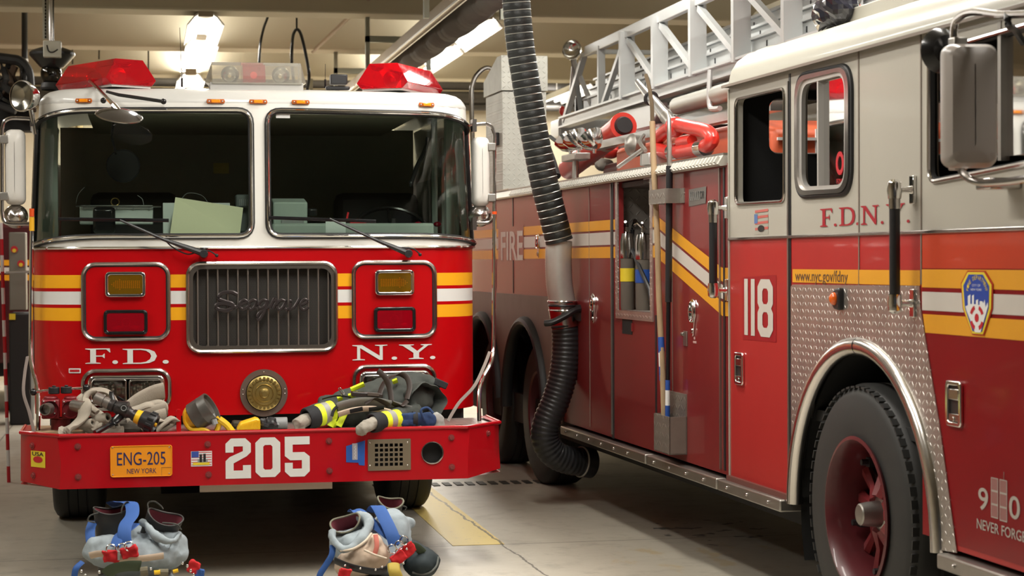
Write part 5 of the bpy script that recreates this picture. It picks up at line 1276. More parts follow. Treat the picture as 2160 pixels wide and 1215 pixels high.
# ---- poles
def tthing(name, p, label, cat, group=None):
    """separate thing written in the truck's coordinates"""
    p = Vector(p); wp = tn*(TP+p.x)+tu*p.y+Vector((0, 0, p.z))
    o = thing(name, wp, label, cat, group, rot=TA, origin=p); return o
p0 = T3(1376, 256, -.05); p1 = T3(1402, 905, -.05)
wp_ = tthing('wooden_pole', p1, 'long weathered wooden hook pole standing in the truck side bracket', 'pole')
pts = [p0+(p1-p0)*k/12+Vector((0, math.sin(k*1.1)*.006, 0)) for k in range(13)]
pl_o = MB().tube(pts, .0185, 12, rad=[.0165+.0005*(k % 3) for k in range(13)]).build('shaft', wood, wp_)
for f0, f1, m_ in ((.705, .755, M('tape_blue', (.02, .08, .35), .5)), (.755, .80, stk_w), (.80, .845, MATS['tape_blue'])):
    MB().tube([p0+(p1-p0)*f0, p0+(p1-p0)*f1], .0185, 12).build('tape_band', m_, wp_)
MB().tube(spline([p0+Vector((-.0, 0, .0)), p0+Vector((0, .01, .1)), p0+Vector((0, .06, .2)), p0+Vector((0, .12, .27))], 4), .012, 6, rad=None).build('rope_lanyard', M('rope_brown', (.10, .07, .04), .9), wp_)
p0 = T3(1412, 350, -.05); p1 = T3(1408, 890, -.05)
hk = tthing('pike_hook', p1, 'black rubber gripped pike hook standing beside the wooden pole', 'pole')
ln = p1-p0
MB().cyl(p0, p0+ln*.53, .0185, n=16).build('rubber_sleeve', blkp, hk)
MB().cyl(p0+ln*.53, p1, .0125, n=14).build('shaft', blkg, hk)
for f0, f1, m_ in ((.835, .875, MATS['tape_blue']), (.875, .935, stk_w), (.935, .985, MATS['tape_blue'])):
    MB().cyl(p0+ln*f0, p0+ln*f1, .0135, n=14).build('tape_band', m_, hk)
pt = T3(1411, 232, -.05)
MB().tube([p0, p0+Vector((0, 0, .18)), p0+(pt-p0)*.85, pt+Vector((0, .03, 0))], .012, 8, rad=[.014, .013, .011, .004]).build('hook_head', steel, hk)
# ---- tools in the compartment
def V3(px, py, t): return T3(px, py, t)
def tool(label, head, shaft, mat, hd):
    o = tthing('fire_tool', V3(*shaft[-1]), label, 'tool', None)
    MB().tube([V3(*q) for q in shaft], .013, 8).build('shaft', blkp, o)
    h = MB().tube([V3(*q) for q in head], .022, 6, rad=hd).build('tool_head', chrome, o); return o
tool('forked steel tool leaning diagonally in the open side compartment', [(1298, 468, .08), (1308, 462, .08), (1320, 470, .08), (1322, 480, .08)], [(1314, 474, .08), (1342, 548, .08), (1371, 612, .08), (1376, 652, .08)], chrome, [.006, .02, .018, .012])
tool('straight black handled tool upright in the open side compartment', [(1340, 466, .12), (1334, 478, .12), (1331, 490, .12)], [(1334, 484, .12), (1331, 560, .12), (1329, 645, .12)], chrome, [.016, .012, .014])
for px, py, lb in ((1321, 503, 'left chrome extinguisher head gleaming inside the side compartment'), (1357, 505, 'right chrome extinguisher head gleaming inside the side compartment')):
    c_ = V3(px, py, .052 if px < 1340 else .12); o = tthing('fire_extinguisher', Vector((c_.x, c_.y, hr[2]+.001)), lb, 'extinguisher', 'extinguishers in the side compartment')
    MB().lathe([(.001, 0), (.045, 0), (.048, .02), (.048, c_.z-hr[2]-.12)], (c_.x, c_.y, hr[2]), (0, 0, 1), 20).build('cylinder', M('tan_sleeve', (.12, .10, .08), .8), o)
    MB().lathe([(.05, -.12), (.05, -.02), (.04, .03), (.015, .04), (.013, .07), (.001, .07)], c_, (0, 0, 1), 24).build('chrome_dome', chrome, o)
    MB().tube([c_+Vector((0, 0, .065)), c_+Vector((-.02, .05, .10)), c_+Vector((-.03, .08, .085))], .009, 6).tube([c_+Vector((0, 0, .08)), c_+Vector((-.02, -.05, .10))], .008, 6).build('lever', chrome, o)
    MB().lathe([(.050, -.26), (.050, -.18)], c_, (0, 0, 1), 20).build('label_band', MATS['tape_blue'] if px > 1340 else stk_y, o)
a = V3(1368, 640, .2); b = V3(1372, 604, .2)
tag(MB().prism([(0, 0), (.05, 0), (.05, .16), (.03, .16), (-.03, .10), (0, .08)], lambda p, q, h: Vector((h, a.y+.03-p, hr[2]+.002+q)), .14, .20).build('traffic_wedge', orange, None, origin=None), 'bright orange wedge low in the side compartment corner', 'wedge')
wz = bpy.data.objects[C.objects[-1].name]; wz.matrix_world = Matrix.Translation(tn*TP+tu*0)@Matrix.Rotation(TA, 4, 'Z'); 

# ---- aerial ladder
LA = R(.45); ln_ = Vector((math.cos(LA), math.sin(LA), 0)); lu = Vector((-math.sin(LA), math.cos(LA), 0)); LP_ = 3.9
def toT(p): return Vector((p.dot(tn)-TP, p.dot(tu), p.z))
def LQ(px, py, off=0.0):
    d = ray(px, py); k = (LP_+off)/d.dot(ln_); p = CAM+d*k; return p.dot(lu), p.z
def LV(l, off, z): return toT(ln_*(LP_+off)+lu*l+Vector((0, 0, z)))
zt = LQ(1235, 100)[1]; zb = LQ(1400, 182)[1]; zl = LQ(1400, 203)[1]
l_tip = LQ(1194, 262)[0]; l_top = LQ(1238, 100)[0]; l_end = 6.3
posts = [LQ(p, 150)[0] for p in (1322, 1391, 1471, 1563)]
dl = [posts[0]-posts[1], posts[1]-posts[2], posts[2]-posts[3]]; dm = sum(dl)/3
while posts[-1]-dm > l_end: posts.append(posts[-1]-dm)
lad = MB()
def bar(mb, a, b, w_, h_): return mb.tube([a, b], 1, 4, sq=(h_*.7071, w_*.7071), upv=(0, 0, 1) if abs((Vector(b)-Vector(a)).normalized().z) < .95 else (0, 1, 0))
lo_ = MB(); 
for off in (0, .95):
    bar(lo_, LV(l_top, off, zt-.04), LV(l_end, off, zt-.04), .05, .085)
bar(lo_, LV(l_top+.0, 0, zt-.04), LV(l_top, .95, zt-.04), .04, .04)
lo_ = lo_.build('aerial_ladder', ladgrey, trk, smooth=False, bevel=.006, label='grey steel aerial ladder lying along the truck roof')
for off in (0, .95):
    mb = MB(); bar(mb, LV(l_tip+.1, off, (zb+zl)/2+.01), LV(l_end, off, (zb+zl)/2+.01), .035, zb-zl+.02)
    bar(mb, LV(l_tip+.1, off, zb+.01), LV(l_end, off, zb+.01), .10, .016); bar(mb, LV(l_tip+.1, off, zl), LV(l_end, off, zl), .10, .016)
    mb.build('lower_rail', ladgrey, lo_, smooth=False)
    for i, l in enumerate(posts):
        mb = MB(); mb.box(LV(l+.05, off, zb), LV(l-.05, off, zt-.02)) if 0 else bar(mb, LV(l, off, zb-.01), LV(l, off, zt-.03), .12, .05)
        mb.build('truss_post', ladgrey, lo_, smooth=False)
        if i+1 < len(posts):
            mb = MB(); bar(mb, LV(l-.06, off, zt-.10), LV(posts[i+1]+.05, off, zb+.04), .04, .045); mb.build('truss_brace', ladgrey, lo_, smooth=False)
    mb = MB(); bar(mb, LV(posts[0]+.06, off, zt-.10), LV(posts[0]+.75, off, zb+.02), .04, .045); bar(mb, LV(LQ(1268, 150)[0], off, zb), LV(LQ(1268, 150)[0], off, zt-.05), .06, .04)
    bar(mb, LV(l_tip+.05, off, zb-.02), LV(l_top+.1, off, zt-.06), .05, .05)
    mb.build('tip_brace', ladgrey, lo_, smooth=False)
# nested fly sections
k = 0
for sec, (o0, dz, h_) in enumerate(((.09, .03, .11), (.17, .14, .10), (.25, .24, .10))):
    for off in (o0, .95-o0):
        mb = MB(); bar(mb, LV(l_tip-.35+.1*sec, off, zb+dz+h_/2), LV(l_end, off, zb+dz+h_/2), .02, h_-.02)
        bar(mb, LV(l_tip-.35+.1*sec, off-.0, zb+dz), LV(l_end, off, zb+dz), .07, .016); bar(mb, LV(l_tip-.35+.1*sec, off, zb+dz+h_), LV(l_end, off, zb+dz+h_), .07, .016)
        mb.build('fly_rail', ladgrey, lo_, smooth=False)
        mb = MB(); l = l_tip-.6
        while l > l_end+.2:
            q = LV(l, off-.012, zb+dz+h_/2); mb.box(q-Vector((.002, .008, .018)), q+Vector((.002, .008, .018))); l -= .36
        mb.build('rail_slot', blkp, lo_, smooth=False)
l = l_tip-.3
while l > l_end+.1:
    MB().cyl(LV(l, .10, zb+.09), LV(l, .85, zb+.09), .018, n=8).build('rung', ladgrey, lo_); l -= .36
for k in range(3):
    off = .40+.12*k
    MB().cyl(LV(l_tip-.2, off, zb+.06+.07*k), LV(l_end, off, zb+.06+.07*k), .03, n=8).build('ladder_pipe', alu, lo_)
# tip casting, spotlights
mb = MB(); mb.prism(rpoly([(-.04, zl-.10), (-.04, zb+.01), (.99, zb+.01), (.99, zl-.10)], .03), lambda a, b, h: LV(l_tip+h, a, b), .12, .48)
mb.build('tip_casting', ladgrey, lo_, bevel=.02)
sp_ = LV(LQ(1222, 104)[0]+.05, -.05, LQ(1222, 104)[1]); ax_ = Vector((-.55, -.8, .1)).normalized()
so = MB().lathe([(.001, -.12), (.04, -.115), (.07, -.07), (.085, -.02), (.09, .0), (.092, .015), (.084, .018)], sp_, ax_, 28).build('tip_spotlight', chrome, lo_)
MB().lathe([(.001, -.04), (.04, -.03), (.07, -.01), (.084, .014)], sp_, ax_, 28).build('reflector', MATS['reflector_silver'], lo_)
for k in range(3):
    MB().tube([sp_+Vector((.02, .05, -.08)), LV(LQ(1205+k*14, 240)[0]+.1, .05*k, LQ(1205, 240)[1]+.02)], .02+.004*k, 8, sq=(1, .6)).build('spotlight_stay', ladgrey if k != 1 else grey, lo_)
q = LV(l_tip+.02, .12, zb+.14); MB().box(q-Vector((.03, .03, .10)), q+Vector((.03, .03, .06))).build('control_box', blkp, lo_, bevel=.01)
q = LV(LQ(1196, 232)[0]+.1, -.02, LQ(1196, 232)[1]); MB().sph(q, (.03, .03, .045), 12, 8).build('red_tip_lamp', redpaint, lo_)
# brackets under the ladder
lb = [LQ(*p) for p in ((1312, 236), (1320, 258), (1330, 278), (1376, 274), (1394, 240), (1396, 215))]
MB().prism([(-a, b) for a, b in lb], lambda a, b, h: LV(-a, h, b), -.03, .05).build('cradle_plate', ladgrey, trk, bevel=.01)
mb = MB(); 
for k in range(3): bar(mb, LV(LQ(1240, 250)[0], .25+.05*k, zl-.06-.03*k), LV(LQ(1330, 250)[0]-.2, .25+.05*k, zl-.06-.03*k), .02, .02)
mb.build('ladder_guides', M('guide_brown', (.16, .08, .06), .5), trk, smooth=False)
a = LV(LQ(1434, 222)[0], -.02, LQ(1434, 224)[1]); b = LV(LQ(1560, 180)[0]-.3, -.02, LQ(1434, 224)[1])
MB().cyl(a, b, .062, n=24).build('hydraulic_cylinder', M('cyl_grey', (.42, .42, .38), .4, .2), trk, bevel=.01)
MB().tube(spline([LV(LQ(1516, 148)[0], -.06, LQ(1516, 148)[1]), LV(LQ(1517, 190)[0], -.07, LQ(1517, 190)[1]), LV(LQ(1519, 226)[0], -.07, LQ(1519, 226)[1]), LV(LQ(1530, 236)[0], -.07, LQ(1519, 233)[1]), LV(LQ(1540, 234)[0], -.07, LQ(1519, 234)[1])], 5), .018, 8).build('hand_rail', ladgrey, trk)
MB().box((.25, 9.1, 2.38), (.32, 12.6, 2.43)).box((2.0, 9.1, 2.2), (2.1, 16, 2.75)).build('ladder_bed_beam', alu, trk, smooth=False)
MB().box((.5, 9.5, 2.1), (1.9, 13.2, 2.32)).box((.9, 13.2, 2.1), (1.6, 14.2, 2.62)).build('ladder_turret_base', M('turret_brown', (.10, .03, .025), .5, nz=.4), trk, bevel=.05)
# monitor (deck gun) : red looped waterway and silver nozzle
mr = lambda px, py, t=.12: T3(px, py, t)
mb = MB(); r_ = .040
mb.tube(spline([mr(1425, 262), mr(1402, 278), mr(1386, 296), mr(1388, 312), mr(1412, 322), mr(1450, 318), mr(1485, 310), mr(1502, 295), mr(1492, 278), mr(1460, 270), mr(1432, 264)], 6), r_, 14, closed=False)
mb.sph(mr(1424, 268), (.06, .06, .06), 16, 10).cyl(mr(1434, 300), mr(1460, 296), .03)
mo = mb.build('water_monitor', redpaint, trk, label='red looped water cannon base with worn paint')
for px, py in ((1425, 320), (1483, 312)):
    MB().cyl(mr(px-7, py+1), mr(px+7, py-1), .047, n=18).build('band_clamp', chrome, mo)
a = mr(1420, 264); d_ = mr(1344, 172)-a; 
MB().cyl(a, a+d_*.18, .036, .040, 20).build('swivel_collar', steel, mo)
MB().cyl(a+d_*.16, a+d_*.62, .038, .030, 20).cyl(a+d_*.62, a+d_*.99, .028, .017, 20).build('nozzle', M('nozzle_silver', (.60, .60, .60), .3, .9), mo, label='tapered silver nozzle of the water cannon')
torus(MB(), a+d_*.60, d_, .036, .010, 24, 8).tube([a+d_*.60+Vector((0, .06, .02)), a+d_*.60-Vector((0, .06, .02))], .008, 6).build('nozzle_ring', blkp, mo)
MB().box(T3(1360, 350, .06)-Vector((.02, 0, 0)), T3(1410, 322, .16)).cyl(T3(1357, 350, .1), T3(1357, 315, .1), .02).tube([T3(1304, 352, .05), T3(1360, 312, .08)], .014, 8).build('monitor_bracket', alu, mo, bevel=.006)
MB().lathe([(.001, 0), (.06, .0), (.07, .02), (.07, .07), (.05, .09), (.001, .1)], T3(1352, 308, .2), (-1, -.2, .1), 20).tube(spline([T3(1358, 285, .1), T3(1350, 300, .05), T3(1362, 318, .05)], 4), .012, 6).build('valve_wheel', steel, mo)
# red cylinder strapped on deck
a = T3(1200, 356, .45); b = T3(1312, 268, .45)
rc = MB().cyl(a, b, .080, .088, 28).sph(a, (.080,)*3, 24, 14).cyl(b, b+(b-a).normalized()*.04, .094, .094, 28).build('red_canister', M('canister_red', (.60, .035, .02), .35, nz=.2), trk, label='slanted red canister on the body deck')
MB().cyl(a+(b-a)*.72, a+(b-a)*.76, .089, n=28).build('canister_band', M('band_tan', (.55, .48, .38), .7), rc)
MB().cyl(b+(b-a).normalized()*.03, b+(b-a).normalized()*.07, .07, .055, 20).build('canister_cap', blkp, rc)
# triple work lights
a = T3(1214, 330, .10); 
wl = MB().box(T3(1184, 342, .03), T3(1246, 322, .14)).cyl(T3(1214, 378, .09), T3(1214, 335, .09), .022).cyl(T3(1212, 365, .09), T3(1212, 385, .09), .018).build('work_light_bar', steel, trk, bevel=.005)
for px, py in ((1196, 296), (1214, 292), (1246, 292)):
    c_ = T3(px, py, .06); ax_ = Vector((-.35, .55, .75)).normalized()
    o = MB().lathe([(.001, -.085), (.036, -.078), (.072, -.036), (.084, .0), (.09, .014), (.001, .02)], c_, ax_, 24).cyl(c_-ax_*.05, c_-ax_*.05-Vector((0, 0, .06)), .012).build('work_light', chrome, wl)
MB().tube(spline([T3(1160, 288, .1), T3(1180, 300, .1), T3(1195, 285, .1), T3(1220, 282, .15)], 5), .014, 8).tube(spline([T3(1150, 300, .2), T3(1165, 340, .2), T3(1175, 372, .2)], 5), .03, 8).build('deck_cables', blk, trk)
for px, py, m_, r_ in ((1250, 330, orange, .07), (1290, 318, redpaint, .06), (1275, 348, M('cable_grey', (.25, .23, .2), .7), .05)):
    MB().sph(T3(px, py, .9), (r_*1.4, r_*2, r_), 14, 10, nz=.3, nf=6).build('deck_gear', m_, trk)
# plate tower and chrome hoop behind
sA_ = T(1061, 400, .05)[0]; zt0 = T(1061, 190, .05)[1]; zt1 = T(1061, 116, .05)[1]; x1_ = .40
tw = MB().box((.05, sA_, 2.12), (x1_, sA_+.62, zt0-.01)).build('plate_tower', dp_front, trk, smooth=False, label='tall silver diamond plate locker on the rear deck')
MB().prism([(sA_-.01, zt0), (sA_-.01, zt1), (sA_+.15, zt1), (sA_+.66, zt0+.12), (sA_+.66, zt0)], lambda a, b, h: Vector((h, a, b)), .04, x1_+.01).build('tower_lid', dp_front, tw, smooth=False)
MB().box((.02, sA_+.12, zt0-.42), (.05, sA_+.26, zt0-.32)).build('tower_latch', blkp, tw, bevel=.006)
MB().box((-.02, sA_-.5, 2.13), (.5, sA_+.9, 2.17)).build('tower_tread', dp_top, trk, smooth=False)
P = [T3(1012, 275, .1), T3(1018, 210, .1), T3(1014, 165, .1), T3(1000, 149, .1), T3(985, 148, .1), T3(974, 160, .1), T3(971, 185, .1), T3(971, 260, .1)]
y_ = P[0].y; 
for k_, p in enumerate(P): P[k_] = Vector((.1+(1016-(1012, 1018, 1014, 1000, 985, 974, 971, 971)[k_])*.0042, y_+.3, p.z))
P[0].z = 2.12; P[-1].z = 2.12
MB().tube(spline(P, 5), .021, 10).build('hoop_rail', chrome_d, trk)
# things on the cab roof
p = T3(1652, 98, .45); MB().sph((.45, p.y, ZG+.17), (.16, .20, .085), 20, 12, power=.7).build('roof_hatch', trwhite, trk)
q0 = T3(1805, 48, .25); q1 = T3(1868, 48, .25)
MB().box((.22, q1.y-.35, ZG+.16), (.7, q0.y, T(1805, 14, .22)[1])).build('roof_box', trwhite, trk, smooth=False, bevel=.006)
p = T3(1770, 20, .6); mb = MB(); bar(mb, T3(1740, -60, .75), T3(1800, 25, .75), .08, .06); bar(mb, T3(1776, -5, .74), T3(1774, 30, .74), .04, .04); mb.build('red_roof_arm', redpaint, trk, smooth=False)
# trash bag
bc = T3(1765, 42, .20)
bag = MB(); nu, nv = 26, 12
bag.sph((bc.x, bc.y, bc.z), (.09, .17, .085), nu, nv, nz=.0)
for i, v in enumerate(bag.v):
    d = (v-bc); k_ = abs(noise.noise(v*14))*.45+abs(noise.noise(v*33))*.15; v += d*(k_-.12)
    if d.y > .08: v.z -= .02; v.y += .12*abs(noise.noise(v*20))
lowz = min(v.z for v in bag.v)
for v in bag.v: v.z += max(0, 2.672-lowz)
bo_ = bag.build('plastic_bag', bagm, None, smooth=False, origin=None)
bo_.matrix_world = Matrix.Translation(tn*TP)@Matrix.Rotation(TA, 4, 'Z')
tag(bo_, 'crumpled shiny black plastic bag lying on the ladder truck cab roof', 'bag')
# the truck's mirror
MT = -.30
mv = lambda px, py, t=MT: T3(px, py, t)
mm = MB().tube(spline([mv(2195, 30), mv(2160, 30), mv(2110, 31), mv(2055, 25), mv(2025, 36), mv(2012, 62), mv(2013, 160), mv(2015, 260), mv(2018, 330), mv(2032, 366), mv(2062, 384), mv(2110, 384), mv(2160, 378), mv(2200, 370)], 5), .0125, 10).build('truck_mirror', chrome_d, trk, label='large chrome framed mirror seen from behind')
q = tbq = None
a = mv(1982, 355); b = mv(2098, 95); mb = MB(); cxy = ((a.y+b.y)/2, (a.z+b.z)/2)
hw, hh = (a.y-b.y)/2, (b.z-a.z)/2; L = rrect(-hw, hw, -hh, hh, .035); rings = [(1, .0), (1, .025), (.95, .05), (.80, .075), (.5, .085), (.02, .087)]
dy_, dt_ = Vector((.0, 1, 0)), Vector((-1, 0, 0))
fw2 = Vector((-.15, -1, 0)).normalized(); sd2 = Vector((-1, .15, 0)).normalized()
# the housing's back faces the front of the truck
cen = mv(2040, 225); hw = .090; hh = (mv(2040, 95).z-mv(2040, 355).z)/2; L = rrect(-hw, hw, -hh, hh, .035)
for k_, h in rings:
    for p_, q_ in L: mb.v.append(cen+sd2*(p_*k_)+fw2*h+Vector((0, 0, q_*(1-(1-k_)*.35))))
n = len(L)
for j in range(len(rings)-1):
    for i in range(n): mb.f.append((j*n+i, j*n+(i+1) % n, (j+1)*n+(i+1) % n, (j+1)*n+i))
mb.f.append(tuple(range(n)))
mb.build('mirror_housing', mirt, mm, ang=40)
for py in (98, 340): q = mv(2025, py); MB().box(q-Vector((.03, .02, .03)), q+Vector((.02, .03, .03))).build('clamp', steel, mm, bevel=.005)
MB().lathe([(.001, .05), (.05, .04), (.075, .01), (.078, 0), (.001, 0)], mv(1992, 105)+Vector((0, .03, 0)), (.1, -1, 0), 28).build('round_mirror', blkg, mm)
MB().tube(spline([mv(2125, 30), mv(2128, 55), T3(2140, 62, -.1), T3(2158, 90, -.02)], 4), .012, 8).build('mirror_brace', blkp, mm)
q = T3(2138, 388, -.0); MB().box((-.12, q.y-.06, q.z-.02), (0, q.y+.05, q.z+.02)).build('mirror_foot', chrome_d, mm, bevel=.006)

# ================================================================== EXHAUST EXTRACTION
def XL(px, py, x):     # point on the vertical plane x = const
    d = ray(px, py); k = x/d.x; return CAM+d*k
zr_ = 3.60
rail = thing('exhaust_rail', (2.42, 17, zr_), 'long tan extraction rail hung from the ceiling along the bay', 'rail')
MB().box((2.34, 10.5, zr_), (2.40, 26, zr_+.09)).build('rail_channel', beige, rail, smooth=False, bevel=.006)
MB().box((2.335, 10.5, zr_-.015), (2.35, 26, zr_)).box((2.39, 10.5, zr_-.015), (2.405, 26, zr_)).build('rail_lip', alu, rail, smooth=False)
for y in (14.5, 18.4, 21.5, 24.7):
    o = MB().box((2.14, y, 3.50), (2.18, y+.06, 4.6)).box((2.74, y, 3.50), (2.78, y+.06, 4.6)).box((2.14, y, 3.76), (2.78, y+.06, 3.82)).build('rail_hanger', M('strut_green', (.30, .31, .26), .5, .5), rail, smooth=False)
mb = MB().tube([Vector((2.40, 14.4, 4.3)), Vector((1.9, 21.5, 4.0))], .022, 8); mb.build('brace_rod', M('rod_brown', (.26, .19, .13), .6), rail)
# collapsed duct below the rail
dpts = [Vector((2.57+.008*math.sin(k*.5), 12.6+k*.155, 3.60+.012*math.sin(k*1.15))) for k in range(70)]
dd = []; rr = []
for i, p in enumerate(dpts[:-1]):
    for q in range(4):
        dd.append(p.lerp(dpts[i+1], q/4)); rr.append(.112+(.010 if (q % 2) else -.003)+.013*math.sin((i+q/4)*1.15))
du = MB().tube(dd, .13, 16, rad=rr).build('exhaust_duct', ductm, None, origin=(2.57, 16, 3.6)); tag(du, 'thick grey ribbed fabric duct bunched beside the ceiling rail', 'duct')
hx = [(1088, -30), (1091, 30), (1098, 100), (1112, 190), (1128, 285), (1148, 385), (1166, 455), (1180, 510)]
hp = [W3(a, b, 12.05+.01*i) for i, (a, b) in enumerate(hx)]
hp = [hp[0]+Vector((.15, .1, .18)), hp[0]+Vector((.02, .02, .12))]+hp
eh = thing('exhaust_hose', W3(1228, 975, 12.2), 'black ribbed exhaust hose hanging from the ceiling to the truck tailpipe', 'hose')
P = spline(hp, 16); 
def resamp(P, d):
    out = [P[0].copy()]; acc = 0
    for a, b in zip(P, P[1:]):
        L_ = (b-a).length; t = d-acc
        while t <= L_: out.append(a.lerp(b, t/L_)); t += d
        acc = L_-(t-d)
    return out
P = resamp(P, .0125)
MB().tube(P, .09, 20, rad=[(.0885, .0915, .0925, .0915)[i % 4] for i in range(len(P))]).build('upper_hose', hoseblk, eh)
for i in range(0, len(P)-2, 4):
    ax_ = (P[min(i+2, len(P)-1)]-P[max(i-2, 0)]); torus(MB(), P[i], ax_+Vector((0, 0, .06)) if 0 else ax_, .0905, .0034, 28, 6).build('wire_ring', wire, eh)
mp_ = spline([W3(1179, 508, 12.14), W3(1178, 550, 12.14), W3(1180, 600, 12.14), W3(1187, 642, 12.14)], 10); Q = resamp(mp_, .008)
MB().tube(Q, .09, 22, rad=[.086+(.0025 if i % 2 else 0) for i in range(len(Q))]).build('flex_section', flexm, eh, ang=80)
Q = [W3(1186, 640, 12.14), W3(1189, 662, 12.14), W3(1193, 690, 12.14)]
MB().tube(Q, .094, 24).build('coupling_sleeve', chrome_d, eh)
for py in (636, 645, 655):
    torus(MB(), W3(1186+(py-636)*.12, py, 12.14), (0.02, 0, 1), .092, .008, 28, 8).build('hose_clamp', chrome if py != 645 else blkp, eh)
MB().tube(spline([W3(1150, 682, 12.0), W3(1165, 680, 11.98), W3(1190, 668, 11.98), W3(1213, 655, 12.0), W3(1232, 655, 12.05)], 6), .03, 12, rad=None, sq=(.7, 1)).cyl(W3(1222, 660, 12.02), W3(1238, 660, 12.06), .055, .05, 16).build('nozzle_handle', blkp, eh)
lp_ = spline([W3(1191, 682, 12.14), W3(1194, 720, 12.14), W3(1190, 780, 12.14), W3(1174, 840, 12.15), W3(1154, 890, 12.16), W3(1150, 925, 12.17), W3(1166, 955, 12.19), W3(1195, 970, 12.22), W3(1225, 974, 12.26)], 14)
Q = resamp(lp_, .0075)
MB().tube(Q, .09, 24, rad=[.090+(0, .003, .0045, .003)[i % 4] - (0.002 if i % 4 == 0 else 0) for i in range(len(Q))]).build('lower_hose', blkp, eh, ang=80)
a, b = Q[-1], Q[-1]+(Q[-1]-Q[-8]).normalized()*.08
MB().cyl(a, b, .098, .104, 28).build('end_cuff', blk, eh); torus(MB(), a, b-a, .099, .006, 28, 8).build('cuff_band', M('band_grey', (.35, .33, .28), .5), eh)
# wires for air line
cab_ = MB().tube(spline([Vector((2.4, 12.0, 3.6)), Vector((2.4, 12.05, 3.3))], 3), .01, 6); cab_.build('support_strap', blkp, eh)

# ================================================================== LOOSE GEAR ON THE BUMPER
def fuse(o, vox=.009, disp=.012, scale=.07, smooth=4, kind='CLOUDS'):
    m = o.modifiers.new('remesh', 'REMESH'); m.mode = 'VOXEL'; m.voxel_size = vox; m.use_smooth_shade = True
    if smooth: sm_ = o.modifiers.new('smooth', 'SMOOTH'); sm_.iterations = smooth; sm_.factor = .6
    t = bpy.data.textures.new('wrinkle', kind); t.noise_scale = scale
    if kind == 'MUSGRAVE': pass
    d = o.modifiers.new('wrinkles', 'DISPLACE'); d.texture = t; d.strength = disp; d.mid_level = .5; d.texture_coords = 'LOCAL'
    t2 = bpy.data.textures.new('fold', 'STUCCI'); t2.noise_scale = scale*1.6
    d2 = o.modifiers.new('folds', 'DISPLACE'); d2.texture = t2; d2.strength = disp*.9; d2.mid_level = .5; d2.texture_coords = 'LOCAL'
    return o
DZ = ZB1-.012
Y0 = 9.95
# grey hose pile
ho = thing('fire_hose', W3(240, 910, Y0), 'heap of flaked grey cotton fire hose with black pistol grip nozzle on the bumper', 'hose')
def fl(name, pts, w_=.031, t_=.011, up_=(0, -.25, 1), mat=hosecloth, par=ho):
    P = spline([W3(*p) for p in pts], 6)
    for p in P: p.z = max(p.z, DZ+.012)
    return MB().tube(P, 1, 14, sq=(w_*1.22, t_*1.35), upv=up_).build(name, mat, par)
fl('hose_strand', [(166, 850, 10.04), (178, 856, 9.98), (176, 878, 9.93), (156, 898, 9.90), (140, 908, 9.88), (134, 922, 9.90)], .034, .013, (.8, -.3, .45))
fl('hose_strand', [(250, 868, 10.10), (240, 842, 10.12), (224, 826, 10.13), (198, 824, 10.13), (183, 834, 10.08), (182, 852, 10.02), (205, 870, 10.0)], .033, .011, (0, 1, .1))
fl('hose_strand', [(165, 838, 10.12), (180, 852, 10.10), (196, 868, 10.1), (212, 880, 10.08)], .024, .014, (0, .5, 1))
fl('hose_strand', [(258, 874, 10.02), (285, 850, 10.05), (318, 832, 10.08), (346, 824, 10.10)], .040, .010, (.15, -.35, 1))
fl('hose_strand', [(256, 872, 9.98), (290, 862, 9.98), (312, 854, 9.98), (322, 858, 9.99), (312, 866, 10.0), (280, 872, 10.02)], .020, .010, (0, .9, .5))
fl('hose_strand', [(262, 884, 9.98), (300, 876, 9.98), (330, 868, 9.98), (352, 862, 9.99)], .032, .010, (.12, -.3, 1))
fl('hose_strand', [(270, 898, 9.96), (310, 888, 9.96), (335, 880, 9.97), (350, 876, 9.98)], .034, .011, (.1, -.3, 1))
fl('hose_strand', [(300, 908, 9.93), (320, 893, 9.93), (336, 887, 9.93), (334, 898, 9.94), (318, 908, 9.95)], .010, .028, (0, 0, 1))
fl('hose_strand', [(330, 910, 9.92), (346, 893, 9.92), (362, 882, 9.93), (366, 892, 9.94), (352, 902, 9.95), (340, 910, 9.96)], .010, .028, (0, 0, 1))
fl('hose_strand', [(300, 862, 10.06), (332, 852, 10.08), (345, 858, 10.08), (338, 870, 10.06), (300, 880, 10.05)], .020, .018, (0, .9, .4))
fl('hose_strand', [(185, 908, 9.94), (200, 892, 9.95), (212, 882, 9.96), (206, 898, 9.93), (196, 910, 9.92)], .018, .022, (1, 0, .2))
fl('hose_strand', [(170, 890, 10.0), (186, 902, 9.95), (215, 910, 9.92), (260, 912, 9.90)], .022, .018, (0, 0, 1))
for px, py, r_ in ((182, 895, .024), (214, 884, .028), (205, 902, .022), (232, 900, .026)):
    c_ = W3(px, py, 9.93); c_.z = max(c_.z, DZ+r_)
    MB().lathe([(r_*.45, -.035), (r_*.5, -.045), (r_*.85, -.048), (r_, -.04), (r_*1.02, .03), (r_*.6, .05), (.001, .052)], c_, (-.75, .65, -.2), 18).build('hose_roll', hosecloth, ho)
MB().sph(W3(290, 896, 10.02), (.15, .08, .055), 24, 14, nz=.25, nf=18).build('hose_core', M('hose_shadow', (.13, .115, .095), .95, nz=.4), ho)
nd = (W3(322, 893, 9.82)-W3(205, 840, 9.90)); A0 = W3(200, 838, 9.90); na = nd.normalized()
def nz_(px, py, y): return W3(px, py, y)
nzb = MB().lathe([(.026, 0), (.031, .004), (.031, .05), (.026, .052), (.026, .058), (.031, .06), (.031, .085)], A0, na, 24).build('nozzle_coupling', M('coupling_grey', (.22, .20, .18), .4, .6), ho)
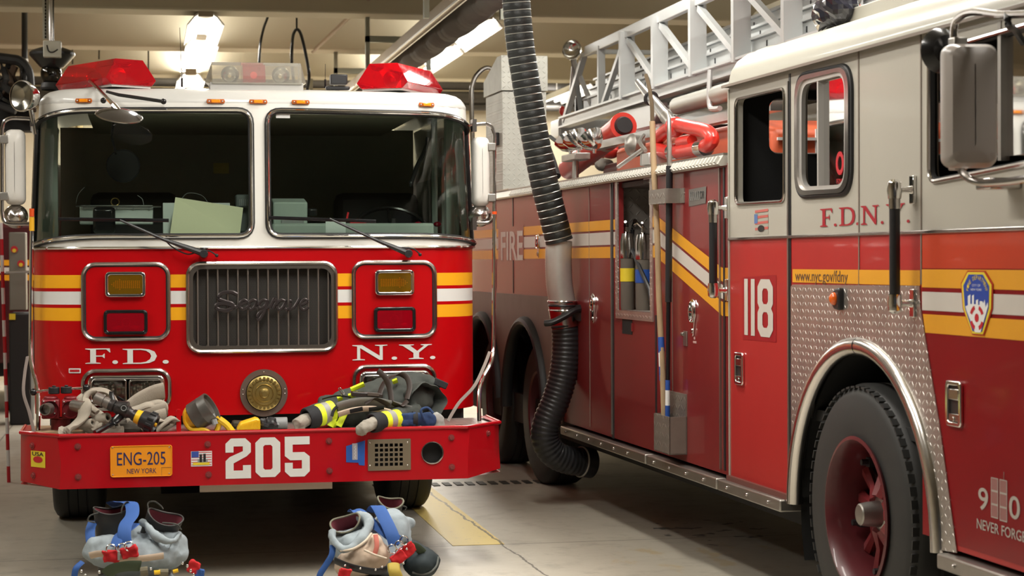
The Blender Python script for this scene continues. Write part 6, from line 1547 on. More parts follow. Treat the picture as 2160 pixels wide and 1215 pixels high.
MB().lathe([(.030, .085), (.033, .09), (.033, .11), (.026, .115), (.030, .12), (.034, .14), (.034, .19), (.026, .20), (.024, .215)], A0, na, 24).cyl(A0+na*.13+Vector((0, 0, .0)), A0+na*.19+Vector((0, -.0, .02)), .036).build('nozzle_body', M('nozzle_dark', (.05, .045, .045), .35, .5), ho, label='dark metal body of the nozzle')
MB().lathe([(.027, .215), (.03, .22), (.033, .25), (.0335, .262)], A0, na, 24).build('nozzle_stem', MATS['nozzle_dark'], ho)
MB().lathe([(.0345, .235), (.0355, .237), (.0375, .262), (.036, .264)], A0, na, 24).build('yellow_band', lime if 0 else yellow, ho)
tipm = MB().lathe([(.034, .262), (.044, .266), (.047, .29), (.050, .30), (.052, .335), (.049, .345), (.036, .346), (.030, .325), (.001, .322)], A0, na, 28).build('nozzle_tip', blkp, ho)
mb = MB()
for k in range(10):
    e1 = na.orthogonal().normalized(); e2 = na.cross(e1); a = 2*PI*k/10; c_ = A0+na*.318+(e1*math.cos(a)+e2*math.sin(a))*.050
    mb.tube([c_-na*.014, c_+na*.018], .009, 6)
mb.build('tip_lug', blkp, tipm)
MB().cyl(A0+na*.315, A0+na*.35, .010).build('tip_core', yellow, tipm)
pp = A0+na*.165+Vector((0, -.035, .015))
bl = MB().cyl(pp+Vector((0, .012, 0)), pp-Vector((0, .014, 0)), .020, n=20).tube([pp, W3(240, 852, 9.86), W3(235, 830, 9.88), W3(236, 826, 9.88)], 1, 8, sq=(.013, .009), upv=(1, 0, 0)).build('bail_handle', M('bail_grey', (.06, .06, .06), .3, .6), ho, bevel=0)
torus(MB(), pp-Vector((0, .015, 0)), (0, 1, 0), .013, .002, 20, 6).build('bail_mark', grey, bl)
MB().tube([W3(258, 845, 9.9), W3(254, 862, 9.92), W3(252, 875, 9.92)], .006, 6).tube([W3(247, 836, 9.9), W3(262, 845, 9.9)], .005, 6).build('bail_bar', blkg, ho)
MB().tube(spline([A0+na*.17, W3(238, 892, 9.84), W3(222, 901, 9.80), W3(200, 913, 9.77)], 5), 1, 10, sq=(.024, .015), upv=(1, 0, .5)).build('pistol_grip', blkg, ho, label='black finger-grooved pistol grip')
# lanterns
def lantern(face, ax, r_, h_, label, lid=True):
    ax = Vector(ax).normalized()
    o = thing('hand_lantern', face-ax*h_, label, 'lamp')
    MB().lathe([(.001, -h_), (r_*.9, -h_), (r_*.97, -h_*.96), (r_, -h_*.45), (r_*1.01, -h_*.44), (r_*1.01, -h_*.42), (r_, -h_*.40), (r_*1.02, -.004), (r_*1.0, 0), (r_*.9, -.002), (r_*.85, -.02), (.001, -.03)], face, ax, 32).build('lamp_head', M('lantern_grey', (.10, .095, .085), .38, .3), o)
    return o
fc = W3(447, 857, 9.98); axl = (.80, -.25, .50)
l1 = lantern(fc, axl, .078, .115, 'grey drum headed hand lantern with yellow body leaning by the red deck post')
mb = MB().tube(spline([W3(392, 868, 9.98), W3(390, 888, 9.98), W3(402, 905, 9.97), W3(430, 906, 9.96), W3(445, 914, 9.95)], 5), .011, 8)
mb.build('base_handle', yellow, l1)
MB().sph(W3(406, 880, 10.02), (.052, .06, .062), 20, 12, power=.8).build('lantern_body', yellow, l1)
MB().tube(spline([W3(455, 880, 9.97), W3(462, 895, 9.97), W3(455, 912, 9.97)], 4), .014, 8).tube(spline([W3(462, 884, 9.96), W3(478, 896, 9.96), W3(492, 914, 9.96)], 4), .018, 8).build('carry_handle', yellow, l1)
MB().tube([W3(447, 874, 9.94), W3(455, 895, 9.93)], 1, 6, sq=(.014, .006), upv=(1, 0, 0)).build('latch', grey, l1)
l2 = thing('hand_lantern', W3(555, 910, 9.97), 'hand lantern lying on its side with ribbed yellow body and black wrap', 'lamp')
a = W3(498, 908, 9.95); mb = MB().prism([(0, -.012), (.125, -.012), (.122, .045), (.10, .052), (.02, .028)], lambda p, q, h: Vector((a.x+p, a.y+h, DZ+.014+q)), -.05, .05); mb.build('lantern_body', yellow, l2, bevel=.01)
mb = MB()
for k in range(14): mb.box((a.x+.02+k*.0075, a.y-.055, DZ+.008), (a.x+.0235+k*.0075, a.y-.050, DZ+.028+k*.002))
mb.build('body_rib', yellow, l2, kind='stuff')
MB().sph(W3(562, 896, 9.93), (.052, .045, .034), 20, 12, nz=.5, nf=25).build('black_wrap', blkp, l2)
b = W3(585, 893, 9.97); MB().cyl(b-Vector((.055, 0, 0)), b+Vector((.052, 0, 0)), .032, n=24).build('lamp_head', grey, l2, bevel=.004)
MB().cyl(b+Vector((.0, -.03, 0)), b+Vector((.0, -.045, -.01)), .008).build('switch', grey, l2)
pz = W3(513, 890, 10.08); tag(MB().box((pz.x-.06, 10.03, DZ), (pz.x+.07, 10.12, pz.z+.005), rotm('Y', 4)).build('tool_pouch', M('pouch_olive', (.045, .037, .02), .7), None, bevel=.012, origin=(pz.x, 10.07, DZ)), 'small dark olive pouch behind the lying lantern', 'pouch')
# turnout coat
ct = thing('turnout_coat', W3(790, 905, 10.05), 'dark turnout coat with lime and silver bands heaped on the right of the bumper', 'coat')
cw = lambda px, py, y=10.02: W3(px, py, y)
mb = MB()
mb.sph(cw(745, 872, 10.10), (.17, .13, .075), 24, 14).sph(cw(820, 850, 10.12), (.20, .13, .10), 24, 14).sph(cw(860, 840, 10.12), (.14, .12, .11), 24, 14).sph(cw(765, 848, 10.12), (.14, .09, .065), 20, 12)
mb.tube(spline([cw(700, 862, 10.10), cw(672, 868, 10.06), cw(655, 880, 10.0)], 6), .055, 14).sph(cw(690, 848, 10.14), (.06, .06, .045))
mb.tube(spline([cw(880, 868, 10.0), cw(840, 880, 9.90), cw(812, 890, 9.84)], 6), .05, 14, rad=None)
mb.tube(spline([cw(700, 850, 10.1), cw(760, 830, 10.12), cw(830, 808, 10.14), cw(890, 802, 10.14), cw(925, 820, 10.12)], 6), .045, 12)
fuse(mb.build('coat_body', coatcl, ct), .010, .022, .06)
# bell-shaped skirt opening on the right
def bell(c_, ax, rx, rz, dep, rim, mo, mi, par, nm='coat_skirt', seed=0):
    ax = Vector(ax).normalized(); e1 = Vector((0, 0, 1)); e1 = (e1-ax*e1.dot(ax)).normalized(); e2 = ax.cross(e1); n = 40; mb = MB()
    prof = [(.62, -dep), (.85, -dep*.6), (1.0, -dep*.15), (1.04, 0), (1.0, .008), (.95, -.002), (.90, -dep*.2), (.70, -dep*.6), (.35, -dep*.9), (.01, -dep*.95)]
    for f, h in prof:
        for i in range(n):
            a = 2*PI*i/n; w_ = 1+.07*math.sin(a*3+seed)+.05*math.sin(a*7+seed*2)
            mb.v.append(c_+ax*(h+.012*math.sin(a*2+seed))+e1*(math.cos(a)*rz*f*w_)+e2*(math.sin(a)*rx*f*w_))
    m = len(prof)
    for j in range(m-1):
        for i in range(n): mb.f.append((j*n+i, j*n+(i+1) % n, (j+1)*n+(i+1) % n, (j+1)*n+i))
    return mb.build(nm, mo, par)
bell(cw(900, 847, 10.0), (.45, -.85, -.05), .12, .098, .20, 0, coatcl, coatcl, ct)
MB().box(cw(918, 803, 10.06), cw(940, 815, 10.14), rotm('Y', 25)).build('coat_tab', coatblk, ct, bevel=.005)
def sleeve_end(p0, p1, r_, par):
    p0 = Vector(p0); p1 = Vector(p1); d_ = (p1-p0).normalized()
    L_ = (p1-p0).length
    def sec(f0, f1, nm, m_, k=1.0):
        MB().tube([p0+(p1-p0)*(f0+(f1-f0)*j/3) for j in range(4)], r_*k, 20, rad=[r_*k*(1+.02*math.sin(j*2)) for j in range(4)], caps=False, sq=(1, .88), upv=(0, 0, 1)).build(nm, m_, par)
    sec(-.1, .05, 'sleeve', coatcl, .97)
    sec(0, .20, 'reflective_band', lime, 1.03); sec(.20, .40, 'reflective_band', silv, 1.03); sec(.40, .62, 'reflective_band', lime, 1.03)
    MB().lathe([(r_*.98, L_*.6), (r_*1.04, L_*.64), (r_*1.03, L_*.95), (r_*.96, L_), (r_*.8, L_*.98), (r_*.7, L_*.8)], p0, d_, 24).build('cuff', coatblk, par)
    return d_, L_
d_, L_ = sleeve_end(cw(700, 868, 9.98), cw(645, 884, 9.90), .058, ct)
kn = MB().tube(spline([cw(655, 884, 9.92), cw(640, 888, 9.88), cw(626, 897, 9.85)], 5), .035, 16, rad=None).sph(cw(632, 896, 9.86), (.034, .03, .036), 16, 10)
fuse(kn.build('knit_wrist', knit, ct), .006, .012, .03, 1)
d_, L_ = sleeve_end(cw(838, 884, 9.86), cw(783, 893, 9.74), .050, ct)
kn = MB().tube(spline([cw(790, 892, 9.74), cw(775, 898, 9.70), cw(762, 908, 9.69)], 5), .034, 16).sph(cw(765, 905, 9.70), (.035, .03, .036), 16, 10)
fuse(kn.build('knit_wrist', knit, ct), .006, .014, .03, 1)
# lining flap
P = spline([cw(712, 862, 9.93), cw(745, 853, 9.93), cw(785, 850, 9.93), cw(825, 858, 9.93), cw(862, 868, 9.95)], 6)
MB().tube(P, 1, 14, sq=(.045, .012), upv=(0, -.7, .75)).build('lining_flap', M('lining_grey', (.27, .27, .25), .9, nz=.5, nscale=14), ct)
MB().tube([p+Vector((0, -.030, -.028)) for p in P], 1, 10, sq=(.018, .009), upv=(0, -.5, .8)).build('tan_facing', tan, ct)
for p0, p1 in (((738, 868), (765, 862)), ((778, 864), (810, 860))):
    MB().tube([cw(*p0, 9.885), cw(*p1, 9.885)], 1, 6, sq=(.014, .004), upv=(0, -.5, .8)).build('hook_patch', coatblk, ct)
MB().tube(spline([cw(700, 878, 9.9), cw(708, 860, 9.91), cw(740, 845, 9.93), cw(770, 842, 9.95)], 5), .008, 8).build('flap_piping', coatblk, ct)
for x0, y0, x1, y1, yy in ((740, 822, 768, 810, 10.02), (735, 836, 755, 830, 10.0), (712, 892, 700, 900, 9.95), (828, 806, 838, 802, 10.05), (712, 842, 722, 838, 10.0)):
    MB().tube([cw(x0, y0, yy), cw(x1, y1, yy)], 1, 8, sq=(.017, .010), upv=(0, -.6, .8)).build('reflective_patch', lime, ct)
for px in (706, 724):
    MB().tube(spline([cw(px+4, 870, 9.97), cw(px-4, 886, 9.94), cw(px-10, 899, 9.93)], 4), 1, 8, sq=(.017, .006), upv=(1, 0, 0)).build('reflective_band', lime, ct)
# radio with leather strap
rd = thing('portable_radio', cw(770, 838, 9.96), 'dark portable radio on brown leather strap lying over the coat', 'radio')
lea = M('leather_brown', (.035, .022, .017), .5, nz=.3)
MB().box(cw(742, 839, 9.90), cw(805, 826, 9.96), rotm('Y', 5)).build('radio_body', M('radio_black', (.03, .022, .02), .35), rd, bevel=.006)
MB().box(cw(775, 836, 9.893), cw(800, 828, 9.90), rotm('Y', 5)).build('speaker_panel', M('panel_brown', (.09, .07, .06), .4), rd, bevel=.002)
for pts in ([(797, 782, 10.0), (812, 796, 9.97), (822, 820, 9.95), (826, 848, 9.92)], [(800, 832, 9.96), (812, 805, 10.0), (835, 792, 10.0), (856, 794, 9.98), (864, 815, 9.95), (858, 842, 9.92)], [(770, 850, 9.91), (790, 842, 9.9), (812, 850, 9.9), (820, 856, 9.9)], [(826, 850, 9.9), (845, 856, 9.9), (860, 845, 9.9)]):
    MB().tube(spline([cw(*p) for p in pts], 6), 1, 8, sq=(.016, .004), upv=(.8, -.5, .2)).build('leather_strap', lea, rd)
MB().tube(spline([cw(714, 820, 9.95), cw(718, 818, 9.94), cw(726, 830, 9.93), cw(722, 832, 9.93), cw(714, 820, 9.95)], 5), .0025, 6).tube([cw(822, 858, 9.89), cw(829, 845, 9.89)], .004, 6).build('snap_clip', chrome, rd)
MB().tube(spline([cw(680, 842, 9.98), cw(710, 835, 9.95), cw(740, 838, 9.92)], 5), .004, 6).build('radio_lead', blkg, rd)
# gloves
gl = thing('work_gloves', cw(885, 905, 9.93), 'bundled dark blue work gloves bound with black tape at the edge of the coat', 'gloves')
mb = MB()
for k, (y0, y1) in enumerate(((870, 878), (876, 884), (884, 890), (891, 896))):
    mb.tube(spline([cw(878, y0+4, 9.84), cw(850, y1-2, 9.83), cw(828+k*3, y1-4, 9.84)], 5), .0115, 10)
mb.sph(cw(880, 884, 9.86), (.045, .03, .036), 18, 12).sph(cw(902, 886, 9.86), (.05, .03, .042), 18, 12)
fuse(mb.build('glove', bluegl, gl), .006, .008, .03, 1)
MB().tube([cw(870, 884, 9.855), cw(880, 884, 9.855)], 1, 18, sq=(.042, .036), upv=(0, 0, 1)).build('tape', coatblk, gl)
MB().tube(spline([cw(895, 884, 9.82), cw(888, 866, 9.82), cw(902, 860, 9.83), cw(914, 872, 9.82)], 5), .007, 8).build('glove_hem', bluegl, gl)
mb = MB().sph(cw(922, 888, 9.87), (.038, .02, .042), 16, 10, nz=.5, nf=18); fuse(mb.build('grey_cuff', M('cuff_grey', (.36, .36, .34), .9), gl), .006, .01, .03, 0)

# ================================================================== BUNKER PANTS AND BOOTS ON THE FLOOR
def bootm(c_, ax, rx, rz, h_, label, pull, group=None, rimm=None):
    """c_ centre of the mouth; ax mouth direction"""
    ax = Vector(ax).normalized(); foot = Vector((c_.x-ax.x*h_*.9, c_.y-ax.y*h_*.6+.03, 0))
    o = thing('fire_boot', foot, label, 'boot')
    e1 = Vector((1, 0, 0)); e1 = (e1-ax*e1.dot(ax)).normalized(); e2 = ax.cross(e1); n = 32; mb = MB()
    def shape(a, f): return e1*(math.cos(a)*rx*f)+e2*(math.sin(a)*rz*f*(1+.10*math.cos(a*2)))
    down = [(1.0, 0, 0), (1.03, -.01, 0), (1.0, -.06, 0), (.96, -.14, 0)]
    rows = []
    for f, h, _ in down: rows.append([c_+ax*h+shape(2*PI*i/n, f)+ax*(.012*math.cos(4*PI*i/n)) for i in range(n)])
    base = c_-ax*.14
    for k in range(1, 5):
        t = k/4; ctr = base.lerp(Vector((foot.x, foot.y, .09)), t); rows.append([ctr+Vector((math.cos(2*PI*i/n)*rx*.92, math.sin(2*PI*i/n)*rx*.92, 0)) for i in range(n)])
    rows.append([Vector((foot.x, foot.y-.04, .03))+Vector((math.cos(2*PI*i/n)*.065, math.sin(2*PI*i/n)*.15, 0)) for i in range(n)])
    rows.append([Vector((foot.x, foot.y-.04, .0))+Vector((math.cos(2*PI*i/n)*.065, math.sin(2*PI*i/n)*.15, 0)) for i in range(n)])
    for r_ in rows: mb.v += r_
    for j in range(len(rows)-1):
        for i in range(n): mb.f.append((j*n+i, j*n+(i+1) % n, (j+1)*n+(i+1) % n, (j+1)*n+i))
    mb.build('boot_shaft', boot, o)
    mb = MB(); ins = [(.97, .002), (.93, -.03), (.90, -.10), (.85, -.17), (.02, -.18)]
    for f, h in ins: mb.v += [c_+ax*h+shape(2*PI*i/n, f)+ax*(.012*math.cos(4*PI*i/n)) for i in range(n)]
    for j in range(len(ins)-1):
        for i in range(n): mb.f.append((j*n+i, j*n+(i+1) % n, (j+1)*n+(i+1) % n, (j+1)*n+i))
    mb.build('boot_lining', maroon, o)
    MB().tube([c_+shape(2*PI*i/n, 1.0)+ax*(.012*math.cos(4*PI*i/n)) for i in range(n)], .0045, 8, closed=True).build('boot_rim', rimm or boot, o)
    for P in pull: MB().tube(spline(P, 5), 1, 8, sq=(.014, .0035), upv=(0, -1, .2)).build('pull_loop', M('loop_grey', (.07, .07, .06), .7), o)
    return o
rimo = M('rim_olive', (.18, .17, .12), .6)
def pants(cx, cy, label):
    o = thing('turnout_pants', (cx, cy, 0), label, 'pants'); return o
yb1 = 8.72
g = lambda px, py, y=yb1: W3(px, py, y)
bootm(g(238, 1074, 8.85), (-.05, -.18, 1), .085, .05, .2, 'left boot of the left pair, upright black mouth beside a blue strap', [[g(205, 1083, 8.80), g(190, 1088, 8.78), g(186, 1098, 8.78), g(198, 1102, 8.80)], [g(256, 1082, 8.76), g(258, 1070, 8.76), g(266, 1060, 8.78), g(274, 1064, 8.8)]])
bootm(g(348, 1090, 8.74), (.30, -.45, .8), .082, .055, .2, 'right boot of the left pair, tilted open showing its maroon lining', [[g(314, 1080, 8.78), g(312, 1062, 8.80), g(325, 1058, 8.82), g(338, 1066, 8.84), g(344, 1074, 8.84)], [g(345, 1103, 8.68), g(362, 1104, 8.66), g(374, 1107, 8.66), g(380, 1114, 8.68)]])
pn = pants(g(285, 1150).x, yb1, 'rolled down turnout pants of the left pair with blue suspenders and two red patches')
mb = MB().sph(g(288, 1165, 8.76), (.235, .20, .085), 28, 16).sph(g(228, 1150, 8.76), (.10, .11, .055), 20, 12).sph(g(338, 1150, 8.76), (.125, .12, .075), 22, 12).sph(g(300, 1132, 8.86), (.08, .07, .06), 20, 12)
mb.tube(spline([g(297, 1108, 8.74), g(304, 1100, 8.74), g(316, 1116, 8.66), g(344, 1138, 8.60), g(368, 1140, 8.62), g(380, 1122, 8.70)], 5), .018, 10)
mb.sph((g(285, 1150).x, 8.78, .12), (.21, .18, .12), 24, 14).sph((g(285, 1150).x, 8.8, .06), (.20, .18, .06), 24, 14)
fuse(mb.build('pants_lining', pantcl, pn), .011, .028, .07, 3)
MB().tube(spline([g(190, 1172, 8.58), g(215, 1168, 8.55), g(250, 1178, 8.53), g(300, 1178, 8.53), g(345, 1172, 8.55)], 5), 1, 10, sq=(.016, .006), upv=(0, -.3, 1)).build('tan_seam', tan, pn)
def strap(pts, par, w_=.026, m_=bluest, up_=(1, -.2, 0), nm='suspender', t_=.004):
    return MB().tube(spline(pts, 6), 1, 10, sq=(w_, t_), upv=up_).build(nm, m_, par)
strap([g(232, 1066, 8.90), g(255, 1060, 8.86), g(276, 1062, 8.78), g(279, 1085, 8.68), g(266, 1105, 8.60), g(262, 1125, 8.56), g(264, 1148, 8.54)], pn, .030)
strap([g(285, 1105, 8.72), g(272, 1115, 8.64), g(252, 1130, 8.57), g(243, 1153, 8.53)], pn, .024)
strap([g(196, 1100, 8.86), g(190, 1120, 8.80), g(192, 1145, 8.76)], pn, .022)
strap([g(174, 1185, 8.62), g(160, 1200, 8.6), g(156, 1225, 8.6)], pn, .014)
for px, py in ((234, 1158), (258, 1156), (272, 1152)):
    torus(MB(), g(px, py, 8.515), (.2, -1, .2), .020, .003, 22, 6).build('steel_ring', chrome, pn)
def patch(P, par, m_=redcl, nm='red_patch'):
    a, b = Vector(P[0]), Vector(P[1]); mid = (a+b)/2
    L_ = (b-a).length*.52; mb = MB().box(mid-Vector((L_, .010, .026)), mid+Vector((L_, .010, .026)), Matrix.Rotation(-math.atan2(b.z-a.z, b.x-a.x), 3, 'Y'))
    return fuse(mb.build(nm, m_, par), .005, .012, .02, 1)
patch((g(218, 1175, 8.52), g(248, 1172, 8.51)), pn); patch((g(256, 1170, 8.51), g(288, 1160, 8.52)), pn)
MB().box(g(248, 1182, 8.49), g(253, 1162, 8.50)).build('keeper', silv, pn, bevel=.001)
# dark belt, tools under the fold
mb = MB().sph((g(290, 1190).x, 8.66, .10), (.25, .20, .085), 28, 14).sph((g(390, 1190).x, 8.72, .09), (.07, .10, .08), 16, 10)
fuse(mb.build('pants_shell', M('shell_dark_green', (.03, .038, .03), .85, nz=.4), pn), .011, .03, .06, 2)
strap([g(225, 1212, 8.44), g(240, 1200, 8.42), g(270, 1194, 8.41), g(296, 1194, 8.42)], pn, .03, greencl, (0, -.5, .8), 'olive_webbing', .008)
MB().tube([g(296, 1206, 8.42), g(312, 1204, 8.42)], .02, 10).tube([g(335, 1208, 8.43), g(355, 1208, 8.43)], .017, 10).build('tan_tube', M('tube_tan', (.16, .14, .09), .8), pn)
MB().tube([g(325, 1208, 8.42), g(338, 1207, 8.42)], .010, 8).tube([g(365, 1206, 8.44), g(376, 1203, 8.44)], .008, 8).build('yellow_hardware', yellow, pn)
for px, py in ((172, 1205), (180, 1214), (210, 1207), (318, 1200), (385, 1188), (395, 1194), (402, 1204), (408, 1212)):
    MB().sph(g(px, py, 8.42), (.006, .005, .007), 8, 6).build('buckle', chrome, pn)
patch((g(398, 1192, 8.50), g(420, 1200, 8.50)), pn); patch((g(412, 1212, 8.50), g(430, 1213, 8.50)), pn, bluest, 'blue_patch')

# right pair
bootm(g(729, 1102, 8.70), (-.32, -.55, .76), .070, .058, .2, 'left boot of the right pair, tilted to show a round maroon lined mouth', [], rimm=rimo)
bootm(g(823, 1058, 8.92), (.14, -.42, .90), .062, .05, .2, 'right boot of the right pair, farther back with olive rim', [[g(846, 1066, 8.92), g(856, 1070, 8.93), g(854, 1076, 8.93)]], rimm=rimo)
pn = pants(g(785, 1150).x, yb1, 'rolled down turnout pants of the right pair with tan lining panel and blue suspenders')
mb = MB().sph(g(755, 1155, 8.74), (.135, .15, .10), 24, 14).sph(g(825, 1130, 8.82), (.105, .11, .125), 24, 14).sph(g(780, 1175, 8.76), (.17, .15, .09), 24, 14).sph(g(835, 1112, 8.88), (.08, .06, .045), 20, 12)
mb.tube(spline([g(701, 1118, 8.66), g(702, 1138, 8.62), g(728, 1160, 8.56), g(752, 1145, 8.58), g(775, 1115, 8.64), g(772, 1098, 8.70), g(755, 1088, 8.76)], 5), .022, 10)
mb.tube(spline([g(796, 1094, 8.86), g(828, 1094, 8.84), g(862, 1096, 8.86), g(868, 1106, 8.88)], 5), .017, 10)
mb.sph((g(785, 1150).x, 8.78, .10), (.16, .15, .12), 24, 14)
fuse(mb.build('pants_lining', pantcl, pn), .011, .026, .065, 3)
mb = MB().sph(g(765, 1178, 8.64), (.14, .10, .075), 24, 14, rot=rotm('Y', -18)).sph(g(788, 1155, 8.62), (.05, .05, .07), 16, 10)
fuse(mb.build('tan_panel', tan, pn), .010, .02, .06, 2)
MB().tube(spline([g(718, 1162, 8.56), g(745, 1158, 8.54), g(770, 1142, 8.55), g(784, 1125, 8.58)], 5), .006, 8).tube(spline([g(768, 1160, 8.53), g(790, 1170, 8.52), g(815, 1178, 8.54)], 5), .005, 8).build('lining_seam', M('seam_cream', (.72, .62, .50), .9), pn)
strap([g(792, 1128, 8.57), g(795, 1150, 8.545), g(790, 1170, 8.54)], pn, .011, M('faded_red_mark', (.6, .18, .14), .9), (1, 0, 0), 'red_mark')
strap([g(785, 1080, 8.80), g(796, 1068, 8.74), g(812, 1095, 8.66), g(826, 1125, 8.60), g(834, 1150, 8.58)], pn, .030)
strap([g(735, 1078, 8.80), g(758, 1080, 8.78), g(782, 1100, 8.72), g(815, 1125, 8.64), g(845, 1142, 8.62)], pn, .024)
strap([g(702, 1150, 8.62), g(700, 1170, 8.60), g(690, 1188, 8.6), g(676, 1210, 8.6), g(672, 1225, 8.6)], pn, .014)
for px, py in ((827, 1158), (842, 1150), (852, 1140)):
    torus(MB(), g(px, py, 8.55), (.3, -1, .2), .020, .0028, 22, 6).build('steel_ring', chrome, pn)
patch((g(829, 1186, 8.54), g(852, 1166, 8.55)), pn); patch((g(850, 1168, 8.56), g(872, 1150, 8.58)), pn)
mb = MB().sph((g(765, 1190).x, 8.68, .10), (.20, .18, .085), 28, 14)
fuse(mb.build('pants_shell', MATS['shell_dark_green'], pn), .011, .028, .06, 2)
strap([g(706, 1182, 8.55), g(740, 1196, 8.50), g(790, 1206, 8.48), g(815, 1200, 8.5)], pn, .018, blkp, (0, -.4, 1), 'belt', .007)
for px, py in ((728, 1193), (760, 1199), (792, 1202), (806, 1196), (851, 1188), (858, 1158)):
    MB().sph(g(px, py, 8.47), (.0055, .005, .0055), 8, 6).build('snap', chrome, pn)
patch((g(716, 1208, 8.46), g(738, 1214, 8.46)), pn)
MB().tube(spline([g(830, 1190, 8.5), g(832, 1205, 8.47), g(838, 1220, 8.47)], 4), 1, 10, sq=(.028, .012), upv=(1, 0, 0)).build('yellow_strap', M('strap_ochre', (.45, .33, .05), .7), pn)
mb = MB().sph(g(890, 1188, 8.74), (.085, .11, .07), 24, 14, rot=rotm('Y', -15)).sph(g(868, 1168, 8.8), (.07, .09, .06), 20, 12)
fuse(mb.build('side_pouch', M('pouch_blue_black', (.018, .03, .035), .8, nz=.4), pn), .009, .018, .06, 3)
MB().tube(spline([g(870, 1208, 8.66), g(900, 1210, 8.64), g(920, 1195, 8.66), g(924, 1175, 8.7)], 5), .005, 8).build('pouch_piping', M('piping_grey', (.12, .13, .12), .7), pn)
strap([g(852, 1150, 8.66), g(875, 1152, 8.66), g(892, 1166, 8.68)], pn, .02, greencl, (0, -.5, 1), 'pouch_strap', .006)

# ================================================================== THINGS OVERHEAD AND BEHIND
def hang(name, pts, r_, m_, label, cat, rad=None, **k):
    o = MB().tube(spline([W3(*p) for p in pts], 6) if len(pts) > 2 else [W3(*p) for p in pts], r_, 12, rad=rad).build(name, m_, None, origin=W3(*pts[0]))
    return tag(o, label, cat, **k)
bp_ = hang('black_drain_pipe', [(52, -62, 19.5), (52, 126, 19.5)], .030, blkp, 'short thick black pipe dropping from the ceiling at far left', 'pipe')
MB().cyl(W3(52, 124, 19.5), W3(52, 136, 19.5), .036).build('pipe_collar', steel, bp_)
pp = hang('beige_pipe', [(167, 88, 26.85), (167, 700, 26.85)], .05, M('pipe_beige', (.50, .38, .20), .6), 'beige vertical pipe with green and yellow marker tape against the rear wall', 'pipe')
MB().cyl(W3(163, 90, 26.81), W3(163, 135, 26.81), .03).build('green_tape', M('tape_green', (.02, .18, .06), .6), pp)
MB().cyl(W3(172, 92, 26.81), W3(172, 135, 26.81), .018).build('yellow_tape', stk_y, pp)
for px, py0, py1, lb in ((153, 38, 135, 'thin dark hanger rod just left of the beige pipe'), (209, 38, 125, 'thin dark hanger rod right of the beige pipe'), (313, 108, 165, 'thin dark rod behind the left ceiling light')):
    hang('hanger_rod', [(px, 2, 22.3), (px, py1, 22.3)], .009, M('rod_dark', (.06, .06, .05), .6), lb, 'rod')
sb = MB(); bar(sb, W3(176, 100, 22.4), W3(213, 62, 22.4), .05, .05); bar(sb, W3(213, 62, 22.4), Vector((W3(213, 62, 22.4).x, 22.4, 4.62)), .03, .03); tag(sb.build('strut_brace', M('strut_green', (.30, .31, .26), .5, .5), None, origin=W3(176, 100, 22.4), smooth=False), 'slanted perforated metal strut near the beige pipe', 'strut')
# high bay lamp with junction box
yl = 16.5
hl = thing('pendant_lamp', W3(108, 130, yl), 'black dome pendant with clear globe and grey junction box, upper left', 'lamp')
q = W3(110, 112, yl)
MB().lathe([(.035, -.20), (.045, -.14), (.10, -.12), (.19, -.02), (.19, 0), (.17, .02), (.05, .06), (.02, .10)], q, (0, 0, 1), 36).build('dome_shade', blkg, hl)
MB().sph(W3(108, 156, yl), (.088, .088, .11), 24, 16).build('glass_globe', clearmat('smoked_globe', (.25, .22, .18), .05), hl)
MB().lathe([(.085, 0), (.092, .02), (.085, .04), (.08, .06)], W3(108, 190, yl), (0, 0, 1), 24).build('globe_cage', blk, hl)
MB().box(W3(91, 120, yl-.22), W3(130, 89, yl-.10)).build('junction_box', M('box_grey', (.55, .54, .46), .5, nz=.2), hl, bevel=.008)
MB().tube(spline([W3(99, 95, yl-.24), W3(103, 108, yl-.24), W3(112, 110, yl-.24), W3(122, 104, yl-.24)], 5), .006, 6).build('box_cable', blkg, hl)
MB().cyl(W3(107, 98, yl-.05), W3(107, -60, yl-.05), .017).build('conduit', chrome_d, hl); MB().cyl(W3(111, 98, yl+.05), W3(111, -60, yl+.05), .012).build('black_cable', blkg, hl)
st = MB().box(W3(90, 82, yl+.02), W3(103, -60, yl+.06)).build('perforated_strut', M('strut_light', (.50, .49, .42), .5, .3), hl, smooth=False)
mb = MB(); 
for k in range(14): q = W3(96, 78-k*7, yl+.015); mb.box(q-Vector((.006, .004, .010)), q+Vector((.006, .004, .010)))
mb.build('strut_slot', blkg, st, kind='stuff')
# hanging cables
hang('hanging_cable', [(572, -15, 19), (566, 30, 19), (556, 60, 19), (549, 95, 19), (546, 150, 19)], .013, blkg, 'single black cable hanging left of the looped one', 'cable')
lc_ = hang('hanging_cable', [(622, 190, 19.2), (616, 140, 19.1), (616, 100, 19), (619, 72, 19), (627, 62, 19), (636, 76, 19), (646, 120, 19), (652, 160, 19), (647, 195, 19.1)], .016, blkg, 'black cable looped upside down behind the centre light bar', 'cable')
MB().tube([W3(626, 64, 19), Vector((W3(626, 64, 19).x, 19, 4.62))], .010, 6).build('hanger', blkg, lc_)
# pipes along the rear wall
for i, (zz, r_) in enumerate(((4.12, .06), (3.95, .09), (3.82, .05))):
    tag(MB().cyl((-6.9, 26.7, zz), (9.9, 26.7, zz), r_, n=14).build('wall_pipe', M('pipe_dark', (.05, .045, .04), .6), None, origin=(1.5, 26.7, zz)), ('%s of the three dark pipes running across the rear wall' % ('top', 'middle', 'lowest')[i]), 'pipe', 'pipes on the rear wall')
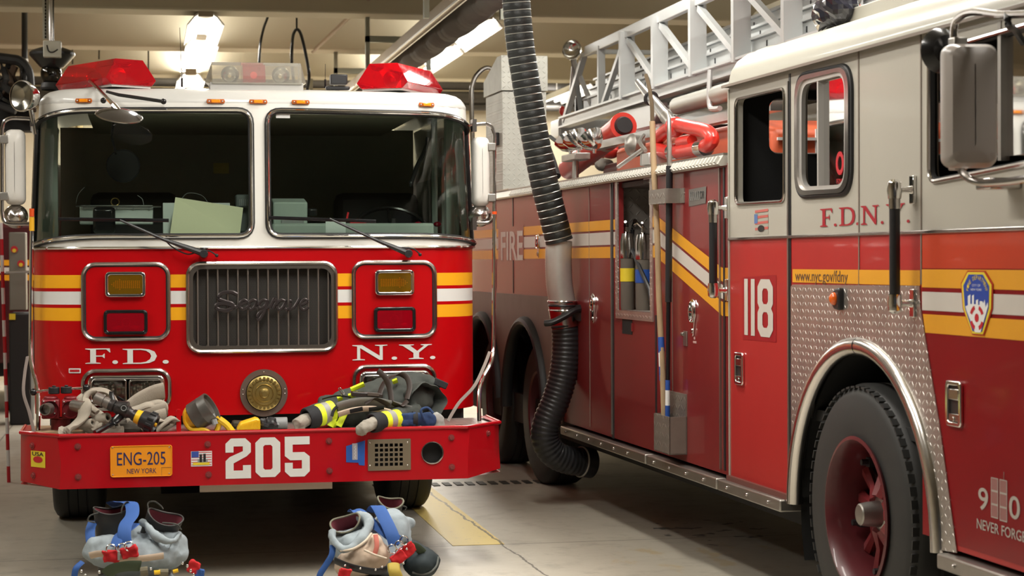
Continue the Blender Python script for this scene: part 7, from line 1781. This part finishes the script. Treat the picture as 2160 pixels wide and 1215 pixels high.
# dark tangle, upper left
tg = thing('hose_rack', W3(30, 260, 18), 'dark rack of tangled hoses and straps behind the left spotlight', 'rack')
MB().box(W3(-20, 205, 18.3), W3(72, 178, 18.5)).build('rack_beam', blkp, tg, smooth=False, bevel=.01)
random.seed(9)
for k in range(13):
    x = random.uniform(-5, 60); y = random.uniform(118, 150); P = [W3(x, y, 18.2)]
    for j in range(4): P.append(W3(x+random.uniform(-16, 16)*(j+1)*.5, y+22*(j+1), 18.2+random.uniform(-.1, .1)))
    MB().tube(spline(P, 5), random.choice((.012, .02, .035)), 7).build('hose_length', random.choice((blk, blkg, M('strap_brown', (.06, .035, .02), .8))), tg)
MB().tube(spline([W3(-5, 122, 18.2), W3(20, 125, 18.2), W3(42, 130, 18.2), W3(58, 150, 18.2), W3(62, 180, 18.2)], 6), .05, 10).build('rack_hose', blk, tg)
MB().box(W3(-20, 275, 18.4), W3(68, 220, 18.7)).build('rack_panel', dark, tg, smooth=False)
# locker stack and vehicle behind the left mirror
lk = thing('gear_cabinet', W3(42, 865, 19.6), 'tall cabinet with grey upper panel and black base beyond the left mirror', 'cabinet')
a = W3(20, 865, 19.6); b = W3(64, 660, 19.6)
MB().box((a.x, 19.6, 0), (b.x, 20.1, b.z)).build('cabinet_base', M('black_case_dull', (.012, .012, .013), .7), lk, bevel=.02)
a = W3(20, 655, 19.65); b = W3(54, 490, 19.65)
gp = MB().box((a.x, 19.65, a.z), (b.x, 19.9, b.z)).build('upper_panel', M('panel_greygreen', (.17, .17, .14), .5), lk, bevel=.01)
for px, py in ((30, 526), (44, 556)):
    q = W3(px, py, 19.63); MB().cyl(q+Vector((0, .01, 0)), q, .035, n=16).build('round_sticker', stk_r, gp); MB().cyl(q+Vector((0, .005, -.012)), q-Vector((0, .004, .012)), .020, n=12).build('sticker_core', stk_y, gp)
q = W3(26, 668, 19.58); MB().box(q-Vector((.03, .004, .03)), q+Vector((.03, .004, .03))).build('yellow_tag', stk_y, lk, smooth=False)
MB().tube([W3(12, 575, 19.5), W3(70, 573, 19.5)], .012, 6).build('cabinet_bar', steel, lk)
vh = thing('parked_vehicle', (-2.2, 22.5, 0), 'dark vehicle with yellow and white side stripes half hidden at far left', 'vehicle')
vp = zbands('parked_paint', [(1.60, 1.66, YEL), (1.52, 1.58, STW), (1.44, 1.50, YEL)], (.06, .008, .01), .4)
a = W3(66, 470, 21)
MB().box((-3.8, 21, .55), (-.95, 25, a.z)).build('vehicle_body', vp, vh, bevel=.05)
for x in (-3.4, -1.35):
    for y in (21.7, 24.3): MB().cyl((x-.14, y, .45), (x+.14, y, .45), .45, n=28).build('wheel', blk, vh)
MB().box((-3.7, 21.2, .4), (-1.05, 24.8, .6)).build('underbody', dark, vh, smooth=False)
fp = thing('striped_pole', W3(12, 900, 14.5), 'leaning pole wrapped in red and white bands at the left edge', 'pole')
P0, P1 = W3(2, 470, 14.5), W3(13, 830, 14.5); P1b = P1+(P1-P0)*((P1.z)/(P0.z-P1.z)); nseg = 16
for k in range(nseg):
    MB().cyl(P0+(P1b-P0)*(k/nseg), P0+(P1b-P0)*((k+1)/nseg), .013, n=10).build('band', (stk_w, stk_r)[k % 2], fp)
# orange cover on the truck deck, seen through the crew window
tc_ = tthing('hose_bed_cover', (1.2, 10.0, 2.09), 'orange-red cover with white straps behind the crew cab rear window', 'cover')
MB().prism([(9.25, 2.091), (9.25, 2.30), (9.6, 2.37), (12.2, 2.37), (12.2, 2.091)], lambda a, b, h: Vector((h, a, b)), .32, 2.25).build('cover_sheet', M('cover_orange', (.62, .11, .04), .5, nz=.3), tc_, bevel=.03)
for t_ in (.55, 1.0, 1.5): MB().box((t_, 9.235, 2.10), (t_+.02, 9.25, 2.30)).build('cover_strap', stk_w, tc_, smooth=False)
for zz in (2.16, 2.24): MB().box((.34, 9.232, zz), (2.2, 9.248, zz+.015)).build('cover_strap', stk_w, tc_, smooth=False)
